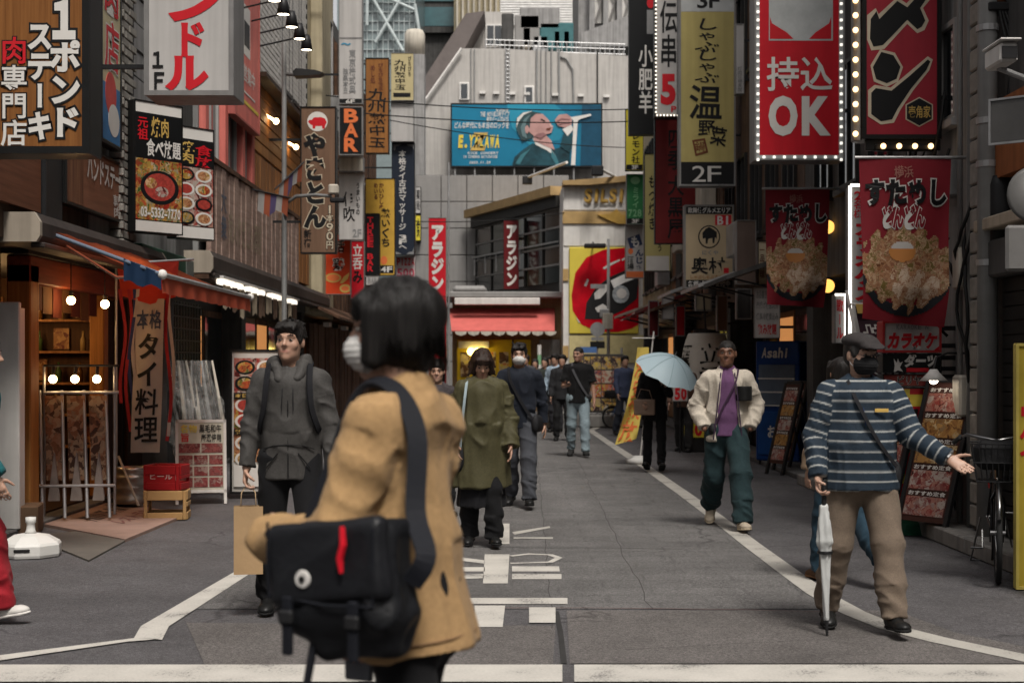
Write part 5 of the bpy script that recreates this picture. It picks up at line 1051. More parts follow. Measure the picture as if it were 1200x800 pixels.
roll_awning('cream capped awning roller above the restaurant front', 11.75, 16.1, -3.95, 2.52, .24)
roll_awning('long rusty awning roller below the faded wood board', 18.2, 30.0, -3.88, 2.68, .28, .36)
def canvas(name, label, y0, y1, x0, z0, x1, z1, val, m, m2):
    t = root_at(name, label, 'awning', x0, (y0 + y1) / 2, z0)
    L_ = (y1 - y0) / 2; n = 14; mb = MB(); vv = []
    for i in range(n + 1):
        y = -L_ + 2 * L_ * i / n
        for j in range(7):
            s = j / 6; vv.append(((x1 - x0) * s, y, (z1 - z0) * s - .05 * math.sin(s * math.pi) + .012 * math.sin(i * 1.7 + j)))
    mb.add(vv, [(i * 7 + j, i * 7 + j + 1, (i + 1) * 7 + j + 1, (i + 1) * 7 + j) for i in range(n) for j in range(6)]).build('canopy', m, t, True)
    vv = []
    for i in range(4 * n + 1):
        y = -L_ + 2 * L_ * i / (4 * n); vv += [(x1 - x0, y, z1 - z0), (x1 - x0 + .012 * math.sin(i * .9), y, z1 - z0 - val + .004 * math.sin(i * 1.3))]
    MB().add(vv, [(2 * i, 2 * i + 1, 2 * i + 3, 2 * i + 2) for i in range(4 * n)]).build('valance', m2, t, True)
    MB().tube((x1 - x0, -L_, z1 - z0), (x1 - x0, L_, z1 - z0), .022).build('front_bar', m_steel, t)
    for y in (-L_ * .85, L_ * .85): MB().path([(0, y, -.1), ((x1 - x0) * .5, y, (z1 - z0) * .5 - .2), (x1 - x0, y, z1 - z0)], .014, 6).build('folding_arm', m_steel, t)
    for y in (-L_, L_): MB().sphere((x1 - x0, y, z1 - z0), .045).build('bar_end', m_white, t, True)
    return t
def translucent(name, c):
    m = mat(name, c, .8, var=.16, scale=2, bump=.2); t = m.node_tree; b = t.nodes['Principled BSDF']; tr = t.nodes.new('ShaderNodeBsdfTranslucent'); mx = t.nodes.new('ShaderNodeMixShader'); mx.inputs[0].default_value = .88
    t.links.new(b.inputs['Base Color'].links[0].from_socket, tr.inputs['Color']); t.links.new(b.outputs[0], mx.inputs[1]); t.links.new(tr.outputs[0], mx.inputs[2]); t.links.new(mx.outputs[0], t.nodes['Material Output'].inputs['Surface']); return m
cv_o = translucent('orange_red_canvas', (.80, .20, .10)); cv_r = mat('red_canvas', (.40, .035, .02), .8, var=.15); cv_b = translucent('blue_canvas', (.03, .055, .12)); cv_b2 = mat('deep_blue_canvas', (.006, .022, .055), .8, var=.15)
canvas('canvas_awning', 'faded orange canvas awning with red valance over the restaurant stall', 12.2, 16.3, -3.95, 2.66, -3.0, 2.27, .16, cv_o, mat('valance_orange', (.42, .075, .035), .8, var=.15))
t = root_at('side_flap', 'blue canvas side flap hanging at the near end of the orange awning', 'awning flap', -3.5, 12.16, 2.12)
MB().add([(.18 + .32 * i / 8, .02 * math.sin(i * 1.9), (.29 - .13 * i / 8 if j else .09 + .02 * math.sin(i * 1.3) - .06 * i / 8)) for j in (0, 1) for i in range(9)], [(i, i + 1, i + 10, i + 9) for i in range(8)]).build('flap', cv_b2, t, True)
MB().tube((-.45, .02, .5), (.5, .02, .15), .018).build('edge_rail', mat('rail_blue', (.12, .15, .2), .5), t)
t = root_at('fascia_band', 'dark green shop fascia with grey end panel behind the orange awning', 'fascia', LX, 16.9, 2.42)
MB().box(0, .12, -1.2, .9, 0, .42, .01).build('green_panel', mat('dark_green', (.012, .06, .035), .6, var=.1), t); MB().box(0, .13, .91, 2.3, .02, .40, .01).build('grey_panel', mat('greengrey', (.10, .11, .10), .7, var=.2), t)
# white strip light and plastic sheeting under the long roller
t = root_at('strip_light', 'bright white strip lights with dusty plastic sheeting under the long awning roller', 'strip light', -3.82, 18.6, 2.5)
for k in range(7):
    MB().box(-.05, .05, k * .95, k * .95 + (.8, .45, .7, .3)[k % 4], .05, .12, .01).build('tube', glow('strip_white', (1, .9, .76), .65), t)
    MB().box(-.06, .06, k * .95 - .05, k * .95 + .9, .125, .16).build('batten', m_white, t)
sr = random.Random(11)
for k in range(12):
    y = .1 + k * .55; hh = sr.uniform(.22, .4); MB().add([(.02 + .02 * math.sin(i * 1.3 + k), y + i * .065, .05 - (hh + .03 * math.sin(i * 2.1)) * j) for j in (0, 1) for i in range(7)], [(i, i + 1, i + 8, i + 7) for i in range(6)]).build('plastic_sheet', [mat('dusty_plastic', (.36, .30, .22), .5, var=.3), mat('brown_plastic', (.13, .085, .06), .6, var=.3)][k % 2], t, True)
MB().box(-.35, -.06, -.4, 6.6, .1, .16).build('hanger_board', m_rust, t)
# brown boarded shop front further along
t = root_at('boarded_front', 'brown boarded shop front with a crooked tin roof edge', 'shopfront', LX + .05, 34, 0)
for k in range(22): MB().box(-.05, .02 + .014 * (k % 3), -5 + k * .6, -4.42 + k * .6, .05, 2.35 + .02 * (k % 2), .006).build('plank', mat('brown_board', (.15, .088, .06), .85, var=.35, streak=.4) if k % 4 else m_rust, t)
tin = MB().add([(x, y, z) for y in (-6, 8) for x, z in ((-.3, 2.95), (.75, 2.45), (.75, 2.40), (-.3, 2.88))], [(0, 1, 5, 4), (1, 2, 6, 5), (2, 3, 7, 6), (0, 3, 7, 4), (0, 1, 2, 3), (4, 5, 6, 7)]).build('tin_roof', m_rust, t)
for k in range(8): MB().box(.3, .42, -5 + k * 1.5, -4.6 + k * 1.5, 2.28, 2.36).build('lamp_box', [m_white, m_dark][k % 2], t)
# spot lamps on arms
for k in range(5):
    y = 20 + k * .78
    t = root_at('spot_lamp', 'black spot lamp on a long arm, %s of the row counted from the salmon panel' % ('first', 'second', 'third', 'fourth', 'fifth')[k], 'spot lamp', -3.34, y, 6.6, group='spot lamps above the timber facade')
    MB().lathe([(0, .26), (.05, .25), (.075, .16), (.1, 0), (.095, 0), (.05, .2), (0, .2)], (0, 0, 0), 16).build('shade', m_black, t, True); MB().lathe([(0, .012), (.085, .012), (.085, .03), (0, .03)], (0, 0, 0), 16).build('lens', glow('warm_lens', (1, .86, .66), 5), t); MB().tube((0, 0, .24), (LX + 3.34, .2, .1), .014).build('arm', m_black, t)
# lamp post
t = root_at('street_lamp', 'grey street lamp post with a flat dark lamp head by the timber facade', 'street lamp', PX(333, 22), 22)
MB().lathe([(0, 0), (.09, 0), (.075, .5), (.042, .55), (.036, PZ(52, 22)), (.02, PZ(50, 22)), (0, PZ(50, 22))], (0, 0, 0), 14).build('post', mat('lamp_grey', (.13, .13, .128), .5, var=.2), t, True)
MB().tube((0, 0, PZ(87, 22)), (.3, 0, PZ(88, 22)), .03).build('arm', MC['lamp_grey'], t); MB().prism([(.17, PZ(91, 22)), (.55, PZ(89.5, 22)), (.62, PZ(87, 22)), (.5, PZ(84, 22)), (.2, PZ(82, 22)), (.15, PZ(86, 22))], -.13, .13).build('lamp_head', m_black, t)
zz = PZ(240, 22); MB().path([(0, 0, PZ(262, 22)), (.05, -.05, zz + .02), (.2, -.1, zz + .12), (.5, -.1, zz + .14), (.75, -.1, zz + .12)], .028, 8).build('curved_arm', MC['lamp_grey'], t, True); MB().box(.7, .86, -.16, -.04, zz + .15, zz + .3, .02).build('camera_box', m_cream, t); MB().box(.72, .95, -.14, -.06, zz + .02, zz + .1, .02).build('camera', m_black, t)
# bunting
tri = [mat('flag_white', (.5, .48, .46), .8), mat('flag_purple', (.13, .10, .22), .8), mat('flag_orange', (.45, .12, .06), .8)]
for i, (a, b) in enumerate(((P(296, 222, 20), P(340, 232, 21.5)), (P(322, 222, 21), P(356, 190, 22.5)))):
    t = thing('pennant', ['striped pennant flag hanging level above the faded board', 'striped pennant flag flying up towards the pig sign'][i], 'flag', a); v = b - a
    MB().tube((0, 0, 0), v, .012).build('staff', m_black, t)
    for j in range(5):
        s0, s1 = .15 + j * .16, .15 + (j + 1) * .16; h0 = .32 - .02 * j
        MB().add([v * s0, v * s1, v * s1 - Vector((.02, .03 * math.sin(j), h0 + .05 * math.sin(j * 2))), v * s0 - Vector((.02, .03 * math.sin(j - 1), h0 + .05 * math.sin(j * 2 - 2)))], [(0, 1, 2, 3)]).build('stripe', tri[(j * 2 if j != 2 else 1) % 3], t)
# rack of framed pictures with bulbs on top
t = root_at('picture_rack', 'aluminium rack of leaning framed pictures lit by three bulbs', 'rack', -4.15, 13.75, .05, 8)
for k in range(4):
    x = -.32 + k * .205; MB().tube((x, -.30, 0), (x - .08, .0, 1.2), .016).build('post', m_steel, t)
for k in range(3):
    x = -.30 + k * .205; MB().add([(x, -.2, .35), (x + .17, -.2, .35), (x + .12, -.03, 1.15), (x - .05, -.03, 1.15), (x, -.17, .35), (x + .17, -.17, .35), (x + .12, 0, 1.15), (x - .05, 0, 1.15)], [(0, 1, 2, 3), (4, 5, 6, 7), (0, 1, 5, 4), (1, 2, 6, 5), (2, 3, 7, 6), (3, 0, 4, 7)]).build('picture', foodmat('dark_photo', [(.03, .012, .006), (.12, .05, .02), (.22, .10, .05), (.3, .22, .14), (.05, .02, .01)], 8, seed=6), t)
    o = MB().sphere((x + .03, -.05, 1.31), .04, 12, 8).build('bulb', m_bulb_s, t, True); MB().tube((x + .03, -.04, 1.34), (x + .03, 0, 1.44), .016).build('socket', m_black, o)
    MB().add([(x + .02, -.26, .16), (x + .13, -.26, .16), (x + .07, -.22, .62), (x + .13, -.24, .2), (x + .08, -.2, .6)], [(0, 1, 2), (1, 3, 4, 2)]).build('folded_umbrella', mat('clear_white', (.2, .17, .15), .3, var=.4), t)
for z, y in ((.3, -.24), (1.18, -.02)): MB().tube((-.36, y, z), (.34, y, z), .015).build('bar', m_steel, t)
MB().tube((-.36, -.01, 1.44), (.34, -.01, 1.44), .012).build('lamp_bar', m_black, t)
for x in (-.36, .3): MB().tube((x, 0, 0), (x, 0, 1.44), .014).build('upright', m_steel, t)
# white cloth banner and Thai ribbons
t = root_at('cloth_banner', 'white cloth banner with large black characters and striped ribbons', 'banner', PX(176, 15), 15, PZ(530, 15), 6)
mbv = []; W_, H_ = .30, 1.62
for j in range(31):
    for i in range(9): u, v = i / 8, j / 30; mbv.append(((u - .5) * W_ - .05 * v, .03 * math.sin(u * 4 + v * 6), H_ * (1 - v)))
MB().add(mbv, [(j * 9 + i, j * 9 + i + 1, (j + 1) * 9 + i + 1, (j + 1) * 9 + i) for j in range(30) for i in range(8)]).build('cloth', mat('banner_cloth', (.38, .35, .33), .85, var=.12), t, True)
g = text_geo('タイ料理', 0, 1, 0, 1, True, .03, 0, .05, 0, 0); g.v = [((q[0] * .8 + .1 - .5) * W_ - .05 * (1 - q[2] * .72 - .06), .03 * math.sin((q[0] * .8 + .1) * 4 + (1 - q[2] * .72 - .06) * 6) - .008, H_ * (q[2] * .72 + .06)) for q in g.v]; g.build('lettering', tk_, t, fix=False)
g = text_geo('本格', 0, 1, 0, 1, False, .04, 0, .05, 0, 0); g.v = [((q[0] * .9 + .05 - .5) * W_ - .01, .03 * math.sin((q[0]) * 4 + (.18) * 6) - .01, H_ * (.80 + .13 * q[2])) for q in g.v]; g.build('lettering', tn_, t, fix=False)
for i, (dx, c, l) in enumerate(((-.24, 0, 1.5), (-.205, 1, 1.45), (-.17, 2, 1.5), (.17, 0, 1.6), (.2, 2, 1.55), (-.30, 0, 1.2))):
    MB().add([(dx + .03 * math.sin(j * .7 + i) + k * .034, .02 * math.sin(j * .9), H_ + .1 - l * j / 10) for j in range(11) for k in (0, 1)], [(2 * j, 2 * j + 1, 2 * j + 3, 2 * j + 2) for j in range(10)]).build('ribbon', [mat('ribbon_red', (.30, .025, .03), .8), mat('ribbon_blue', (.03, .04, .12), .8), mat('ribbon_white', (.4, .36, .35), .8)][c], t, True)
MB().add([(-.34, -.02, H_ + .35), (.3, -.02, H_ + .4), (.26, .02, H_ + .02), (.0, 0, H_ - .06), (-.3, .02, H_ + .03)], [(0, 1, 2, 3, 4)]).build('red_drape', cv_r, t)
MB().tube((-.4, .02, H_ + .36), (.45, .02, H_ + .42), .014).build('rod', m_steel, t)
MB().tube((-.36, .06, -PZ(530, 15) + .05), (-.36, .06, H_ + .4), .014).build('pole', m_steel, t); MB().lathe([(0, 0), (.14, 0), (.13, .05), (0, .06)], (-.36, .06, -PZ(530, 15) + .05), 14).build('foot', m_black, t)
# steel keg
t = root_at('beer_keg', 'dented steel keg behind the crates', 'keg', PX(155, 14.9), 14.9, .05)
MB().lathe([(0, 0), (.17, 0), (.185, .02), (.185, .06), (.17, .08), (.17, .14), (.182, .16), (.17, .18), (.17, .25), (.182, .27), (.17, .29), (.15, .33), (.16, .34), (.16, .38), (.145, .38), (.14, .33), (0, .33)], (0, 0, 0), 24).build('barrel', mat('keg_steel', (.38, .35, .32), .35, metal=.8, var=.2), t, True)
# crates
def crate(name, label, x, y, z, w, h, dpt, m, rz, emb=None):
    t = root_at(name, label, 'crate', x, y, z, rz); r = .022
    for sx in (-1, 1):
        for sy in (-1, 1): MB().box(sx * w / 2 - (r if sx > 0 else 0) * 1.4, sx * w / 2 + (r if sx < 0 else 0) * 1.4, sy * dpt / 2 - (r if sy > 0 else 0) * 1.4, sy * dpt / 2 + (r if sy < 0 else 0) * 1.4, 0, h, .004).build('corner_post', m, t)
    for sy in (-1, 1):
        for z0, z1 in ((.0, .07), (h - .09, h)): MB().box(-w / 2 + .032, w / 2 - .032, sy * dpt / 2 - .012, sy * dpt / 2 + .012, z0, z1, .004).build('rail', m, t)
    for sx in (-1, 1):
        for z0, z1 in ((.0, .07), (h * .45, h * .6), (h - .09, h)): MB().box(sx * w / 2 - .012, sx * w / 2 + .012, -dpt / 2 + .032, dpt / 2 - .032, z0, z1, .004).build('rail', m, t)
    MB().box(-w / 2 + .02, w / 2 - .02, -dpt / 2 + .02, dpt / 2 - .02, .005, .02).build('base', m, t)
    if emb: MB().box(-w / 2 + .034, w / 2 - .034, -dpt / 2 - .006, -dpt / 2 + .006, .071, h - .091).build('panel', m, t); lettering(t, emb, (-w * .33, w * .33, h * .42, h * .72), mat('crate_print', (.45, .3, .28), .6), False, .02, y=-dpt / 2 - .01)
    return t
crate('bottle_crate', 'yellowish plastic bottle crate on the pavement', PX(196, 13.9), 13.9, .0, .40, .28, .32, mat('crate_yellow', (.40, .24, .10), .5, var=.1), 6)
crate('bottle_crate', 'red plastic bottle crate stacked on the yellowish crate', PX(194, 13.9), 13.95, .281, .36, .24, .30, mat('crate_red', (.28, .012, .014), .45, var=.1), -8, 'ビール')
t = tag(MB().box(-.3, .3, -.2, .2, 0, .25, .01).box(-.31, -.02, -.3, .0, .25, .258).build('cardboard_box', mat('cardboard_dark', (.14, .085, .05), .85, var=.2)), 'brown cardboard box beside the white parasol base', 'box'); t.location = (PX(2, 12.6), 12.7, 0); t.rotation_euler.z = .2
t = tag(MB().tube((0, 0, .0), (-.25, .15, .5), .012).build('broom_handle', m_cream), 'pale wooden stick leaning on the keg', 'stick'); t.location = (PX(162, 14.6), 14.62, .05)
# menu A-board with grid of meat photos
t = root_at('menu_board', 'white framed sandwich board with grid of raw meat photos', 'menu board', PX(236, 15.3), 15.3, .0, 14)
def lean(pts, tilt, z0=0): return [(x, y + z * tilt, z + z0) for x, y, z in pts]
def leanbox(name, x0, x1, y0, y1, z0, z1, m, t, tilt):
    mb = MB().box(x0, x1, y0, y1, z0, z1); mb.v = lean(mb.v, tilt); return mb.build(name, m, t)
tl = .22; w2 = .27
leanbox('frame', -w2, w2, 0, .03, .12, .15, m_white, t, tl); leanbox('frame', -w2, w2, 0, .03, .87, .90, m_white, t, tl); leanbox('frame', -w2, -w2 + .03, 0, .03, 0, .9, m_white, t, tl); leanbox('frame', w2 - .03, w2, 0, .03, 0, .9, m_white, t, tl)
leanbox('panel', -w2 + .03, w2 - .03, .008, .025, .15, .87, mat('board_cream', (.46, .44, .36), .6), t, tl)
for i in range(2): leanbox('photo', -.235 + i * .24, -.01 + i * .24, .002, .008, .545, .645, foodmat('raw_meat', [(.07, .01, .01), (.19, .025, .025), (.26, .08, .07), (.11, .014, .014), (.3, .2, .17)], 14, seed=1), t, tl)
for j in range(3):
    for i in range(3): leanbox('photo', -.235 + i * .16, -.09 + i * .16, .002, .008, .18 + j * .12, .28 + j * .12, foodmat('raw_meat', [], 14), t, tl)
for s, x0, x1, z0, z1, m in (('黒毛和牛', -.02, .22, .76, .85, tk_), ('厳選使用', .0, .22, .66, .75, tk_), ('名物', -.22, -.04, .76, .85, ty_), ('旨', -.22, -.12, .66, .76, tr_)):
    g = text_geo(s, x0, x1, z0, z1, False, .03); g.v = lean(g.v, tl); g.build('lettering', m, t, fix=False)
for sx in (-1, 1): MB().tube((sx * (w2 - .015), .45, 0), (sx * (w2 - .015), .2, .88), .012).build('rear_leg', m_white, t)
MB().tube((-w2, .43, .08), (w2, .43, .08), .01).build('crossbar', m_white, t)
# tall lit menu
sign_core('menu_stand', 'tall black framed menu stand with columns of dish photos', (PX(299, 16), 16, .05), 4, .56, 1.62, .12, mat('menu_white', (.45, .43, .40), .5), fr_b, [PN((.08, .06, .95, .30), food_b), PN((.08, .34, .95, .55), food_a), PN((.08, .59, .95, .78), food_c)] + [x for r_ in range(3) for c_ in range(2) for x in (DC((0.1 + c_ * 0.43, 0.075 + r_ * 0.262, 0.5 + c_ * 0.43, 0.175 + r_ * 0.262), [tw_, tk_][(r_ + c_) % 3 == 0], name='plate_print'), DC((0.152 + c_ * 0.43, 0.088 + r_ * 0.262, 0.448 + c_ * 0.43, 0.162 + r_ * 0.262), [food_a, food_c, mat('print_meat', (.3, .04, .03), .5, var=.4, scale=30)][(r_ * 2 + c_) % 3], name='dish_print'))] + [x for r_ in range(3) for c_ in range(2) for x in (DC((0.1 + c_ * 0.43, 0.185 + r_ * 0.262, 0.5 + c_ * 0.43, 0.285 + r_ * 0.262), [tw_, tk_][(r_ + c_) % 3 == 0], name='plate_print'), DC((0.152 + c_ * 0.43, 0.198 + r_ * 0.262, 0.448 + c_ * 0.43, 0.272 + r_ * 0.262), [food_a, food_c, mat('print_meat', (.3, .04, .03), .5, var=.4, scale=30)][(r_ * 2 + c_) % 3], name='dish_print'))] + [PN((.08, .30, .95, .34), tk_), PN((.08, .55, .95, .59), tk_), T('本日おすすめ', (.1, .305, .9, .335), tg_), T('飲み放題付', (.1, .555, .9, .585), tg_), PN((.08, .80, .95, .95), tw_)], fw=.025, cat='menu board')
# plastic wrapped bundle
t = root_at('wrapped_bundle', 'bundle of poles wrapped in creased clear plastic against the shop window', 'bundle', PX(234, 17.5), 17.5, .05)
br2 = random.Random(8)
for k in range(16):
    a = br2.uniform(-.3, .3); MB().path([(a * .6, br2.uniform(-.1, .1), 0), (a, br2.uniform(-.1, .1), .7), (a * 1.1 + br2.uniform(-.1, .1) - .1, br2.uniform(-.1, .1), 1.5)], [.02, .03, .012], 6).build('pole', [m_cream, m_pipe, m_dark][k % 3], t, True)
cl, ct, cb_ = newmat('clear_plastic'); cb_.inputs['Base Color'].default_value = (.5, .5, .48, 1); cb_.inputs['Roughness'].default_value = .15; cb_.inputs['Alpha'].default_value = .28
n_ = ct.nodes.new('ShaderNodeTexNoise'); n_.inputs['Scale'].default_value = 9; n_.inputs['Detail'].default_value = 4; b_ = ct.nodes.new('ShaderNodeBump'); b_.inputs['Strength'].default_value = 1; b_.inputs['Distance'].default_value = .08; ct.links.new(n_.outputs[0], b_.inputs['Height']); ct.links.new(b_.outputs[0], cb_.inputs['Normal'])
vv = []
for j in range(13):
    for i in range(20): a = 2 * math.pi * i / 20; r_ = (.30 + .07 * math.sin(3 * a + j) + br2.uniform(-.03, .03)) * (1 - .35 * abs(j / 12 - .5)); vv.append((r_ * math.cos(a) - .008 * j, r_ * .6 * math.sin(a), j * .125))
MB().add(vv, [(j * 20 + i, j * 20 + (i + 1) % 20, (j + 1) * 20 + (i + 1) % 20, (j + 1) * 20 + i) for j in range(12) for i in range(20)]).build('plastic_wrap', cl, t, True)
# mats
def floor_mat(name, label, pix, th, m, items=()):
    pts = [G(*p) for p in pix]; t = thing(name, label, 'mat', (pts[0][0], pts[0][1], 0))
    q = [(x - pts[0][0], y - pts[0][1]) for x, y in pts]
    MB().prism(q, -.008, th, 'xy').build('sheet', m, t)
    for s, (u0, u1, v0, v1), mm in items:
        g = text_geo(s, u0, u1, v0, v1, False, .03)
        def bil(u, v): a, b, c, d = [Vector(p) for p in q]; r = (d.lerp(c, u)).lerp(a.lerp(b, u), v); return (r.x, r.y, th + .003)
        g.v = [bil(p[0], p[2]) for p in g.v]; g.build('lettering', mm, t, fix=False)
    return t
floor_mat('floor_mat', 'grey rubber mat beside the printed board', [(32, 628), (100, 622), (150, 632), (104, 657)], .008, mat('mat_grey', (.11, .098, .085), .9, var=.15))
floor_mat('fallen_board', 'brown printed board lying flat on the ground', [(36, 613), (112, 586), (219, 604), (147, 634)], .02, mat('board_pinkbrown', (.28, .19, .155), .7, var=.2), [('PRIVATE PARTY', (.30, .92, .50, .72), mat('mat_print', (.05, .035, .03), .7)), ('レストラン', (.35, .9, .25, .42), mat('mat_print2', (.16, .07, .06), .7))])
# white parasol base
t = root_at('parasol_base', 'white octagonal plastic parasol base on the asphalt', 'parasol base', PX(36, 11.2), 11.2, 0, 12)
oc = [(.235 * math.cos(R(22.5 + 45 * i)), .235 * math.sin(R(22.5 + 45 * i))) for i in range(8)]
vv = [(x * s, y * s, z) for s, z in ((1, 0), (1.03, .02), (1.03, .09), (.97, .11), (.6, .16), (.25, .175)) for x, y in oc]
MB().add(vv, [tuple(range(8))[::-1], tuple(range(40, 48))] + [(r * 8 + i, r * 8 + (i + 1) % 8, (r + 1) * 8 + (i + 1) % 8, (r + 1) * 8 + i) for r in range(5) for i in range(8)]).build('tank', mat('white_plastic', (.62, .61, .58), .45, var=.06), t)
MB().lathe([(0, .17), (.05, .17), (.035, .2), (.03, .25), (.04, .26), (.04, .3), (.02, .3), (.02, .28), (0, .28)], (0, 0, 0), 16).build('socket', mat('white_plastic', (1, 1, 1)), t, True); MB().box(-.1, .02, -.232, -.215, .05, .075, .005).build('filler_slot', m_dark, t)

# ================================================================== STREET OBJECTS, RIGHT SIDE
def leaning_menu(label, x, y, w_, h_, tilt, rz, its, food):
    t = root_at('menu_board', label, 'menu board', x, y, .0, rz)
    for sx in (-1, 1): leanbox('rail', sx * w_ / 2 - .02, sx * w_ / 2 + .02, 0, .04, 0, h_, m_black, t, tilt)
    leanbox('panel', -w_ / 2 + .021, w_ / 2 - .021, .01, .03, .15, h_ - .02, mat('menu_dark', (.05, .02, .015), .5), t, tilt)
    leanbox('top_rail', -w_ / 2 + .021, w_ / 2 - .021, .002, .038, h_ - .019, h_ + .02, m_black, t, tilt)
    n = its
    for k in range(n): leanbox('photo', -w_ / 2 + .04, w_ / 2 - .04, .002, .009, .2 + (h_ - .25) * k / n, .2 + (h_ - .25) * (k + .72) / n, food[k % len(food)], t, tilt)
    for k in range(n): g = text_geo('おすすめ定食', -w_ / 2 + .05, w_ / 2 - .05, .2 + (h_ - .25) * (k + .76) / n, .2 + (h_ - .25) * (k + .94) / n, False, .03); g.v = [(a, b + .002 + c * tilt, c) for a, b, c in g.v]; g.build('lettering', tw_, t, fix=False)
    for sx in (-1, 1): MB().tube((sx * (w_ / 2 - .03), h_ * tilt * 1.9, 0), (sx * (w_ / 2 - .03), h_ * .9 * tilt + .03, h_ * .9), .013).build('rear_leg', m_black, t)
    return t
warm1 = foodmat('menu_gold', [(.05, .015, .006), (.28, .13, .04), (.40, .22, .07), (.13, .05, .015), (.45, .33, .18)], 10, seed=2); warm2 = foodmat('menu_red', [(.04, .008, .008), (.26, .05, .04), (.34, .18, .14), (.15, .02, .02), (.36, .3, .26)], 12, seed=9)
leaning_menu('tall black menu board of golden dish photos leaning back under a clamp lamp', 3.47, 12.2, .50, 1.36, .34, -55, 5, [warm2, warm2, warm1, warm1])
leaning_menu('shorter menu board of pinkish dish photos beside the tall one', 3.22, 12.75, .34, 1.1, .34, -55, 4, [warm2])
for i, (x, y, lab) in enumerate(((3.56, 19.4, 'slim leaning menu board of small red photos by the blue machine'), (3.78, 20.1, 'second slim leaning menu board close behind the first by the blue machine'))):
    leaning_menu(lab, x, y, .34, 1.25, .28, -62, 5, [warm2, warm1])
t = root_at('clamp_lamp', 'white shaded clamp lamp lit over the menu boards', 'lamp', 3.66, 12.35, 0)
MB().lathe([(.0, 1.46), (.03, 1.46), (.05, 1.43), (.12, 1.36), (.115, 1.36), (.04, 1.42), (0, 1.42)], (0, 0, 0), 16).build('shade', m_white, t, True); MB().sphere((0, 0, 1.37), .04).build('bulb', glow('lamp_white', (1, .9, .75), 9), t, True); MB().path([(0, 0, 1.46), (.03, .02, 1.56), (.15, .1, 1.6), (.34, .2, 1.6)], .01, 6).build('arm', m_black, t)
# dark nobori leaning
t = root_at('nobori_banner', 'dark purple vertical banner with white edged characters beside the red signs', 'banner', PX(1048, 13.4), 13.4, 0, 0)
vv = []; tip = Vector((-.30, 0, 0))
for j in range(25):
    for i in range(7): u, v = i / 6, j / 24; vv.append(((u - .5) * .30 - .22 + .34 * v, .03 * math.sin(u * 4 + v * 9), 2.05 - 1.5 * v))
MB().add(vv, [(j * 7 + i, j * 7 + i + 1, (j + 1) * 7 + i + 1, (j + 1) * 7 + i) for j in range(24) for i in range(6)]).build('cloth', mat('banner_purple', (.045, .022, .03), .8, var=.15), t, True)
for mm, ow, off in ((tw_, .05, .01), (mat('banner_purple2', (.05, .025, .035), .8), 0, .014)):
    g = text_geo('横浜家系', 0, 1, 0, 1, True, .03, ow); g.v = [((q[0] * .8 - .4) * .30 - .22 + .34 * (1 - (.04 + q[2] * .84)), .03 * math.sin((q[0] * .8 + .1) * 4 + (1 - (.04 + q[2] * .84)) * 9) - off, 2.05 - 1.5 * (1 - (.04 + q[2] * .84))) for q in g.v]; g.build('lettering' if off > .012 else 'lettering_outline', mm, t, fix=False)
MB().add([(-.37, -.02, 2.07), (-.08, -.02, 2.07), (-.05, -.02, 1.98), (-.35, -.02, 1.98)], [(0, 1, 2, 3)]).build('top_band', tg_, t)
MB().tube((-.44, .05, 2.2), (.02, .05, .0), .014).build('pole', m_white, t); MB().tube((-.42, .03, 2.07), (-.05, .03, 2.07), .01).build('crossbar', m_white, t); MB().lathe([(0, 0), (.18, 0), (.17, .08), (.03, .1), (0, .1)], (.02, .05, 0), 16).build('foot', m_dark, t, True)
# green tarp heap
t = tag(MB().build('tarpaulin', mat('green_tarp', (.008, .07, .035), .5, var=.3, bump=.5, bscale=12, dist=.03)), 'crumpled dark green tarpaulin under the menu boards', 'tarpaulin') if False else None
tr2 = random.Random(4); vv = []
for j in range(10):
    for i in range(14): u, v = i / 13, j / 9; e = math.sin(u * math.pi) ** .5 * math.sin(v * math.pi) ** .5; vv.append((3.05 + u * .75, 12.5 + v * .6, .0 + e * (.13 + tr2.uniform(-.03, .05))))
t = tag(MB().add(vv, [(j * 14 + i, j * 14 + i + 1, (j + 1) * 14 + i + 1, (j + 1) * 14 + i) for j in range(9) for i in range(13)]).build('tarpaulin', mat('green_tarp', (.008, .07, .035), .5, var=.3, bump=.5, bscale=12, dist=.03), None, True), 'crumpled dark green tarpaulin under the menu boards', 'tarpaulin')
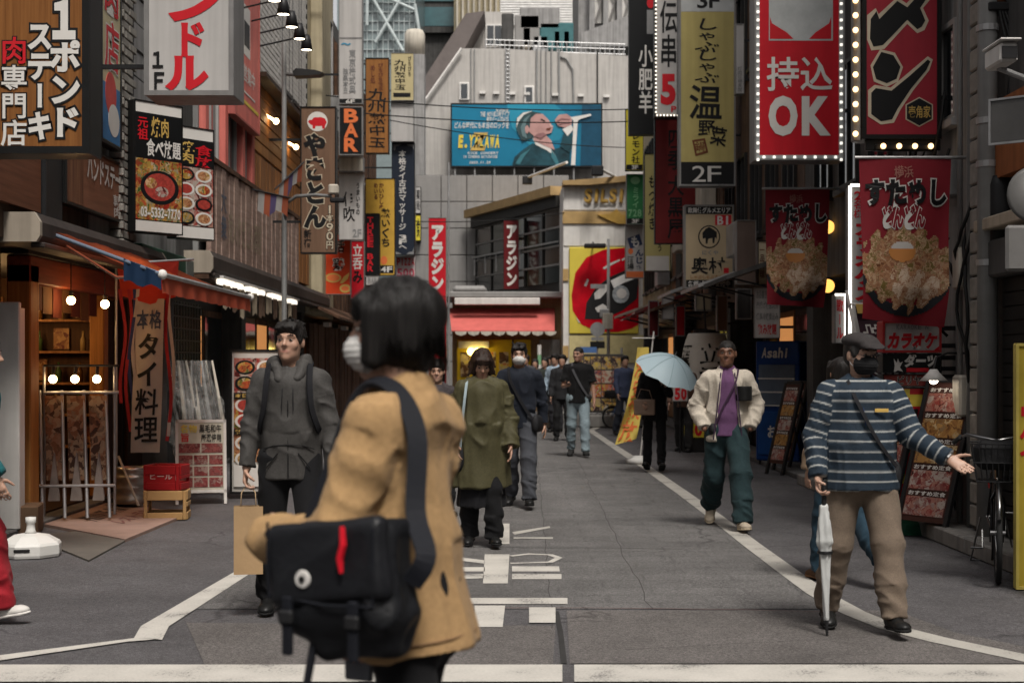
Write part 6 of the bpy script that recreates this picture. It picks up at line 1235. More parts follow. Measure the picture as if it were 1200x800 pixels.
# bicycle
def bicycle(label, x, y, rz, frame_c, basket=True, kids=False, z=0.):
    t = root_at('bicycle', label, 'bicycle', x, y, z, rz); wr = .33 if not kids else .24; wb = 1.06 if not kids else .78; fm = mat('bike_' + frame_c[0], frame_c[1], .3, metal=.3)
    tm_ = mat('tyre_rubber', (.02, .02, .02), .8); ch = mat('chrome', (.22, .22, .22), .28, metal=1, var=.1)
    for xx in (-wb / 2, wb / 2):
        ring = [(xx + wr * math.cos(i * math.pi / 18), 0, wr + .02 + wr * math.sin(i * math.pi / 18)) for i in range(36)]
        wl = MB().path(ring, .02, 8, True).build('wheel', tm_, t, True); MB().path([(xx + (wr - .03) * math.cos(i * math.pi / 18), 0, wr + .02 + (wr - .03) * math.sin(i * math.pi / 18)) for i in range(36)], .011, 6, True).build('rim', ch, wl, True)
        sp = MB()
        for i in range(18): a = i * math.pi / 9; sp.tube((xx, .02 * (-1) ** i, wr + .02), (xx + (wr - .03) * math.cos(a), 0, wr + .02 + (wr - .03) * math.sin(a)), .0018, n=4)
        sp.build('spokes', ch, wl); MB().tube((xx, -.05, wr + .02), (xx, .05, wr + .02), .02).build('hub', ch, wl)
        MB().path([(xx + (wr + .04) * math.cos(a), 0, wr + .02 + (wr + .04) * math.sin(a)) for a in [R(20 + i * 14) for i in range(11)]], .016, 6).build('mudguard', ch, t, True)
    h = wr + .02; bbk = (-.08, 0, h - .05); seat = (-.26, 0, h + .42); hd = (wb / 2 - .22, 0, h + .46); hb = (wb / 2 - .18, 0, h + .3)
    MB().tube(bbk, hb, .019).build('down_tube', fm, t); MB().tube(bbk, seat, .017).build('seat_tube', fm, t); MB().tube((seat[0] + .03, 0, seat[2] - .12), hd, .015).build('top_tube', fm, t)
    for s in (-.04, .04):
        MB().tube((-wb / 2, s, h), (bbk[0], s * .5, bbk[2]), .01).build('chain_stay', fm, t); MB().tube((-wb / 2, s, h), (seat[0] + .02, s * .4, seat[2] - .1), .009).build('seat_stay', fm, t); MB().path([(wb / 2, s, h), (wb / 2 - .06, s, h + .22), (hb[0], 0, hb[2])], .011, 6).build('fork', fm, t, True)
    MB().tube(hb, (wb / 2 - .26, 0, h + .62), .015).build('stem', ch, t); MB().path([(wb / 2 - .46, -.28, h + .6), (wb / 2 - .3, -.2, h + .66), (wb / 2 - .26, 0, h + .62), (wb / 2 - .3, .2, h + .66), (wb / 2 - .46, .28, h + .6)], .012, 8).build('handlebar', ch, t, True)
    for s in (-1, 1): MB().tube((wb / 2 - .48, s * .285, h + .595), (wb / 2 - .36, s * .24, h + .64), .018).build('grip', m_black, t)
    MB().lathe([(0, 0), (.06, .0), (.11, .03), (.1, .06), (.04, .08), (0, .08)], (seat[0] - .04, 0, seat[2] + .08), 14).build('saddle', m_black, t, True); MB().tube(seat, (seat[0] - .03, 0, seat[2] + .1), .013).build('seat_post', ch, t)
    MB().lathe([(.0, -.01), (.09, -.01), (.09, .01), (0, .01)], (bbk[0], .05, bbk[2]), 18, 'Y').build('chainring', ch, t); MB().path([(bbk[0], -.09, bbk[2]), (bbk[0] + .1, -.09, bbk[2] - .12), (bbk[0] + .1, -.17, bbk[2] - .12)], .009, 6).build('crank', ch, t); MB().path([(bbk[0], .07, bbk[2]), (bbk[0] - .1, .07, bbk[2] + .12), (bbk[0] - .1, .16, bbk[2] + .12)], .009, 6).build('crank', ch, t)
    MB().path([(-wb / 2, -.09, h), (-wb / 2 - .1, -.16, .008), (-wb / 2 - .1, .16, .008), (-wb / 2, .09, h)], .009, 6).build('kickstand', ch, t)
    MB().box(-wb / 2 - .2, -wb / 2 + .22, -.07, .07, h + .38, h + .395).build('rear_rack', m_black, t)
    if basket:
        bk = MB(); cx = wb / 2 + .02; z0, z1 = h + .36, h + .62
        for i in range(9):
            for s in (-1, 1): u = -.17 + i * .0425; bk.tube((cx + s * .11, u * .8, z0), (cx + s * .15, u, z1), .004, n=4)
        for i in range(6):
            for s in (-1, 1): u = -.11 + i * .044; bk.tube((cx + u, s * .14, z0), (cx + u * 1.3, s * .18, z1), .004, n=4)
        for f_, zq in ((0, z0), (.5, (z0 + z1) / 2), (1, z1)): a, b = .11 + .04 * f_, .14 + .04 * f_; bk.path([(cx - a, -b, zq), (cx + a, -b, zq), (cx + a, b, zq), (cx - a, b, zq)], .006, 5, True)
        bk.box(cx - .1, cx + .1, -.13, .13, z0, z0 + .006); bo = bk.build('basket', m_black, t)
        MB().box(cx - .13, cx + .13, -.16, .16, z0 + .08, z1 + .02, .05).build('basket_cover', mat('cover_black', (.014, .014, .015), .6, bump=.5, bscale=14, dist=.02), t)
    MB().lathe([(0, 0), (.03, 0), (.035, .05), (0, .06)], (-wb / 2 - .26, 0, h + .2), 10).build('reflector', mat('reflector_red', (.4, .01, .01), .2), t)
    return t
bicycle('parked city bicycle with black covered front basket by the dark shutter', 3.50, 10.3, -107, ('dark', (.02, .02, .022)), z=-.008)
bicycle('small blue bicycle parked by the poster board', 2.72, 33.6, 200, ('blue', (.02, .08, .25)), kids=True)
# blue drinks machine
t = root_at('drinks_machine', 'bright blue drinks refrigerator standing against the pillar', 'machine', 3.95, 21.2, 0, -38)
MB().box(-.36, .36, 0, .6, .06, 1.85, .02).build('cabinet', mat('machine_blue', (.008, .042, .17), .35, var=.08), t); MB().box(-.3, .3, -.02, -.001, .9, 1.5, .01).build('door_window', mat('machine_window', (.12, .15, .2), .15, spec=.8), t)
for k in range(3): MB().box(-.3, .3, -.035, -.021, .88 + k * .2, .9 + k * .2).build('shelf_edge', m_white, t)
MB().box(-.3, .3, -.02, -.001, .15, .8, .01).build('lower_panel', mat('machine_blue2', (.012, .06, .21), .35), t); lettering(t, 'Asahi', (-.25, .2, 1.6, 1.76), tw_, False, .03, y=-.006, slant=.2); lettering(t, 'お酒', (-.15, .15, .4, .6), tw_, False, .03, y=-.03)
for x in (-.3, .3): MB().box(x - .03, x + .03, .05, .55, -.0, .06).build('foot', m_black, t)
# big white lantern on a stand
t = root_at('paper_lantern', 'large white paper lantern with black characters standing by the doorway', 'lantern', PX(828, 25.5), 25.5, .66)
t.scale = (1.2, 1.2, 1.06); t.location.z = .7
prof = [(.0, 0), (.2, 0), (.2, .06)]
for i in range(17): a = math.pi * (i + .8) / 18.6; prof.append((.17 + .20 * math.sin(a) ** .6, .06 + 1.22 * i / 16))
prof += [(.2, 1.3), (.2, 1.36), (0, 1.36)]
fine = [];
for (r0, z0), (r1, z1) in zip(prof[3:19], prof[4:20]): fine += [(r0, z0), ((r0 + r1) / 2 + .006, (z0 + z1) / 2)]
MB().lathe([(0, .06), (.2, .06)] + fine + [prof[19], (.18, 1.28), (0, 1.28)], (0, 0, 0), 36).build('paper_shell', mat('lantern_paper', (.58, .55, .49), .8, var=.1), t, True)
for z in (0, 1.28): MB().lathe([(0, z), (.2, z), (.2, z + .06), (0, z + .06)], (0, 0, 0), 24).build('ring', m_black, t)
g = text_geo('立呑', 0, 1, 0, 1, True, .04, 0, .1); 
def lant(g, a0, a1, z0, z1):
    def rr(z): s = max(0., min(1., (z - .06) / 1.22)); return .17 + .20 * math.sin(math.pi * (s * 16 + .8) / 18.6) ** .6
    out = []
    for q in g.v: a = R(a0 + (a1 - a0) * q[0]); z = z0 + (z1 - z0) * q[2]; r_ = rr(z) + .014; out.append((r_ * math.sin(a), -r_ * math.cos(a), z))
    g.v = out; return g
lant(g, -25, 25, .35, 1.12).build('lettering', tk_, t, fix=False); lant(text_geo('酒場', 0, 1, 0, 1, True, .03), -80, -45, .5, 1.1).build('lettering', tk_, t, fix=False); lant(text_geo('男香', 0, 1, 0, 1, True, .03), 38, 75, .4, 1.1).build('lettering', tk_, t, fix=False)
MB().box(-.24, .24, -.24, .24, -.66, -.12, .02).build('stand', m_dark, t); MB().tube((0, 0, -.12), (0, 0, 0), .04).build('stand_neck', m_black, t); MB().tube((.0, .1, 1.34), (.0, .3, 1.9), .015).build('hanger', m_black, t)
t = root_at('shop_box_sign', 'small yellow and black box sign low by the lantern', 'sign', PX(812, 24.6), 24.6, 0)
MB().box(-.2, .2, -.15, .15, 0, .55, .01).build('cabinet', m_dark, t); MB().box(-.17, .17, -.16, -.152, .25, .52).build('face', f_lem, t); lettering(t, '50', (-.15, .15, .28, .5), tr_, False, .05, y=-.165)
sg('hanging_sign', 'small white price sign with red numerals beside the lantern', (788, 452, 806, 470), 24.2, f_white, fr_g, [T('50', (790, 454, 805, 468), tr_, b=.05)], fw=.01, th=.04, wall=None)
o = [o for o in col.objects if o.name.startswith('hanging_sign')][-1]; MB().tube((0, .02, 0), (0, .02, -PZ(470, 24.2)), .012).build('post', m_black, o)
# yellow nobori with white base
t = root_at('nobori_banner', 'wind bent yellow vertical banner with red characters on a white base', 'banner', PX(741, 21.5), 21.5, 0)
vv = []
for j in range(31):
    for i in range(9): u, v = i / 8, j / 30; vv.append(((u - .5) * .31 * (.55 + .45 * v) + .16 - .27 * v ** 1.4, -.03 + .06 * math.sin(u * 4 + v * 8) * (.3 + v) - .1 * v, 1.76 - 1.42 * v + .10 * v * (u - .5)))
MB().add(vv, [(j * 9 + i, j * 9 + i + 1, (j + 1) * 9 + i + 1, (j + 1) * 9 + i) for j in range(30) for i in range(8)]).build('cloth', mat('banner_yellow', (.58, .44, .10), .8, var=.08), t, True)
g = text_geo('激安飲放', 0, 1, 0, 1, True, .03, 0, .05)
g.v = [((q[0] * .8 - .4) * .31 * (.55 + .45 * (1 - q[2] * .9)) + .16 - .27 * (1 - q[2] * .9) ** 1.4, -.05 + .06 * math.sin((q[0] * .8 + .1) * 4 + (1 - q[2] * .9) * 8) * (.3 + 1 - q[2] * .9) - .1 * (1 - q[2] * .9), 1.76 - 1.42 * (1 - q[2] * .9)) for q in g.v]; g.build('lettering', to_, t, fix=False)
MB().tube((.33, .05, 2.0), (.12, .05, .06), .012).build('pole', m_white, t); MB().tube((.0, .02, 1.9), (.34, .02, 1.9), .008).build('crossbar', m_white, t); MB().lathe([(0, 0), (.19, 0), (.19, .07), (.08, .12), (0, .12)], (.1, .05, 0), 16).build('water_base', mat('white_plastic', (1, 1, 1)), t, True)
# poster board at the street end
t = root_at('poster_board', 'street poster board crowded with red and yellow adverts', 'poster board', PX(704, 34), 34, 0)
MB().box(-.55, .55, 0, .08, .35, 1.75, .01).build('panel', m_greydark, t)
for i in range(4):
    for j in range(4): MB().box(-.5 + i * .26, -.26 + i * .26, -.012, -.002, .4 + j * .33, .7 + j * .33).build('advert', foodmat('advert%d' % ((i * 3 + j) % 3), [[(.5, .06, .04), (.6, .45, .08), (.4, .3, .2), (.05, .03, .03)], [(.1, .2, .05), (.55, .4, .1), (.5, .05, .03), (.45, .4, .35)], [(.06, .06, .12), (.4, .1, .06), (.5, .45, .35)]][(i * 3 + j) % 3], 9, seed=i + j), t)
MB().box(-.5, .5, -.1, .2, 0, .3, .03).build('plinth', m_conc, t)
for x in (-.5, .5): MB().tube((x, .04, .3), (x, .04, 1.9), .03).build('post', m_steel, t)
MB().box(-.5, -.1, -.02, -.001, 1.78, 1.92).build('top_sign', mat('top_sign_blue', (.1, .2, .45), .5), t)  # plain blue board, no emission
# street-end poles
t = root_at('street_pole', 'thin grey pole with a round sign back before the lips poster', 'pole', PX(713, 40), 40)
MB().lathe([(0, 0), (.05, 0), (.04, PZ(280, 40)), (0, PZ(280, 40))], (0, 0, 0), 10).build('pole', m_pipe, t, True); MB().box(-.5, -.1, -.05, .05, PZ(338, 40), PZ(333, 40)).build('bracket', m_steel, t); MB().box(-.18, .12, -.15, -.05, PZ(386, 40), PZ(367, 40), .02).build('control_box', m_cream, t); MB().box(-.25, .02, -.12, -.02, PZ(372, 40), PZ(362, 40), .02).build('control_box', m_steel, t)
t = root_at('traffic_sign', 'round grey traffic sign with small plate on its post', 'traffic sign', PX(700, 39), 39)
MB().tube((0, 0, 0), (0, 0, PZ(380, 39)), .03).build('post', m_steel, t); MB().lathe([(0, 0), (.2, 0), (.2, .02), (0, .02)], (0, -.05, PZ(386, 39)), 24, 'Y').build('disc', m_steel, t); MB().box(-.2, .2, -.05, -.03, PZ(408, 39), PZ(400, 39)).build('plate', m_frame_d, t); MB().box(-.17, .17, -.05, -.031, PZ(399, 39), PZ(395, 39)).build('plate', m_steel, t)
t = root_at('fluted_pole', 'pale green and white banded pole before the yellow shop', 'pole', PX(632, 43), 43)
for k in range(7): MB().lathe([(0, .3 * k), (.06, .3 * k), (.06, .3 * k + .295), (0, .3 * k + .295)], (0, 0, 0), 10).build('band', [m_white, mat('band_green', (.2, .4, .22), .6)][k % 2], t)
# wires across
for i, (a, b) in enumerate((((LX, 30, 7.2), (RX, 36, 8.0)), ((LX, 30, 6.9), (RX, 36, 7.7)), ((LX, 36, 7.9), (PX(735, 44), 44, 8.2)), ((LX, 24.2, 6.1), (LX + .3, 43, 6.0)), ((LX + .2, 40, 5.6), (PX(664, 44), 44, 6.2)))):
    tag(MB().path(wire((a, b), .18, 16), .014, 5).build('overhead_wire', m_cable, None, True), ['upper black wire crossing the street below the billboard', 'lower black wire of the pair crossing below the billboard', 'black wire running to the poster building roof', 'black wire running along the timber facade', 'black wire reaching the gold trimmed wall'][i], 'wire')
# traffic mirror, camera housing at the edge of the frame
t = root_at('traffic_mirror', 'grey backed round traffic mirror and plate on a pole', 'traffic mirror', 3.46, 9.0, 0)
MB().tube((0, .1, .1), (0, .1, 3.4), .04).build('pole', m_pipe, t); MB().lathe([(0, .03), (.17, .03), (.18, 0), (.16, -.01), (0, -.03)], (-.15, 0, PZ(228, 9)), 28, 'Y').build('mirror', mat('mirror_grey', (.10, .097, .094), .35), t, True); MB().box(-.34, .1, -.02, .02, PZ(318, 9), PZ(264, 9), .02).build('plate', mat('plate_grey', (.15, .145, .14), .4), t)
t = root_at('security_camera', 'white box security camera on a wall arm', 'camera', 3.3, 9.6, PZ(78, 9.6))
MB().box(-.06, .06, -.16, .16, .0, .13, .015).build('housing', m_white, t); MB().box(-.05, .05, -.172, -.161, .02, .10).build('lens_window', m_black, t); MB().box(-.07, .07, -.2, .18, .135, .15, .005).build('sun_shield', m_white, t); MB().tube((0, .05, .0), (.35, .1, -.12), .02).build('arm', m_steel, t); MB().tube((.35, .1, -.12), (.72, .1, -.12), .025).build('arm', m_steel, t)
sign_core('wall_plate', 'clear acrylic notice plate with white edge on the wall', (3.66, 10.4, PZ(168, 10.4)), -40, .35, .34, .02, mat('acrylic_grey', (.10, .097, .094), .2, spec=.8), m_steel, [], fw=.015)
# ================================================================== PEOPLE
def nrm(v): v = np.asarray(v, float); return v / (np.linalg.norm(v) + 1e-12)
_lat = np.random.RandomState(3).rand(32, 32, 32)
def vnoise(p):
    i = np.floor(p).astype(int); f = p - i; f = f * f * (3 - 2 * f); i &= 31; j = (i + 1) & 31
    x0, y0, z0 = i.T; x1, y1, z1 = j.T; fx, fy, fz = f.T; L = _lat
    a = L[x0, y0, z0] * (1 - fx) + L[x1, y0, z0] * fx; b = L[x0, y1, z0] * (1 - fx) + L[x1, y1, z0] * fx
    c = L[x0, y0, z1] * (1 - fx) + L[x1, y0, z1] * fx; d = L[x0, y1, z1] * (1 - fx) + L[x1, y1, z1] * fx
    return (a * (1 - fy) + b * fy) * (1 - fz) + (c * (1 - fy) + d * fy) * fz
class Body:
    """smooth union of tapered limbs and ellipsoids, meshed into one continuous surface"""
    def __init__(s, vox): s.P = []; s.vox = vox
    def cap(s, a, b, ra, rb=None, k=.03, e1=None, flat=(0, 0), fold=None, op=1):
        a, b = np.array(a, float), np.array(b, float); rb = ra if rb is None else rb
        ra = np.array(ra if isinstance(ra, (tuple, list)) else (ra, ra), float); rb = np.array(rb if isinstance(rb, (tuple, list)) else (rb, rb), float)
        w = nrm(b - a); e = np.array(e1 if e1 is not None else ((1, 0, 0) if abs(w[0]) < .9 else (0, 1, 0)), float); u = nrm(e - w * e.dot(w)); v = np.cross(w, u)
        R_ = max(ra.max(), rb.max()); s.P.append(dict(t='c', a=a, b=b, ra=ra, rb=rb, u=u, v=v, w=w, L=np.linalg.norm(b - a), k=k, flat=flat, fold=fold, op=op, lo=np.minimum(a, b) - R_, hi=np.maximum(a, b) + R_)); return s
    def ell(s, c, r, k=.02, M=None, op=1, fold=None):
        c = np.array(c, float); r = np.array(r if isinstance(r, (tuple, list)) else (r,) * 3, float); M = np.eye(3) if M is None else M
        s.P.append(dict(t='e', c=c, r=r, M=M, k=k, op=op, fold=fold, lo=c - r.max(), hi=c + r.max(), w=M[2] if M is not None else np.array((0, 0, 1.)))); return s
    def box(s, c, h, M=None, k=.02, r=.02, fold=None): c = np.array(c, float); h = np.array(h, float) - r; s.P.append(dict(t='b', c=c, h=h, r=r, M=np.eye(3) if M is None else M, k=k, op=1, fold=fold, w=np.array((0, 0, 1.)), lo=c - np.linalg.norm(h) - r, hi=c + np.linalg.norm(h) + r)); return s
    def slab(s, p, n, k=.004): s.P.append(dict(t='p', p=np.array(p, float), n=nrm(n), k=k, op=-1, fold=None, lo=None, hi=None)); return s   # cut away the side n points to
    def boxcut(s, c, h, M=None, k=.006): c = np.array(c, float); h = np.array(h, float); s.P.append(dict(t='b', c=c, h=h, M=np.eye(3) if M is None else M, k=k, op=-1, fold=None, lo=c - np.linalg.norm(h), hi=c + np.linalg.norm(h))); return s
    def dist(s, q, p):
        if q['t'] == 'p': return -(p - q['p']) @ q['n']
        if q['t'] == 'b':
            l = np.abs((p - q['c']) @ q['M'].T) - q['h']; return np.linalg.norm(np.maximum(l, 0), axis=-1) + np.minimum(l.max(-1), 0) - q.get('r', 0)
        if q['t'] == 'e':
            l = (p - q['c']) @ q['M'].T; k0 = np.sqrt(((l / q['r']) ** 2).sum(-1)); k1 = np.sqrt(((l / q['r'] ** 2) ** 2).sum(-1)) + 1e-9; return k0 * (k0 - 1) / k1
        d = p - q['a']; tt = d @ q['w']; t = np.clip(tt / max(q['L'], 1e-6), 0, 1); h = tt - t * q['L']
        ru = q['ra'][0] + (q['rb'][0] - q['ra'][0]) * t; rv = q['ra'][1] + (q['rb'][1] - q['ra'][1]) * t
        u = d @ q['u']; v = d @ q['v']; rm = np.minimum(ru, rv)
        f0, f1 = q['flat']; hh = np.where((h < 0) & bool(f0), 0, np.where((h > 0) & bool(f1), 0, h))
        k0 = np.sqrt((u / ru) ** 2 + (v / rv) ** 2 + (hh / rm) ** 2); k1 = np.sqrt((u / ru ** 2) ** 2 + (v / rv ** 2) ** 2 + (hh / rm ** 2) ** 2) + 1e-9
        D = k0 * (k0 - 1) / k1
        if f0: D = np.maximum(D, -tt)
        if f1: D = np.maximum(D, tt - q['L'])
        return D
    def mesh(s, name, m, parent, paint=None, disp=None, seed=0., smooth_n=0):
        vx = s.vox; pos = [q for q in s.P if q['op'] > 0]
        lo = np.min([q['lo'] for q in pos], 0) - 3 * vx; hi = np.max([q['hi'] for q in pos], 0) + 3 * vx
        n = np.ceil((hi - lo) / vx).astype(int) + 1; D = np.full(n, 1., np.float32)
        ax = [lo[i] + vx * np.arange(n[i]) for i in range(3)]
        for q in s.P:
            if q['lo'] is None: i0, i1 = np.zeros(3, int), n
            else:
                mg = max(2.2 * q['k'], 3 * vx); i0 = np.clip(np.floor((q['lo'] - mg - lo) / vx).astype(int), 0, n); i1 = np.clip(np.ceil((q['hi'] + mg - lo) / vx).astype(int) + 1, 0, n)
                if (i1 <= i0).any(): continue
            sl = tuple(slice(i0[i], i1[i]) for i in range(3)); g = np.stack(np.meshgrid(*[ax[i][sl[i]] for i in range(3)], indexing='ij'), -1)
            if q['lo'] is None:
                d = s.dist(q, g)
            else: d = s.dist(q, g)
            k = q['k']; A = D[sl]
            if q['op'] > 0: h = np.clip(.5 + .5 * (A - d) / k, 0, 1); D[sl] = A * (1 - h) + d * h - k * h * (1 - h)
            else: h = np.clip(.5 - .5 * (A + d) / k, 0, 1); D[sl] = A * (1 - h) - d * h + k * h * (1 - h)
        V, Fq = surface_nets(D, lo, vx)
        if len(V) == 0: return None
        N = vnormals(V, Fq)
        # folds: ridged noise stretched along or across each limb
        folds = [q for q in pos if q['fold']]
        if folds:
            best = np.full(len(V), 9.); off = np.zeros(len(V))
            for q in folds:
                d = s.dist(q, V); amp, fa, fp = q['fold']; w = q['w']; al = V @ w
                ox = nrm(np.cross(w, (.3, .8, .52))); oy = np.cross(w, ox); al = al + .55 * (V @ ox) - .4 * (V @ oy) + .05 * vnoise(V * 9 + seed); pp = (V - (V @ w)[:, None] * w) * fp + (al * fa)[:, None] * w + 7.3 + seed
                r1 = 1 - np.abs(2 * vnoise(pp) - 1); r2 = vnoise(pp * 2.1 + 5.7); o = amp * ((r1 ** 2.2 - .4) * 1.7 + (r2 - .5) * .5)
                wgt = d < best; off = np.where(wgt, o, off); best = np.where(wgt, d, best)
            off = lap(off, Fq, len(V), 1)
            V = V + N * off[:, None]
        if disp is not None: V = V + N * disp(V)[:, None]
        me = bpy.data.meshes.new(name); nv, nf = len(V), len(Fq)
        me.vertices.add(nv); me.vertices.foreach_set('co', V.astype(np.float32).ravel()); me.loops.add(nf * 4); me.loops.foreach_set('vertex_index', Fq.astype(np.int32).ravel())
        me.polygons.add(nf); me.polygons.foreach_set('loop_start', np.arange(0, nf * 4, 4, dtype=np.int32)); me.polygons.foreach_set('loop_total', np.full(nf, 4, np.int32)); me.polygons.foreach_set('use_smooth', np.ones(nf, bool)); me.update(calc_edges=True)
        if paint is not None:
            a = me.color_attributes.new('paint', 'FLOAT_COLOR', 'POINT'); c = np.ones((nv, 4), np.float32); c[:, :3] = paint(V, s); a.data.foreach_set('color', c.ravel())
        return link(name, me, m, parent)
def surface_nets(D, lo, vx):
    S = D < 0; c = np.zeros(np.array(D.shape) - 1, int)
    sh = [(i, j, k) for i in (0, 1) for j in (0, 1) for k in (0, 1)]
    def cut(A, o): return A[o[0]:A.shape[0] - 1 + o[0], o[1]:A.shape[1] - 1 + o[1], o[2]:A.shape[2] - 1 + o[2]]
    for o in sh: c += cut(S, o)
    act = (c > 0) & (c < 8); idx = np.full(c.shape, -1, int); ii = np.argwhere(act); idx[act] = np.arange(len(ii))
    if len(ii) == 0: return np.zeros((0, 3)), np.zeros((0, 4), int)
    vals = {o: D[ii[:, 0] + o[0], ii[:, 1] + o[1], ii[:, 2] + o[2]] for o in sh}; acc = np.zeros((len(ii), 3)); cnt = np.zeros(len(ii))
    for a in sh:
        for axx in range(3):
            if a[axx]: continue
            b = list(a); b[axx] = 1; b = tuple(b); va, vb = vals[a], vals[b]; m = (va < 0) != (vb < 0); t = np.where(m, va / np.where(va == vb, 1, va - vb), 0)
            p = np.array(a, float)[None] + np.zeros((len(ii), 3)); p[:, axx] += t; acc[m] += p[m]; cnt[m] += 1
    V = lo + (ii + acc / np.maximum(cnt, 1)[:, None]) * vx; Q = []
    for axx in range(3):
        o1, o2 = [i for i in range(3) if i != axx]
        A = np.take(S, range(S.shape[axx] - 1), axx); B = np.take(S, range(1, S.shape[axx]), axx); e = np.argwhere(A != B)
        e = e[(e[:, o1] > 0) & (e[:, o2] > 0) & (e[:, o1] < c.shape[o1]) & (e[:, o2] < c.shape[o2])]
        if not len(e): continue
        ins = S[e[:, 0], e[:, 1], e[:, 2]]; q = []
        for d1, d2 in ((1, 1), (0, 1), (0, 0), (1, 0)): g = e.copy(); g[:, o1] -= d1; g[:, o2] -= d2; q.append(idx[g[:, 0], g[:, 1], g[:, 2]])
        q = np.stack(q, 1); fl = ins if axx != 1 else ~ins; q = np.where(fl[:, None], q, q[:, ::-1]); Q.append(q)
    return V, np.concatenate(Q)
def vnormals(V, Fq):
    n = np.cross(V[Fq[:, 2]] - V[Fq[:, 0]], V[Fq[:, 3]] - V[Fq[:, 1]]); N = np.zeros_like(V)
    for i in range(4): np.add.at(N, Fq[:, i], n)
    return N / (np.linalg.norm(N, axis=1)[:, None] + 1e-12)
def lap(x, Fq, nv, it):
    for _ in range(it):
        a = np.zeros(nv); c = np.zeros(nv)
        for i in range(4): np.add.at(a, Fq[:, i], x[Fq[:, (i + 1) % 4]] + x[Fq[:, (i + 3) % 4]]); np.add.at(c, Fq[:, i], 2)
        x = .5 * x + .5 * a / np.maximum(c, 1)
    return x
def rotm(yaw=0, pitch=0, roll=0):                      # rows are the local x, y, z axes in the person's frame
    y, p, r = R(yaw), R(pitch), R(roll)
    Z = np.array([[math.cos(y), math.sin(y), 0], [-math.sin(y), math.cos(y), 0], [0, 0, 1]]); X = np.array([[1, 0, 0], [0, math.cos(p), math.sin(p)], [0, -math.sin(p), math.cos(p)]]); Yr = np.array([[math.cos(r), 0, -math.sin(r)], [0, 1, 0], [math.sin(r), 0, math.cos(r)]])
    return Yr @ X @ Z
def dirv(side, fwd, out): f, o = R(fwd), R(out); return np.array((side * math.sin(o), math.cos(o) * math.sin(f), -math.cos(o) * math.cos(f)))
def paintmat(name, rough=.6, sss=0., bump=.1, bs=120., var=.08, vs=9.):
    if name in MC: return MC[name]
    m, t, b = newmat(name); N, L = t.nodes.new, t.links.new
    at = N('ShaderNodeAttribute'); at.attribute_name = 'paint'; no = N('ShaderNodeTexNoise'); no.inputs['Scale'].default_value = vs; no.inputs['Detail'].default_value = 5
    co = N('ShaderNodeTexCoord').outputs['Object']; L(co, no.inputs['Vector']); mr = N('ShaderNodeMapRange'); mr.inputs[1].default_value = .3; mr.inputs[2].default_value = .7; mr.inputs[3].default_value = 1 - var; mr.inputs[4].default_value = 1 + var; L(no.outputs[0], mr.inputs[0])
    s = N('ShaderNodeVectorMath'); s.operation = 'SCALE'; L(at.outputs['Color'], s.inputs[0]); L(mr.outputs[0], s.inputs['Scale']); L(s.outputs[0], b.inputs['Base Color']); b.inputs['Roughness'].default_value = rough
    if sss: b.inputs['Subsurface Weight'].default_value = sss; b.inputs['Subsurface Radius'].default_value = (.012, .005, .003); b.inputs['Subsurface Scale'].default_value = 1
    if bump:
        n2 = N('ShaderNodeTexNoise'); n2.inputs['Scale'].default_value = bs; L(co, n2.inputs['Vector']); bp_ = N('ShaderNodeBump'); bp_.inputs['Strength'].default_value = bump; bp_.inputs['Distance'].default_value = .003; L(n2.outputs[0], bp_.inputs['Height']); L(bp_.outputs[0], b.inputs['Normal'])
    MC[name] = m; return m
def cloth(name, c, rough=.85, var=.12, bump=.35, bs=160., sheen=.25):
    if name in MC: return MC[name]
    m = mat(name, c, rough, var=var * .7, scale=38, bump=bump, bscale=bs, dist=.004, coord='O', fine=.1); b = m.node_tree.nodes['Principled BSDF']; b.inputs['Sheen Weight'].default_value = sheen * .12; return m
def hairmat(name, c):
    if name in MC: return MC[name]
    m, t, b = newmat(name); N, L = t.nodes.new, t.links.new
    co = N('ShaderNodeTexCoord').outputs['Object']; mp = N('ShaderNodeMapping'); mp.inputs['Scale'].default_value = (130, 130, 9); L(co, mp.inputs[0]); n = N('ShaderNodeTexNoise'); n.inputs['Scale'].default_value = 1; n.inputs['Detail'].default_value = 4; L(mp.outputs[0], n.inputs['Vector'])
    rp = ramp(t, [(.3, tuple(x * .4 for x in c)), (.7, tuple(x * 1.7 for x in c))]); L(n.outputs[0], rp.inputs[0]); L(rp.outputs[0], b.inputs['Base Color']); b.inputs['Roughness'].default_value = .55; b.inputs['Specular IOR Level'].default_value = .22
    bp_ = N('ShaderNodeBump'); bp_.inputs['Strength'].default_value = .8; bp_.inputs['Distance'].default_value = .006; L(n.outputs[0], bp_.inputs['Height']); L(bp_.outputs[0], b.inputs['Normal']); MC[name] = m; return m
SKIN = paintmat('skin', .5, .12, .15, 220)
_shoes = {}
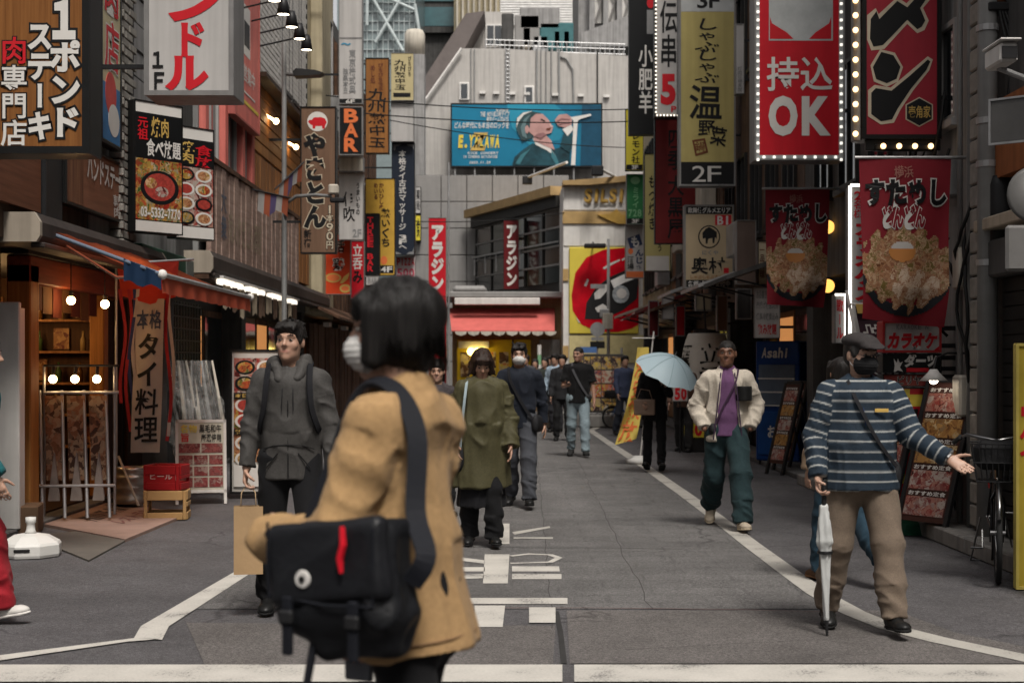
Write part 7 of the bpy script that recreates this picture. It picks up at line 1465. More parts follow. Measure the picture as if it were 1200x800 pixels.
def shoe_meshes(kind):
    if kind in _shoes: return _shoes[kind]
    b = Body(.006)
    hl = .05 if kind != 'heel' else .042
    b.cap((0, -.055, .045), (0, .02, .05), (.037, .046), (.04, .05), .03, e1=(1, 0, 0)); b.cap((0, .02, .042), (0, .135, .03), (.042, .042), (.042, .03), .03, e1=(1, 0, 0)); b.ell((.0, .15, .03), (.042, .05, .028), .03); b.cap((0, -.03, .06), (0, -.02, .115 if kind != 'heel' else .07), (.036, .044), (.04, .05), .03, e1=(1, 0, 0), flat=(0, 1))
    b.slab((0, 0, .02), (0, 0, -1)); up = b.mesh('shoe', None, None); me = up.data; bpy.data.objects.remove(up)
    s = Body(.006); s.cap((0, -.055, .014), (0, .0, .014), (.041, .016), (.042, .016), .01, e1=(1, 0, 0)); s.cap((0, 0, .014), (0, .145, .014), (.044, .016), (.046, .016), .03, e1=(1, 0, 0)); s.ell((0, .15, .014), (.045, .055, .016), .02); s.slab((0, 0, .026), (0, 0, 1)); s.slab((0, 0, .002), (0, 0, -1))
    so = s.mesh('sole', None, None); ms = so.data; bpy.data.objects.remove(so)
    _shoes[kind] = (me, ms); return _shoes[kind]
def put_shoe(root, ankle, f, up, m, msole, kind='sneaker', sc_=1.):
    me, ms = shoe_meshes(kind); me2 = me.copy(); me2.materials.clear(); me2.materials.append(m); ms2 = ms.copy(); ms2.materials.clear(); ms2.materials.append(msole)
    f = nrm(f); up = nrm(np.array(up) - f * np.dot(up, f)); x = np.cross(f, up); o_ = np.array(ankle) - up * .085 * sc_
    M_ = Matrix(((x[0], f[0], up[0], o_[0]), (x[1], f[1], up[1], o_[1]), (x[2], f[2], up[2], o_[2]), (0, 0, 0, 1))) @ Matrix.Scale(sc_, 4)
    o = link('shoe', me2, None, root); o.matrix_local = M_; link('sole', ms2, None, o)
    if kind == 'lace':
        pass
    return o
class Person:
    def __init__(s, label, x, y, rz, H=1.72, vox=.009, skin=(.42, .25, .17), female=False, lean=0, turn=0, legL=(8, 3, 2), legR=(-8, 3, -25), footL=0, footR=0, armL=(5, 10, 20, 4), armR=(5, 10, 20, 4), curlL=.35, curlR=.35, palmL=None, palmR=None, head=(0, 0, 0), stoop=0., build=1., group=None):
        s.k = H / 1.72; k = s.k; s.vox = vox; s.female = female; s.build = build; s.skin = skin
        s.root = thing('person', label, 'person', (x, y, 0), rz, group); s.x, s.y, s.rz = x, y, rz
        J = s.J = {}; pel = np.zeros(3); hw = .088 * k
        s.fwd = {}; 
        for sd, S_, lg in ((-1, 'L', legL), (1, 'R', legR)):
            h = pel + np.array((sd * hw, 0, -.02 * k)); kn = h + dirv(sd, lg[0], lg[1]) * .425 * k; an = kn + dirv(sd, lg[2], lg[1] * .4) * .415 * k
            J['hip' + S_], J['knee' + S_], J['ank' + S_] = h, kn, an
        s.foot = {}
        lowest = 9
        for sd, S_, pt in ((-1, 'L', footL), (1, 'R', footR)):
            f = np.array((sd * .13, math.cos(R(pt)), -math.sin(R(pt)))); f = nrm(f); up = nrm(np.cross(np.cross(f, (0, 0, 1)), f)); s.foot[S_] = (f, up)
            an = J['ank' + S_]
            for q in (-.09, .19): lowest = min(lowest, (an - up * .085 * k + f * q * k)[2])
        dz = np.array((0, 0, -lowest))
        for q in J: J[q] = J[q] + dz
        pel = pel + dz; J['pel'] = pel
        Mt = rotm(turn, -lean); s.Mt = Mt
        def tp(x_, y_, z_): return pel + np.array((x_, y_, z_)) * k @ Mt
        s.tp = tp; shw = (.152 if female else .172) * build ** .5; s.shw = shw
        J['waist'], J['chest'], J['neck'] = tp(0, .0, .13), tp(0, .005, .36), tp(0, -.005, .535)
        for sd, S_, ar, in ((-1, 'L', armL), (1, 'R', armR)):
            sh = tp(sd * shw, -.01, .448); el = sh + dirv(sd, ar[0], ar[1]) * .285 * k; wr = el + dirv(sd, ar[2], ar[3]) * .25 * k
            J['sh' + S_], J['el' + S_], J['wr' + S_] = sh, el, wr
        s.hc = J['neck'] + np.array((0, .02 + .03 * stoop, .135)) * k @ rotm(turn, -lean * .5)
        s.Mh = rotm(turn + head[0], head[1], head[2]); s.curl = dict(L=curlL, R=curlR); s.palm = dict(L=palmL, R=palmR)
    def hp(s, x, y, z): return s.hc + (np.array((x, y, z)) * s.k * 1.0) @ s.Mh
    def body(s, lips=(.36, .13, .11), hands='LR', face=True, fingers=None, legs=True):
        J, k = s.J, s.k; b = Body(s.vox); hm = s.Mh; e = lambda c, r, kk=.015, op=1: b.ell(s.hp(*c), tuple(q * k for q in r), kk * k, hm, op)
        b.cap(J['pel'], J['chest'], (.10 * k, .07 * k), (.12 * k, .08 * k), .04); b.cap(J['shL'], J['shR'], .04 * k, .04 * k, .04); b.cap(J['chest'], J['neck'], (.1 * k, .06 * k), (.05 * k, .05 * k), .04)
        b.cap(J['neck'], s.hp(0, -.01, -.05), .054 * k, .05 * k, .03)
        for S_ in 'LR':
            if legs: b.cap(J['hip' + S_], J['knee' + S_], .055 * k, .042 * k, .02); b.cap(J['knee' + S_], J['ank' + S_], .042 * k, .032 * k, .02)
            b.cap(J['sh' + S_], J['el' + S_], .04 * k, .034 * k, .02); b.cap(J['el' + S_], J['wr' + S_], .036 * k, .026 * k, .02)
        e((0, -.012, .032), (.076, .094, .084)); e((0, .018, -.025), (.064, .075, .088), .03); e((0, .035, -.078), (.046, .048, .036), .03); e((0, .07, -.098), (.02, .018, .016), .02)
        if face:
            b.cap(s.hp(0, .088, .02), s.hp(0, .108, -.02), .007 * k, .011 * k, .012); 
            for sd in (-1, 1):
                e((sd * .011, .094, -.025), (.0085, .009, .008), .008); b.cap(s.hp(sd * .046, .072, .03), s.hp(sd * .012, .088, .028), .010 * k, .010 * k, .014); e((sd * .04, .062, -.024), (.024, .02, .022), .02); e((sd * .033, .099, .008), (.017, .0115, .0085), .012, -1)
                b.ell(s.hp(sd * .078, -.008, -.005), (.011 * k, .021 * k, .032 * k), .008, hm)
            b.cap(s.hp(-.024, .080, -.055), s.hp(.024, .080, -.055), .0065 * k, .0065 * k, .008); b.cap(s.hp(-.017, .084, -.064), s.hp(.017, .084, -.064), .007 * k, .007 * k, .008)
        s.hands = {}
        for sd, S_ in ((-1, 'L'), (1, 'R')):
            if S_ not in hands: continue
            f = nrm(J['wr' + S_] - J['el' + S_]); pn = s.palm[S_]; pn = nrm(pn) if pn is not None else nrm(np.array((-sd, .15, 0))); pn = nrm(pn - f * pn.dot(f)); lat = np.cross(f, pn) * (1 if S_ == 'R' else -1)
            # lat points to the thumb side
            if lat.dot(np.array((0, 1, 0))) < 0 and s.palm[S_] is None: lat = -lat
            W = J['wr' + S_]; pc = W + f * .05 * k; s.hands[S_] = dict(w=W, f=f, n=pn, lat=lat, grip=W + f * .085 * k + pn * .03 * k)
            b.cap(W + f * .01 * k, W + f * .085 * k, (.030 * k, .018 * k), (.039 * k, .014 * k), .012, e1=lat)
            c0 = s.curl[S_]
            for i, (o, ln) in enumerate(((.029, .068), (.0095, .076), (-.0105, .070), (-.030, .056))):
                p = W + f * .085 * k + lat * o * k; an = c0 * 55 + i * 3; d = f
                for seg, q in enumerate((.45, .32, .26)):
                    a = R(an * (.55 + .75 * seg)); d = nrm(f * math.cos(a) + pn * math.sin(a)); p2 = p + d * ln * q * k * 1.05; b.cap(p, p2, (.0088 - .0008 * seg) * k, (.0082 - .0008 * seg) * k, .004); p = p2
            p = W + f * .025 * k + lat * .026 * k; d = nrm(f * .65 + lat * .7 + pn * (.25 + c0 * .3))
            for seg, q in enumerate((.035, .03, .024)): p2 = p + d * q * k; b.cap(p, p2, (.0115 - .001 * seg) * k, (.0105 - .001 * seg) * k, .006); p = p2; d = nrm(d * .8 + f * .25 + pn * c0 * .5 - lat * c0 * .35)
        sk = np.array(s.skin); lp_ = np.array(lips)
        def paint(V, _):
            c = np.tile(sk, (len(V), 1)); l = (V - s.hc) @ s.Mh.T / k
            lm = np.exp(-((l[:, 0] / .025) ** 2 + ((l[:, 2] + .059) / .008) ** 2)) * (l[:, 1] > .06); ck = .35 * np.exp(-(((np.abs(l[:, 0]) - .042) / .022) ** 2 + ((l[:, 2] + .022) / .02) ** 2)) * (l[:, 1] > .03)
            c = c * (1 - lm[:, None] * .8) + lp_ * lm[:, None] * .8; c = c * (1 - ck[:, None] * .3) + np.array((sk[0] * 1.05, sk[1] * .75, sk[2] * .7)) * ck[:, None] * .3; return c
        o = b.mesh('body', SKIN, s.root, paint)
        if face and s.vox < .014:
            for sd in (-1, 1):
                ew = MB().sphere((0, 0, 0), (.0125 * k, .008 * k, .0050 * k), 10, 8); ir = MB().sphere((0, .0052 * k, 0), (.0055 * k, .0045 * k, .0058 * k), 10, 8); M_ = Matrix([list(r) for r in s.Mh.T]).to_4x4(); M_.translation = s.hp(sd * .033, .0845, .008)
                q = ew.build('eye', mat('eye_white', (.20, .185, .17), .25, var=.02), s.root, True); q.matrix_local = M_; ir.build('iris', mat('eye_dark', (.012, .008, .006), .15), q, True)
                ld_ = Body(.004).cap(s.hp(sd * .048, .0845, .0125), s.hp(sd * .033, .093, .017), .0015 * k, .002 * k, .003).cap(s.hp(sd * .033, .093, .0165), s.hp(sd * .019, .0885, .013), .002 * k, .0015 * k, .003).mesh('eyelid', mat('lash_dark', (.03, .018, .014), .6), s.root)
                Body(.004).cap(s.hp(sd * .052, .079, .034), s.hp(sd * .035, .094, .038), .0028 * k, .0038 * k, .003).cap(s.hp(sd * .035, .094, .038), s.hp(sd * .016, .099, .033), .0038 * k, .003 * k, .003).mesh('eyebrow', mat('brow_dark', (.02, .014, .011), .8), s.root)
        return o
    def hair(s, style='short', c=(.012, .010, .009), vol=1., flare=0):
        k = s.k; b = Body(max(.006, s.vox * .8)); e = lambda q, r, kk=.02, op=1: b.ell(s.hp(*q), tuple(x * k for x in r), kk * k, s.Mh, op)
        if style == 'buzz': e((0, -.014, .034), (.0795, .0975, .088))
        else: e((0, -.018, .042), (.086 * vol, .102 * vol, .090 * vol))
        if style in ('short', 'messy'):
            e((0, -.06, -.01), (.072, .058, .065)); e((0, .045, .085), (.066, .05, .036), .03)
            for sd in (-1, 1): e((sd * .066, .012, .02), (.018, .034, .038))
            e((0, .095, -.022), (.07, .05, .075), .012, -1); e((0, .06, -.10), (.12, .10, .075), .012, -1)
            for sd in (-1, 1): e((sd * .085, -.002, -.012), (.016, .024, .036), .008, -1)
            if style == 'messy':
                rr = random.Random(int(s.x * 100)); 
                for i in range(16): a = rr.uniform(0, 6.28); q = rr.uniform(.3, 1); b.cap(s.hp(.06 * q * math.cos(a), -.01 + .07 * q * math.sin(a), .11), s.hp(.085 * q * math.cos(a) + rr.uniform(-.02, .02), .0 + .09 * q * math.sin(a) + rr.uniform(-.02, .02), .128 + rr.uniform(-.02, .01)), .016 * k, .005 * k, .012)
                for i in range(7): x = -.05 + i * .0165; b.cap(s.hp(x, .07, .095), s.hp(x * 1.15 + .012 + rr.uniform(-.008, .008), .096, .074 + rr.uniform(-.012, .012)), .015 * k, .006 * k, .012)
        elif style == 'bob':
            e((0, -.03, -.028), (.086 * vol, .078, .088), .03)
            for sd in (-1, 1): b.cap(s.hp(sd * .068, .034, .045), s.hp(sd * .072, .044, -.07), (.022 * k, .042 * k), (.02 * k, .034 * k), .02, e1=s.Mh[0])
            b.cap(s.hp(-.045, .075, .075), s.hp(.045, .075, .075), .026 * k, .026 * k, .02); b.cap(s.hp(-.04, .092, .045), s.hp(.04, .092, .045), .012 * k, .012 * k, .02)
            e((0, .105, -.035), (.052, .055, .078), .01, -1); b.slab(s.hp(0, 0, -.112), -s.Mh[2])
            if flare:
                for sd in (-1, 1):
                    for q in range(4): b.cap(s.hp(sd * .07, -.03 + .02 * q, .02 - .015 * q), s.hp(sd * (.115 + .012 * (q % 2)), -.02 + .025 * q, .0 - .03 * q), .026 * k, .007 * k, .02)
        elif style == 'long':
            e((0, -.045, -.06), (.085, .06, .12), .03); e((0, .1, -.025), (.06, .05, .08), .012, -1)
        elif style == 'buzz':
            e((0, .105, -.03), (.09, .075, .075), .012, -1); e((0, .03, -.11), (.13, .14, .085), .012, -1)
        fr = 46 if style != 'buzz' else 120; am = (.006 if style in ('messy', 'bob') else .005) if style != 'buzz' else .002
        def disp(V): l = (V - s.hc) @ s.Mh.T / k; return am * (vnoise(np.stack([l[:, 0] * fr, l[:, 1] * fr, l[:, 2] * fr * .16], 1) + 3.1 + s.x) - .5) * 2 * k
        return b.mesh('hair', hairmat('hair_%02d' % int(c[0] * 1000), c), s.root, None, disp)
    def strands(s, n=260, low=-.12, front=True, c=(.012, .010, .009)):
        rr = random.Random(5); mb = MB(); k = s.k
        for i in range(n):
            a = rr.uniform(-2.75, 2.75) - math.pi / 2; g = rr.uniform(1.0, 1.07); pts = []
            for j in range(7):
                t = j / 6; ph = .15 + rr.uniform(-.02, .02) + t * 1.45; z = .042 + .092 * math.cos(ph) * g; rad = min(1, math.sin(ph)) * g
                if t > .6: z -= (t - .6) * rr.uniform(.18, .36)
                pts.append(s.hp(.088 * rad * math.cos(a) * 1.04 + rr.uniform(-.003, .003), -.018 + .103 * rad * math.sin(a) + rr.uniform(-.003, .003), max(z, low)))
            mb.path(pts, [.001, .0016, .0018, .0018, .0016, .0013, .0006], 3)
        o = mb.build('hair_strands', hairmat('hair_%02d' % int(c[0] * 1000), c), s.root, True, fix=False); o['kind'] = 'stuff'
    def mask(s, c=(.55, .54, .52), g=1.):
        k = s.k * g; b = Body(.005 if s.vox < .012 else .008); b.ell(s.hp(0, .034, -.05), (.070 * k, .086 * k, .062 * k), .01, s.Mh); b.ell(s.hp(0, .095, -.04), (.02 * k, .03 * k, .03 * k), .025, s.Mh); b.slab(s.hp(0, .028, -.03), -s.Mh[1])
        o = b.mesh('mask', cloth('mask_%d' % int(c[0] * 100), c, .8, .04, .1), s.root, None, lambda V: .0015 * np.sin((((V - s.hc) @ s.Mh.T)[:, 2]) * 420))
        for sd in (-1, 1):
            for z in (-.025, -.075): MB().path([s.hp(sd * .062, .035, z), s.hp(sd * .075, .005, z * .6), s.hp(sd * .08, -.02, -.012)], .002 * k, 5).build('mask_loop', mat('mask_loop', (.5, .5, .5), .8), o)
        return o
    def trousers(s, m, r=(.098, .075, .068), hem=.07, fold=.008, name='trousers', skirt=0.):
        k = s.k; J = s.J; b = Body(s.vox); B = s.build ** .5
        b.cap(s.tp(0, 0, .10), s.tp(0, -.005, -.05), (.158 * k * B, .108 * k * B), (.175 * k * B, .118 * k * B), .05, e1=s.Mt[0], fold=(fold * .5, 8, 14))
        for S_ in 'LR':
            h, kn, an = J['hip' + S_], J['knee' + S_], J['ank' + S_]; w = nrm(an - kn); en = an - w * (hem - .085) * k
            b.cap(h, kn, r[0] * k * B, r[1] * k, .04, fold=(fold * .8, 7, 8)); ml = kn + (en - kn) * .55; b.cap(kn, ml, r[1] * k, (r[1] + r[2]) / 2 * k, .035, fold=(fold, 10, 7)); b.cap(ml, en, (r[1] + r[2]) / 2 * k, r[2] * k, .03, flat=(0, 1), fold=(fold * 1.3, 15, 8))
        return b.mesh(name, m, s.root, None, None, s.x * 3 + s.y)
    def top(s, m, name='jacket', hem=-.12, chest=(.178, .125), waist=(.165, .118), hip=(.178, .125), slv=(.066, .056, .047), slen=.97, fold=.009, collar=.0, opening=None, cutz=None, short=False, paint=None, flare=None, shoulder=.07, k2=.05):
        k = s.k; b = Body(s.vox); J = s.J; B = s.build; tp = s.tp; e1 = s.Mt[0]; f_ = (fold, 4, 13); cz = lambda q, g=1.: (q[0] * k * B * g, q[1] * k * B)
        b.cap(tp(0, .005, .41), tp(0, 0, .14), cz(chest, .93), cz(waist), .05, e1=e1, fold=f_); b.cap(tp(0, 0, .14), tp(0, 0, hem), cz(waist), cz(hip), .05, e1=e1, flat=(0, 1), fold=(fold * 1.2, 3.5, 12))
        [b.cap(tp(0, -.012, .478), J['sh' + S_] - (0, 0, .012 * k), (shoulder - .008) * k, (shoulder - .014) * k, .05, fold=f_) for S_ in 'LR']; b.cap(tp(0, -.01, .44), tp(0, -.008, .515), (.13 * k, .08 * k), (.068 * k, .066 * k), .04, e1=e1)
        if collar: b.cap(tp(0, -.006, .49), tp(0, .004, .49 + collar), (.078 * k, .075 * k), (.076 * k, .078 * k), .02, e1=e1, flat=(0, 1))
        for S_ in 'LR':
            sh, el, wr = J['sh' + S_], J['el' + S_], J['wr' + S_]
            if short: b.cap(sh, sh + (el - sh) * .78, slv[0] * .9 * k, (slv[0] + .004) * k, .05, flat=(0, 1), fold=(fold, 14, 9)); continue
            md = sh + (el - sh) * .35; b.cap(sh, md, slv[0] * .9 * k, slv[0] * k, k2, fold=(fold * .8, 9, 9)); b.cap(md, el, slv[0] * k, slv[1] * k, .03, fold=(fold, 14, 9)); b.cap(el, el + (wr - el) * slen, slv[1] * k, slv[2] * k, .03, flat=(0, 1), fold=(fold * 1.1, 15, 9))
        if collar: b.cap(tp(0, .012, .48 + collar), tp(0, .016, .53 + collar), (.06 * k, .06 * k), (.062 * k, .064 * k), .01, e1=e1, op=-1)
        if opening:                                          # open front: width at hem and at neck
            wh, wn = opening; hh = .33 * k; c0 = tp(0, .16, .2)
            b.cap(tp(0, .16, hem - .02), tp(0, .16, .52), (wh * k, .13 * k), (wn * k, .13 * k), .008, e1=e1, op=-1)
        return b.mesh(name, m, s.root, paint, None, s.x * 5 + s.y)
    def shoes(s, m, sole, kind='sneaker'):
        for S_ in 'LR': f, up = s.foot[S_]; put_shoe(s.root, s.J['ank' + S_], f, up, m, sole, kind, s.k)
    def at(s, name, label, cat): return thing(name, label, cat, (s.x, s.y, 0), s.rz)
def strap(parent, name, pts, wd, th, m, ref):
    """flat webbing following pts; ref is the body axis point it faces away from"""
    pts = [Vector(p) for p in pts]; P2 = []
    for i in range(len(pts) - 1):                            # catmull-rom
        p0, p1, p2, p3 = pts[max(i - 1, 0)], pts[i], pts[i + 1], pts[min(i + 2, len(pts) - 1)]
        for q in range(6): t = q / 6; P2.append(.5 * ((2 * p1) + (p2 - p0) * t + (2 * p0 - 5 * p1 + 4 * p2 - p3) * t * t + (3 * p1 - p0 - 3 * p2 + p3) * t ** 3))
    P2.append(pts[-1]); v = []; f = []; n = len(P2)
    for i, p in enumerate(P2):
        d = (P2[min(i + 1, n - 1)] - P2[max(i - 1, 0)]).normalized(); o = Vector((p.x - ref[0], p.y - ref[1], (p.z - ref[2]) * .6)); o = (o - d * o.dot(d)).normalized(); sd = d.cross(o)
        v += [p + sd * wd / 2 + o * th, p - sd * wd / 2 + o * th, p - sd * wd / 2 - o * th * .3, p + sd * wd / 2 - o * th * .3]
        if i: a = 4 * (i - 1); f += [(a + j, a + (j + 1) % 4, a + 4 + (j + 1) % 4, a + 4 + j) for j in range(4)]
    f += [(0, 1, 2, 3), (4 * n - 4, 4 * n - 3, 4 * n - 2, 4 * n - 1)]
    return MB().add(v, f).build(name, m, parent)
NEAR, MID, FARV = .0075, .0095, .016
A_SKIN = (.40, .235, .165)
# ---- man in grey hooded jacket with paper bag
p = Person('man in grey hooded jacket and backpack straps carrying a paper bag', -1.33, 8.55, 190, 1.73, NEAR, A_SKIN, lean=2, turn=-8, legL=(14, 3, 4), legR=(-4, 4, -14), footL=-4, footR=8, armL=(2, 12, 14, 5), armR=(0, 13, 10, 6), curlL=.5, curlR=.95, head=(-12, 2, 0), build=.97)
p.body(); p.hair('messy'); p.strands(120, .03)
g_j = cloth('grey_shell', (.052, .049, .046), .7, .14, .3, 90, .15)
jk = p.top(g_j, 'jacket', hem=-.14, chest=(.185, .135), waist=(.182, .135), hip=(.19, .138), slv=(.066, .058, .05), fold=.0075, collar=.045)
tp = p.tp
hd = Body(NEAR); [(hd.cap(tp(q * .085, .0, .545), tp(0, -.115, .50), .045, .06, .04, fold=(.01, 12, 14)), hd.cap(tp(q * .085, .0, .545), tp(q * .05, .105, .455), .042, .026, .03, fold=(.008, 12, 12))) for q in (-1, 1)]; hd.mesh('hood', g_j, p.root)
MB().path([tp(0, .118, .43), tp(0, .138, .30), tp(0, .134, .12), tp(0, .140, -.13)], .004, 6).build('zip', m_dark, jk)
for sx in (-1, 1): MB().path([tp(sx * .03, .118, .44), tp(sx * .032, .148, .36), tp(sx * .034, .15, .27)], .003, 5).build('drawstring', m_black, jk); MB().path([tp(sx * .06, .139, .02), tp(sx * .13, .118, -.07)], .004, 5).build('pocket_seam', m_dark, jk)
MB().path([tp(-.15, .085, .04), tp(-.08, .135, .065), tp(0, .142, .07), tp(.08, .135, .065), tp(.15, .085, .04)], .0035, 5).build('waist_seam', m_dark, jk)
p.trousers(cloth('black_trousers', (.007, .007, .008), .85), r=(.10, .08, .07)); p.shoes(mat('black_leather', (.012, .012, .012), .4), mat('sole_black', (.01, .01, .01), .8), 'lace')
t = p.at('backpack', 'black backpack with padded straps worn over the grey jacket', 'backpack')
for sx in (-1, 1): strap(t, 'strap', [tp(sx * .1, -.12, .44), tp(sx * .115, -.05, .545), tp(sx * .12, .05, .525), tp(sx * .125, .13, .42), tp(sx * .138, .142, .28), tp(sx * .17, .08, .16), tp(sx * .175, -.06, .1)], .036, .010, mat('webbing_black', (.012, .012, .014), .8), tp(0, 0, .3))
bp_ = Body(.011); bp_.cap(tp(0, -.19, .42), tp(0, -.2, .06), (.13, .08), (.14, .09), .03, fold=(.008, 8, 10)); bp_.mesh('pack', mat('pack_black', (.016, .016, .018), .7), t)
hR = p.hands['R']; g_ = hR['grip']
t = p.at('paper_bag', 'brown paper carrier bag held by the man in grey', 'bag')
x0, y0, z0 = g_[0] + .01, g_[1], g_[2] - .05; pb = mat('kraft_paper', (.34, .225, .12), .85, var=.1, bump=.3, bscale=20, dist=.01)
zt_, zb_ = z0 - .09, z0 - .49
vv = [(x0 + a * (.085 if q else .085), y0 + b * (.055 if not q else .04) , zz_) for q, zz_ in ((0, zb_), (1, zt_)) for a, b in ((-1, -1), (1, -1), (1, 1), (-1, 1))]
MB().add(vv, [(0, 1, 2, 3), (0, 1, 5, 4), (1, 2, 6, 5), (2, 3, 7, 6), (3, 0, 4, 7)]).build('bag_body', pb, t)
for b in (-1, 1): MB().path([(x0 - .045, y0 + b * .038, zt_), (x0 - .04, y0 + b * .02, zt_ + .08), (x0, y0 + b * .006, z0 + .045), (x0 + .04, y0 + b * .02, zt_ + .08), (x0 + .045, y0 + b * .038, zt_)], .0035, 6).build('handle', mat('paper_cord', (.42, .3, .18), .8), t, True)
# ---- woman in olive parka
p = Person('woman in olive green parka and black skirt looking down', -.25, 11.75, 182, 1.59, MID, A_SKIN, female=True, lean=5, legL=(10, 2, -4), legR=(-6, 2, -14), footL=-2, footR=10, armL=(-4, 17, 22, 2), armR=(-12, 18, 26, -6), head=(6, -30, 0), build=1.12)
p.body(hands='LR'); p.hair('bob', (.022, .012, .008), 1.08, 1); tp = p.tp
ol = cloth('olive_nylon', (.062, .056, .027), .62, .15, .25, 60, .1)
jk = p.top(ol, 'parka', hem=-.42, chest=(.19, .14), waist=(.205, .15), hip=(.245, .18), slv=(.082, .078, .068), slen=1.04, fold=.014, collar=.05); MB().path([tp(0, .13, .43), tp(0, .155, .2), tp(0, .162, 0), tp(.0, .182, -.4)], .005, 6).build('placket', ol, jk)
MB().path([p.J['hipL'] * 0 + tp(-.2, .1, -.06), tp(-.1, .158, -.05), tp(0, .168, -.045), tp(.1, .158, -.05), tp(.2, .1, -.06)], .004, 5).build('waist_cord', m_dark, jk)
b = Body(MID); b.cap(tp(0, 0, -.2), tp(0, .0, -.60), (.17, .13), (.20, .15), .03, flat=(0, 1), fold=(.012, 3, 16)); b.mesh('skirt', cloth('black_skirt', (.010, .010, .012), .85), p.root)
p.trousers(cloth('black_trousers', (0, 0, 0)), r=(.085, .075, .08), hem=.06); p.shoes(mat('black_leather', (0, 0, 0)), mat('sole_black', (0, 0, 0)))
t = p.at('shoulder_bag', 'black shoulder bag on a pale blue strap against the olive parka', 'bag')
strap(t, 'strap', [tp(.12, -.08, .5), tp(.13, .05, .52), tp(.15, .15, .38), tp(.18, .17, .1), tp(.19, .17, -.05)], .022, .006, mat('strap_blue', (.34, .42, .45), .7), tp(0, 0, .2)); bb_ = Body(.009); bb_.cap(tp(.20, .12, -.16), tp(.24, -.02, -.16), (.05, .11), (.05, .11), .02); bb_.mesh('pouch', mat('pack_black', (0, 0, 0)), t)
# ---- man in navy with mask
p = Person('man in navy jacket and white mask walking behind the olive parka', .08, 15.0, 174, 1.70, MID, A_SKIN, lean=3, legL=(16, 3, 8), legR=(-10, 3, -24), footL=-6, footR=16, armL=(-16, 12, -4, 6), armR=(8, 12, 20, 4), head=(4, -4, 0))
p.body(); p.hair('messy'); p.mask(); p.top(cloth('navy_wool', (.011, .014, .022), .8), 'jacket', hem=-.1, collar=.04, chest=(.185, .13), slv=(.07, .062, .054), fold=.01); p.trousers(cloth('grey_denim', (.05, .053, .062), .85), r=(.105, .085, .078)); p.shoes(mat('black_leather', (0, 0, 0)), mat('sole_black', (0, 0, 0)))
t = p.at('cross_bag', 'black cross body bag of the masked man in navy', 'bag'); tp = p.tp; strap(t, 'strap', [tp(.12, -.1, .48), tp(.11, .04, .535), tp(.08, .13, .4), tp(-.05, .145, .15), tp(-.16, .12, -.02)], .03, .006, mat('webbing_black', (0, 0, 0)), tp(0, 0, .2)); bb_ = Body(.009); bb_.cap(tp(-.18, .13, -.05), tp(-.21, .0, -.06), (.04, .09), (.04, .09), .02); bb_.mesh('pouch', mat('pack_black', (0, 0, 0)), t)
# ---- smiling woman between the coats
p = Person('smiling dark haired woman in a dark patterned top behind the beige coat', PX(512, 14.2), 14.2, 196, 1.53, MID, (.44, .27, .19), female=True, head=(-18, -6, 0), armL=(4, 10, 12, 4), armR=(4, 10, 12, 4))
p.body(lips=(.45, .2, .18)); p.hair('long', (.012, .009, .008), 1.04); p.top(cloth('dark_print', (.045, .038, .040), .85, .5), 'blouse', hem=-.16, collar=.02); p.trousers(cloth('black_trousers', (0, 0, 0))); p.shoes(mat('black_leather', (0, 0, 0)), mat('sole_black', (0, 0, 0)))
# ---- man in black tee
p = Person('man in black tee and pale jeans holding a phone', 1.08, 23.2, 176, 1.76, .0105, (.34, .19, .13), lean=-1, legL=(12, 3, 4), legR=(-6, 3, -22), footL=-2, footR=14, armL=(2, 12, 10, 4), armR=(6, 12, 92, -14), curlR=.8, palmR=(-.3, -.2, 1), head=(-26, -2, 0), build=1.05)
p.body(); p.hair('buzz', (.014, .012, .011)); p.top(cloth('black_tee', (.006, .006, .0065), .9), 'tee_shirt', hem=-.1, slv=(.072, .06, .05), short=True, fold=.008, chest=(.182, .128)); p.trousers(cloth('pale_denim', (.22, .28, .31), .85, .2), r=(.098, .075, .062)); p.shoes(mat('black_canvas', (.02, .02, .02), .8), mat('sole_black', (0, 0, 0)))
h = p.hands['R']; t = p.at('phone', 'dark phone in the hand of the man in black tee', 'phone'); g_ = h['grip']; MB().box(g_[0] - .04, g_[0] + .04, g_[1] - .02, g_[1] + .1, g_[2] + .0, g_[2] + .012, .004).build('case', m_black, t); MB().box(g_[0] - .035, g_[0] + .035, g_[1] - .015, g_[1] + .095, g_[2] + .0125, g_[2] + .014).build('screen', mat('screen_grey', (.1, .1, .11), .1), t)
t = p.at('cross_bag', 'slim black bag strap crossing the black tee', 'bag'); tp = p.tp; strap(t, 'strap', [tp(.1, -.1, .47), tp(.1, .04, .535), tp(.07, .125, .4), tp(-.06, .14, .15), tp(-.16, .1, 0)], .035, .006, mat('webbing_grey', (.06, .06, .065), .8), tp(0, 0, .2)); bb_ = Body(.01); bb_.cap(tp(-.18, .06, -.02), tp(-.18, -.08, -.02), (.035, .07), (.035, .07), .02); bb_.mesh('pouch', mat('pack_black', (0, 0, 0)), t)
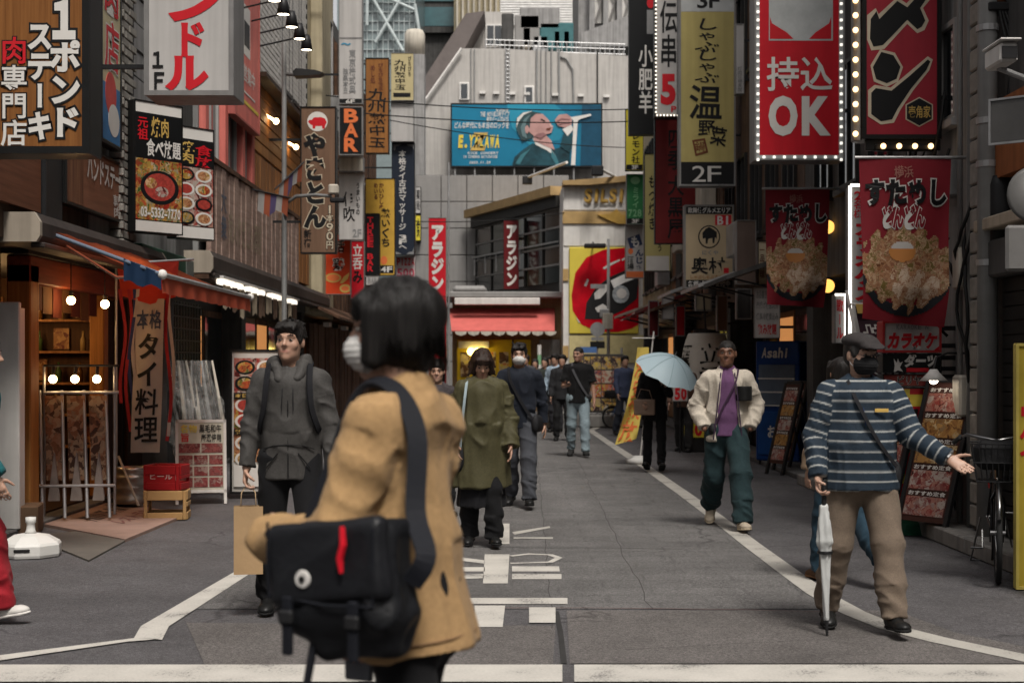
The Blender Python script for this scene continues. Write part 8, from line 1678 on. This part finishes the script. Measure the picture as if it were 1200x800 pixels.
# ---- woman with pale blue umbrella
p = Person('woman in black with head hidden under the pale blue umbrella', 1.99, 19.9, 172, 1.62, .0105, A_SKIN, female=True, legL=(8, 2, 2), legR=(-4, 2, -10), footL=-22, footR=-22, armL=(24, 14, 120, -10), armR=(6, 12, 60, -12), curlL=1., curlR=.8, palmL=(1, .3, 0), head=(0, -10, 0))
p.body(); p.hair('long'); p.top(cloth('black_coat', (.006, .006, .0065), .85), 'coat', hem=-.2, collar=.03, hip=(.19, .14), fold=.01); p.trousers(cloth('black_trousers', (0, 0, 0)), r=(.088, .066, .056)); p.shoes(mat('black_leather', (0, 0, 0)), mat('sole_black', (0, 0, 0)), 'heel')
t = p.at('handbag', 'flat taupe handbag held by the woman in black', 'bag'); tp = p.tp; MB().box(-.02, .27, .20, .28, .80, 1.02, .015).build('bag_body', mat('taupe_leather', (.22, .15, .11), .5), t); MB().box(-.02, .27, .193, .199, .93, 1.015).build('flap', mat('taupe_leather2', (.25, .17, .125), .5), t); MB().path([(.02, .24, 1.02), (.06, .2, 1.14), (.18, .18, 1.16), (.23, .24, 1.02)], .007, 6).build('handle', mat('taupe_leather', (0, 0, 0)), t, True)
def umbrella(label, top, axis, rad, m, handle_len, n=8):
    t = thing('umbrella', label, 'umbrella', top); ax = Vector(axis).normalized(); a = ax.orthogonal().normalized(); b_ = ax.cross(a); rings = 7
    def pt(i, s): th_ = 2 * math.pi * i / (n * 4); sc_ = 1 - .05 * (math.sin(th_ * n / 2) ** 2) * s; r_ = rad * s * sc_; dep = rad * (.55 * s ** 1.9 - .06 * (math.sin(th_ * n / 2) ** 2) * s ** 2); return (a * math.cos(th_) + b_ * math.sin(th_)) * r_ - ax * dep
    for g in range(n):
        v = [pt(g * 4 + i, max(j / rings, .01)) for j in range(rings + 1) for i in range(5)]; MB().add(v, [(j * 5 + i, j * 5 + i + 1, (j + 1) * 5 + i + 1, (j + 1) * 5 + i) for j in range(rings) for i in range(4)]).build('panel', m, t, True)
        MB().path([pt(g * 4, j / rings) - ax * .008 for j in range(rings + 1)], .003, 5).build('rib', m_steel, t); MB().path([pt(g * 4, j / rings) + ax * .002 for j in range(rings + 1)], .0035, 5).build('seam', mat('umbrella_seam', (.25, .34, .38), .6), t)
    MB().tube(ax * .05, -ax * handle_len, .006).build('shaft', m_steel, t); MB().tube(ax * .05, ax * .09, .006, .002).build('ferrule', m_steel, t); MB().tube(-ax * (handle_len - .1), -ax * handle_len, .014).build('handle', m_black, t)
    return t
ucl, ut_, ub_ = newmat('umbrella_blue'); ub_.inputs['Base Color'].default_value = (.36, .47, .52, 1); ub_.inputs['Roughness'].default_value = .55; ub_.inputs['Alpha'].default_value = 1.0
hl = p.hands['L']['grip']; Mr = Matrix.Rotation(R(172), 4, 'Z'); hand_w = Mr @ Vector(hl) + Vector((1.99, 19.9, 0)); ax = Vector((.34, -.40, .85)).normalized()
umbrella('pale blue umbrella tilted low in front of the woman in black', hand_w + ax * .42, ax, .46, ucl, .48)
# ---- man in cream fleece
p = Person('man in open cream fleece jacket and purple shirt with hands in pockets', 1.97, 13.05, 176, 1.74, NEAR * 1.1, (.16, .075, .045), lean=1, legL=(24, 3, 10), legR=(-15, 3, -44), footL=-6, footR=32, armL=(-14, 22, 34, -16), armR=(-14, 22, 34, -16), head=(-10, 0, 0), build=.96)
p.body(lips=(.2, .09, .07), hands=''); p.hair('buzz', (.012, .009, .008)); tp = p.tp
fl = cloth('cream_fleece', (.47, .42, .35), .95, .1, .9, 75, .5)
p.top(cloth('purple_tee', (.12, .055, .125), .85), 'shirt', hem=-.07, chest=(.168, .118), waist=(.168, .116), hip=(.184, .124), slv=(.055, .045, .04), slen=.8, fold=.009)
jk = p.top(fl, 'jacket', hem=-.12, chest=(.184, .135), waist=(.186, .135), hip=(.19, .137), slv=(.074, .068, .056), slen=.95, fold=.010, collar=.05, opening=(.13, .055))
pk = Body(.008); pk.cap(tp(-.145, .075, .38), tp(-.145, .075, .25), (.075, .088), (.075, .094), .01, e1=p.Mt[0], flat=(1, 1)); pk.mesh('chest_pocket', cloth('black_nylon', (.006, .006, .006), .6), jk)
for sx in (-1, 1): MB().path([tp(sx * .062, .10, .50), tp(sx * .075, .13, .38), tp(sx * .1, .138, .15), tp(sx * .128, .125, -.1)], .006, 6).build('jacket_edging', mat('edging_plum', (.05, .03, .055), .7), jk)
p.trousers(cloth('teal_jeans', (.016, .034, .038), .85, .25), r=(.105, .095, .085), fold=.011); p.shoes(mat('cream_suede', (.40, .34, .26), .8), mat('sole_cream', (.45, .38, .27), .7))
t = p.at('cross_bag', 'thin dark strap bag crossing the purple shirt', 'bag'); strap(t, 'strap', [tp(-.1, .03, .53), tp(-.06, .135, .4), tp(.04, .138, .2), tp(.12, .12, .02)], .016, .005, mat('webbing_plum', (.04, .02, .04), .8), tp(0, 0, .2)); bb_ = Body(.01); bb_.cap(tp(.13, .10, .0), tp(.15, .0, -.02), (.03, .05), (.03, .05), .02); bb_.mesh('pouch', mat('pack_black', (0, 0, 0)), t)
# ---- man in striped sweater
p = Person('man in blue striped sweater, flat cap and black mask holding out his hand', 1.97, 8.05, 178, 1.64, NEAR, (.42, .26, .19), lean=0, legL=(13, 7, 9), legR=(-2, 7, -22), footL=-4, footR=15, armL=(18, 22, 48, 44), armR=(2, 18, 28, 0), curlL=.05, curlR=1.05, palmL=(.15, .8, .5), palmR=(-.6, .6, -.2), head=(26, -4, 0), build=1.1)
p.body(); p.hair('short', (.03, .028, .027)); p.mask((.010, .010, .011), 1.1); tp = p.tp; J = p.J; k = p.k
def stripes(V, b):
    t = np.zeros(len(V)); best = np.full(len(V), 9.)
    for q in b.P:
        if q['t'] != 'c' or q['op'] < 0: continue
        d = b.dist(q, V); w = d < best
        is_arm = q['ra'][0] < .09 and abs(q['w'][2]) > .2 or q['L'] < .27 and q['ra'][0] < .09
        if is_arm: val = ((V - q['a']) @ q['w']) + (0 if np.allclose(q['a'], J['shL']) or np.allclose(q['a'], J['shR']) else .285 * k)
        else: val = J['neck'][2] - V[:, 2]
        t = np.where(w, val, t); best = np.where(w, d, best)
    f = np.mod(t + .012, .056); s_ = np.clip((.006 - np.abs(f - .026)) / .004, 0, 1)[:, None]
    return np.array((.005, .016, .030)) * (1 - s_) + np.array((.34, .35, .34)) * s_
sw = p.top(paintmat('striped_knit', .85, 0, .5, 130, .12, 30), 'sweater', hem=-.12, chest=(.178, .135), waist=(.184, .15), hip=(.205, .155), slv=(.075, .066, .052), slen=1.0, fold=.007, collar=.03, paint=stripes)
MB().box(-.125, -.05, .148, .152, p.J['chest'][2] - .02, p.J['chest'][2] + .0, .001).build('chest_emblem', tg_, sw)
p.trousers(cloth('khaki_chino', (.155, .118, .088), .85, .12), r=(.110, .090, .076), fold=.0075); p.shoes(mat('black_leather', (0, 0, 0)), mat('sole_black', (0, 0, 0)))
cb2 = Body(.006); e = lambda c, r, kk=.02, op=1: cb2.ell(p.hp(*c), tuple(q * k for q in r), kk, p.Mh, op)
e((0, -.02, .085), (.098, .115, .05)); e((0, .03, .082), (.085, .085, .03)); cb2.cap(p.hp(-.045, .105, .055), p.hp(.045, .105, .055), (.022, .045), (.022, .045), .03, e1=p.Mh[2]); cb2.ell(p.hp(0, .135, .047), (.06 * k, .035 * k, .009 * k), .02, p.Mh); cb2.slab(p.hp(0, 0, .045), -p.Mh[2]); cb2.mesh('flat_cap', cloth('cap_black', (.028, .024, .024), .8, .2), p.root)
MB().path([p.hp(-.08, .0, .0), p.hp(-.07, .085, .012), p.hp(-.055, .098, .004), p.hp(-.015, .105, .004), p.hp(0, .107, .012), p.hp(.015, .105, .004), p.hp(.055, .098, .004), p.hp(.07, .085, .012), p.hp(.08, 0, .0)], .002, 5).build('glasses', m_black, p.root)
wv = J['wrL']; MB().lathe([(.036, -.012), (.038, 0), (.036, .012), (.03, .012), (.03, -.012)], (0, 0, 0), 16).build('wrist_watch', mat('chrome', (0, 0, 0)), p.root).matrix_local = Matrix.Translation(Vector(wv)) @ Vector(nrm(J['wrL'] - J['elL'])).to_track_quat('Z', 'X').to_matrix().to_4x4()
t = p.at('cross_bag', 'thin navy strap bag crossing the striped sweater', 'bag'); strap(t, 'strap', [tp(.1, -.09, .47), tp(.09, .05, .525), tp(.05, .16, .40), tp(-.06, .18, .18), tp(-.185, .13, .02)], .02, .005, mat('webbing_black', (0, 0, 0)), tp(0, 0, .2)); bb_ = Body(.01); bb_.cap(tp(-.2, .05, -.02), tp(-.2, -.08, -.03), (.03, .07), (.03, .07), .02); bb_.mesh('pouch', mat('pack_black', (0, 0, 0)), t)
MB().path([tp(.015, .135, .44), tp(.012, .155, .36), tp(.0, .165, .26)], .003, 5).build('lanyard', mat('lanyard_blue', (.02, .04, .12), .7), p.root)
g_ = Vector(p.hands['R']['grip'])
t = thing('folded_umbrella', 'furled grey white umbrella used as a walking stick', 'umbrella', (p.x, p.y, 0), p.rz); gx, gy, gz = g_
MB().tube((gx, gy, gz + .05), (gx, gy, gz - .1), .014).build('handle', m_black, t); MB().tube((gx, gy, gz - .1), (gx - .015, gy + .01, .0), .006).build('shaft', m_steel, t)
uf = Body(.006); a_, b2 = np.array((gx, gy, gz - .10)), np.array((gx - .012, gy + .008, .09)); uf.cap(a_, a_ + (b2 - a_) * .3, .022, .040, .02, fold=(.008, 3, 60)); uf.cap(a_ + (b2 - a_) * .3, b2, .034, .012, .02, fold=(.007, 3, 60)); uf.mesh('canopy', mat('umbrella_grey', (.46, .47, .46), .35, var=.1), t); MB().tube(Vector(a_ + (b2 - a_) * .40) - Vector((0, 0, .008)), Vector(a_ + (b2 - a_) * .40) + Vector((0, 0, .008)), .042, n=14).build('tie', m_black, t); MB().tube((gx - .0125, gy + .008, .085), (gx - .015, gy + .01, 0), .011, .007).build('ferrule', m_black, t)
# ---- person behind him, walking away
p = Person('person in beige jacket and jeans walking away behind the striped sweater', 2.28, 9.85, 14, 1.54, MID, A_SKIN, female=True, legL=(12, 2, 4), legR=(-14, 2, -52), footL=0, footR=50, armL=(2, 14, 14, 4), armR=(-6, 12, 4, 4))
p.body(); p.hair('bob', (.012, .01, .01)); p.top(cloth('beige_canvas', (.27, .19, .125), .8), 'jacket', hem=-.08, collar=.03, fold=.011, slv=(.075, .068, .06)); p.trousers(cloth('blue_jeans', (.014, .034, .052), .85, .2), r=(.1, .085, .085)); p.shoes(mat('brown_suede', (.10, .05, .025), .8), mat('sole_tan', (.2, .1, .05), .7))
# ---- person at the frame edge
p = Person('person in teal patterned shirt and red trousers striding past', -3.2, 8.35, -82, 1.66, MID, A_SKIN, lean=8, legL=(-16, 2, -30), legR=(18, 2, 8), footL=22, footR=-10, armL=(-10, 14, 10, 4), armR=(12, 14, 26, 6))
p.body(); p.hair('short'); p.top(cloth('teal_print', (.012, .10, .11), .8, .75), 'shirt', hem=-.14, slv=(.08, .074, .07), fold=.012); p.trousers(cloth('red_trousers', (.28, .012, .02), .8), r=(.12, .11, .105), fold=.012); p.shoes(mat('white_sneaker', (.5, .48, .45), .6), mat('sole_white', (.55, .53, .5), .6))
t = p.at('shoulder_bag', 'purple strapped bag of the person in red trousers', 'bag'); tp = p.tp; strap(t, 'strap', [tp(.1, -.1, .5), tp(.13, .02, .54), tp(.17, .12, .35), tp(.2, .1, .0), tp(.22, .05, -.1)], .03, .006, mat('webbing_purple', (.07, .025, .09), .8), tp(0, 0, .2)); bb_ = Body(.011); bb_.cap(tp(.23, .08, -.2), tp(.23, -.1, -.2), (.05, .1), (.05, .1), .02); bb_.mesh('pouch', mat('webbing_purple', (0, 0, 0)), t)
# ---- woman in the camel coat, close by
p = Person('woman in camel coat with black bob and white mask passing close by', -.235, 3.42, 64, 1.68, NEAR, A_SKIN, female=True, lean=4, legL=(-12, 2, -24), legR=(18, 2, 8), footL=16, footR=-8, armL=(12, 17, 84, -20), armR=(10, 0, 24, -6), curlL=1., curlR=.8, head=(24, -2, 0), build=.88)
p.body(); p.hair('bob', (.009, .008, .0075), 1.10); p.strands(420, -.105, c=(.009, .008, .0075)); p.mask(); tp = p.tp; J = p.J; k = p.k
cm = cloth('camel_wool', (.36, .225, .105), .92, .08, .5, 60, .4)
ct_ = p.top(cm, 'coat', hem=-.108, chest=(.178, .098), waist=(.190, .106), hip=(.224, .158), slv=(.066, .063, .056), slen=1.18, fold=.0065, collar=.05, shoulder=.082)
for q, nm in (((-.06, -.195), 'hem_seam'),): MB().path([tp(.197 * math.cos(R(a)), .132 * math.sin(R(a)), -.075) for a in range(0, 361, 15)], .0035, 5).build(nm, cloth('camel_seam', (.28, .17, .085), .9), ct_)
MB().sphere(tuple(J['elL'] + (J['wrL'] - J['elL']) * .80 + np.array((-.075, 0, .02))), (.012, .012, .012)).build('cuff_button', mat('button_dark', (.02, .012, .01), .4), ct_)
p.trousers(cloth('black_trousers', (0, 0, 0)), r=(.074, .074, .078)); p.shoes(mat('black_leather', (0, 0, 0)), mat('sole_black', (0, 0, 0)))
t = p.at('messenger_bag', 'big black messenger bag slung from the camel coat with red tag', 'bag')
bagm = mat('bag_nylon', (.008, .0085, .010), .45, var=.3, bump=.5, bscale=14, dist=.02)
cx_, cy_ = -.275, .02; Mb = rotm(0, -7, 6)
mbg = Body(.0085); mbg.box((cx_, cy_, 1.03), (.070, .150, .118), Mb, .03, .035, fold=(.009, 7, 9)); mbg.box((cx_ + .01, cy_ - .04, .93), (.058, .095, .085), Mb, .07, .03, fold=(.009, 7, 9)); mbg.mesh('bag_body', bagm, t)
fp = Body(.0085); fp.box((cx_ - .055, cy_ + .005, 1.065), (.028, .150, .09), Mb, .02, .02, fold=(.006, 8, 8)); fp.mesh('flap', mat('bag_nylon2', (.010, .0105, .0125), .4, var=.3, bump=.4, bscale=18, dist=.015), t)
MB().path([(cx_ - .09, cy_ - .05, 1.15), (cx_ - .094, cy_ - .055, 1.11), (cx_ - .095, cy_ - .047, 1.08), (cx_ - .096, cy_ - .052, 1.05)], [.006, .008, .008, .005], 6).build('red_tag', mat('tag_red', (.55, .008, .02), .6), t)
MB().lathe([(0, -.004), (.018, -.004), (.020, 0), (.0, .004)], (cx_ - .092, cy_ + .05, 1.03), 18, 'X').build('badge', m_white, t); MB().lathe([(0, -.006), (.008, -.006), (.008, 0), (.0, .0)], (cx_ - .093, cy_ + .05, 1.03), 12, 'X').build('badge_mark', m_dark, t)
for y in (-.15, -.155 + .33): MB().path([(cx_ - .088, cy_ + y * .84, 1.15), (cx_ - .088, cy_ + y * .84, 1.06), (cx_ - .085, cy_ + y * .83, .98)], .0035, 5).build('piping', mat('webbing_navy', (.008, .009, .013), .75), t)
MB().path([(cx_ - .086, cy_ - .125, .98), (cx_ - .09, cy_, .976), (cx_ - .086, cy_ + .14, .99)], .0035, 5).build('flap_seam', MC['webbing_navy'], t)
for y in (-.08, .09): MB().box(cx_ - .1, cx_ - .085, cy_ + y - .012, cy_ + y + .012, .86, .99, .003).build('webbing', MC['webbing_navy'], t); MB().box(cx_ - .106, cx_ - .09, cy_ + y - .017, cy_ + y + .017, .93, .96, .004).build('buckle', m_black, t)
strap(t, 'strap', [(cx_ + .03, cy_ + .13, 1.10), tp(-.15, .115, .36), tp(-.10, .06, .525), tp(-.10, -.03, .53), tp(-.14, -.115, .42), tp(-.19, -.13, .24), (cx_ + .03, cy_ - .19, 1.08), (cx_ + .02, cy_ - .16, 1.02)], .046, .010, mat('webbing_navy', (.012, .014, .02), .75), tp(0, 0, .1))
MB().path([(cx_ - .05, cy_ + .05, .88), (cx_ - .06, cy_ + .06, .80), (cx_ - .055, cy_ + .05, .74)], .010, 6).build('loose_strap', mat('webbing_navy', (0, 0, 0)), t)
h = p.hands['R']; g_ = h['grip']; t = p.at('phone', 'grey phone in the lowered hand below the camel coat', 'phone'); MB().box(g_[0] - .008, g_[0] + .008, g_[1] - .04, g_[1] + .04, g_[2] - .09, g_[2] + .06, .005).build('case', mat('phone_grey', (.12, .125, .14), .3), t)
# ---- distant passers-by
crowd = [(616, 33, 180, 1.70, (.05, .05, .055), (.03, .03, .035), 'short', 'distant man in dark grey jacket near the yellow shop'), (627, 35, 190, 1.62, (.16, .12, .11), (.10, .08, .075), 'long', 'distant woman in dusty pink top near the yellow shop'), (638.5, 32, 170, 1.64, (.03, .035, .03), (.14, .12, .10), 'long', 'distant woman in dark top and khaki trousers'), (651, 31.5, 150, 1.70, (.30, .38, .46), (.03, .03, .035), 'short', 'distant man in pale blue shirt and dark trousers'), (659, 28, 178, 1.66, (.02, .02, .022), (.015, .015, .016), 'short', 'distant person all in black just behind the black tee'), (643, 38, 185, 1.68, (.3, .28, .26), (.05, .06, .09), 'short', 'far figure in pale grey top among the crowd'), (609, 37, 175, 1.7, (.04, .07, .05), (.03, .03, .04), 'short', 'far figure in dark green jacket among the crowd'), (732, 30, 200, 1.68, (.04, .05, .09), (.04, .045, .06), 'short', 'distant person in navy beside the poster board'), (801, 24.5, 160, 1.6, (.12, .07, .05), (.02, .02, .02), 'short', 'person in brown top standing by the lantern'), ]
for i, (px, d, rz, H_, c1, c2, hs_, lab) in enumerate(crowd):
    a = (i * 37) % 20 - 8
    p = Person(lab, PX(px, d), d, rz, H_, FARV, A_SKIN, female=hs_ == 'long', legL=(a, 3, a - 6), legR=(-a, 3, -a - 10), footL=2, footR=8, armL=(-a, 10, -a + 18, 3), armR=(a, 10, a + 18, 3), head=((i * 53) % 50 - 25, -4, 0))
    p.body(hands='LR', face=False); p.hair(hs_, (.014, .011, .010)); p.top(cloth('crowd_top%d' % i, c1), 'jacket', hem=-.12, collar=.03); p.trousers(cloth('crowd_leg%d' % i, c2)); p.shoes(mat('black_leather', (0, 0, 0)), mat('sole_black', (0, 0, 0)))
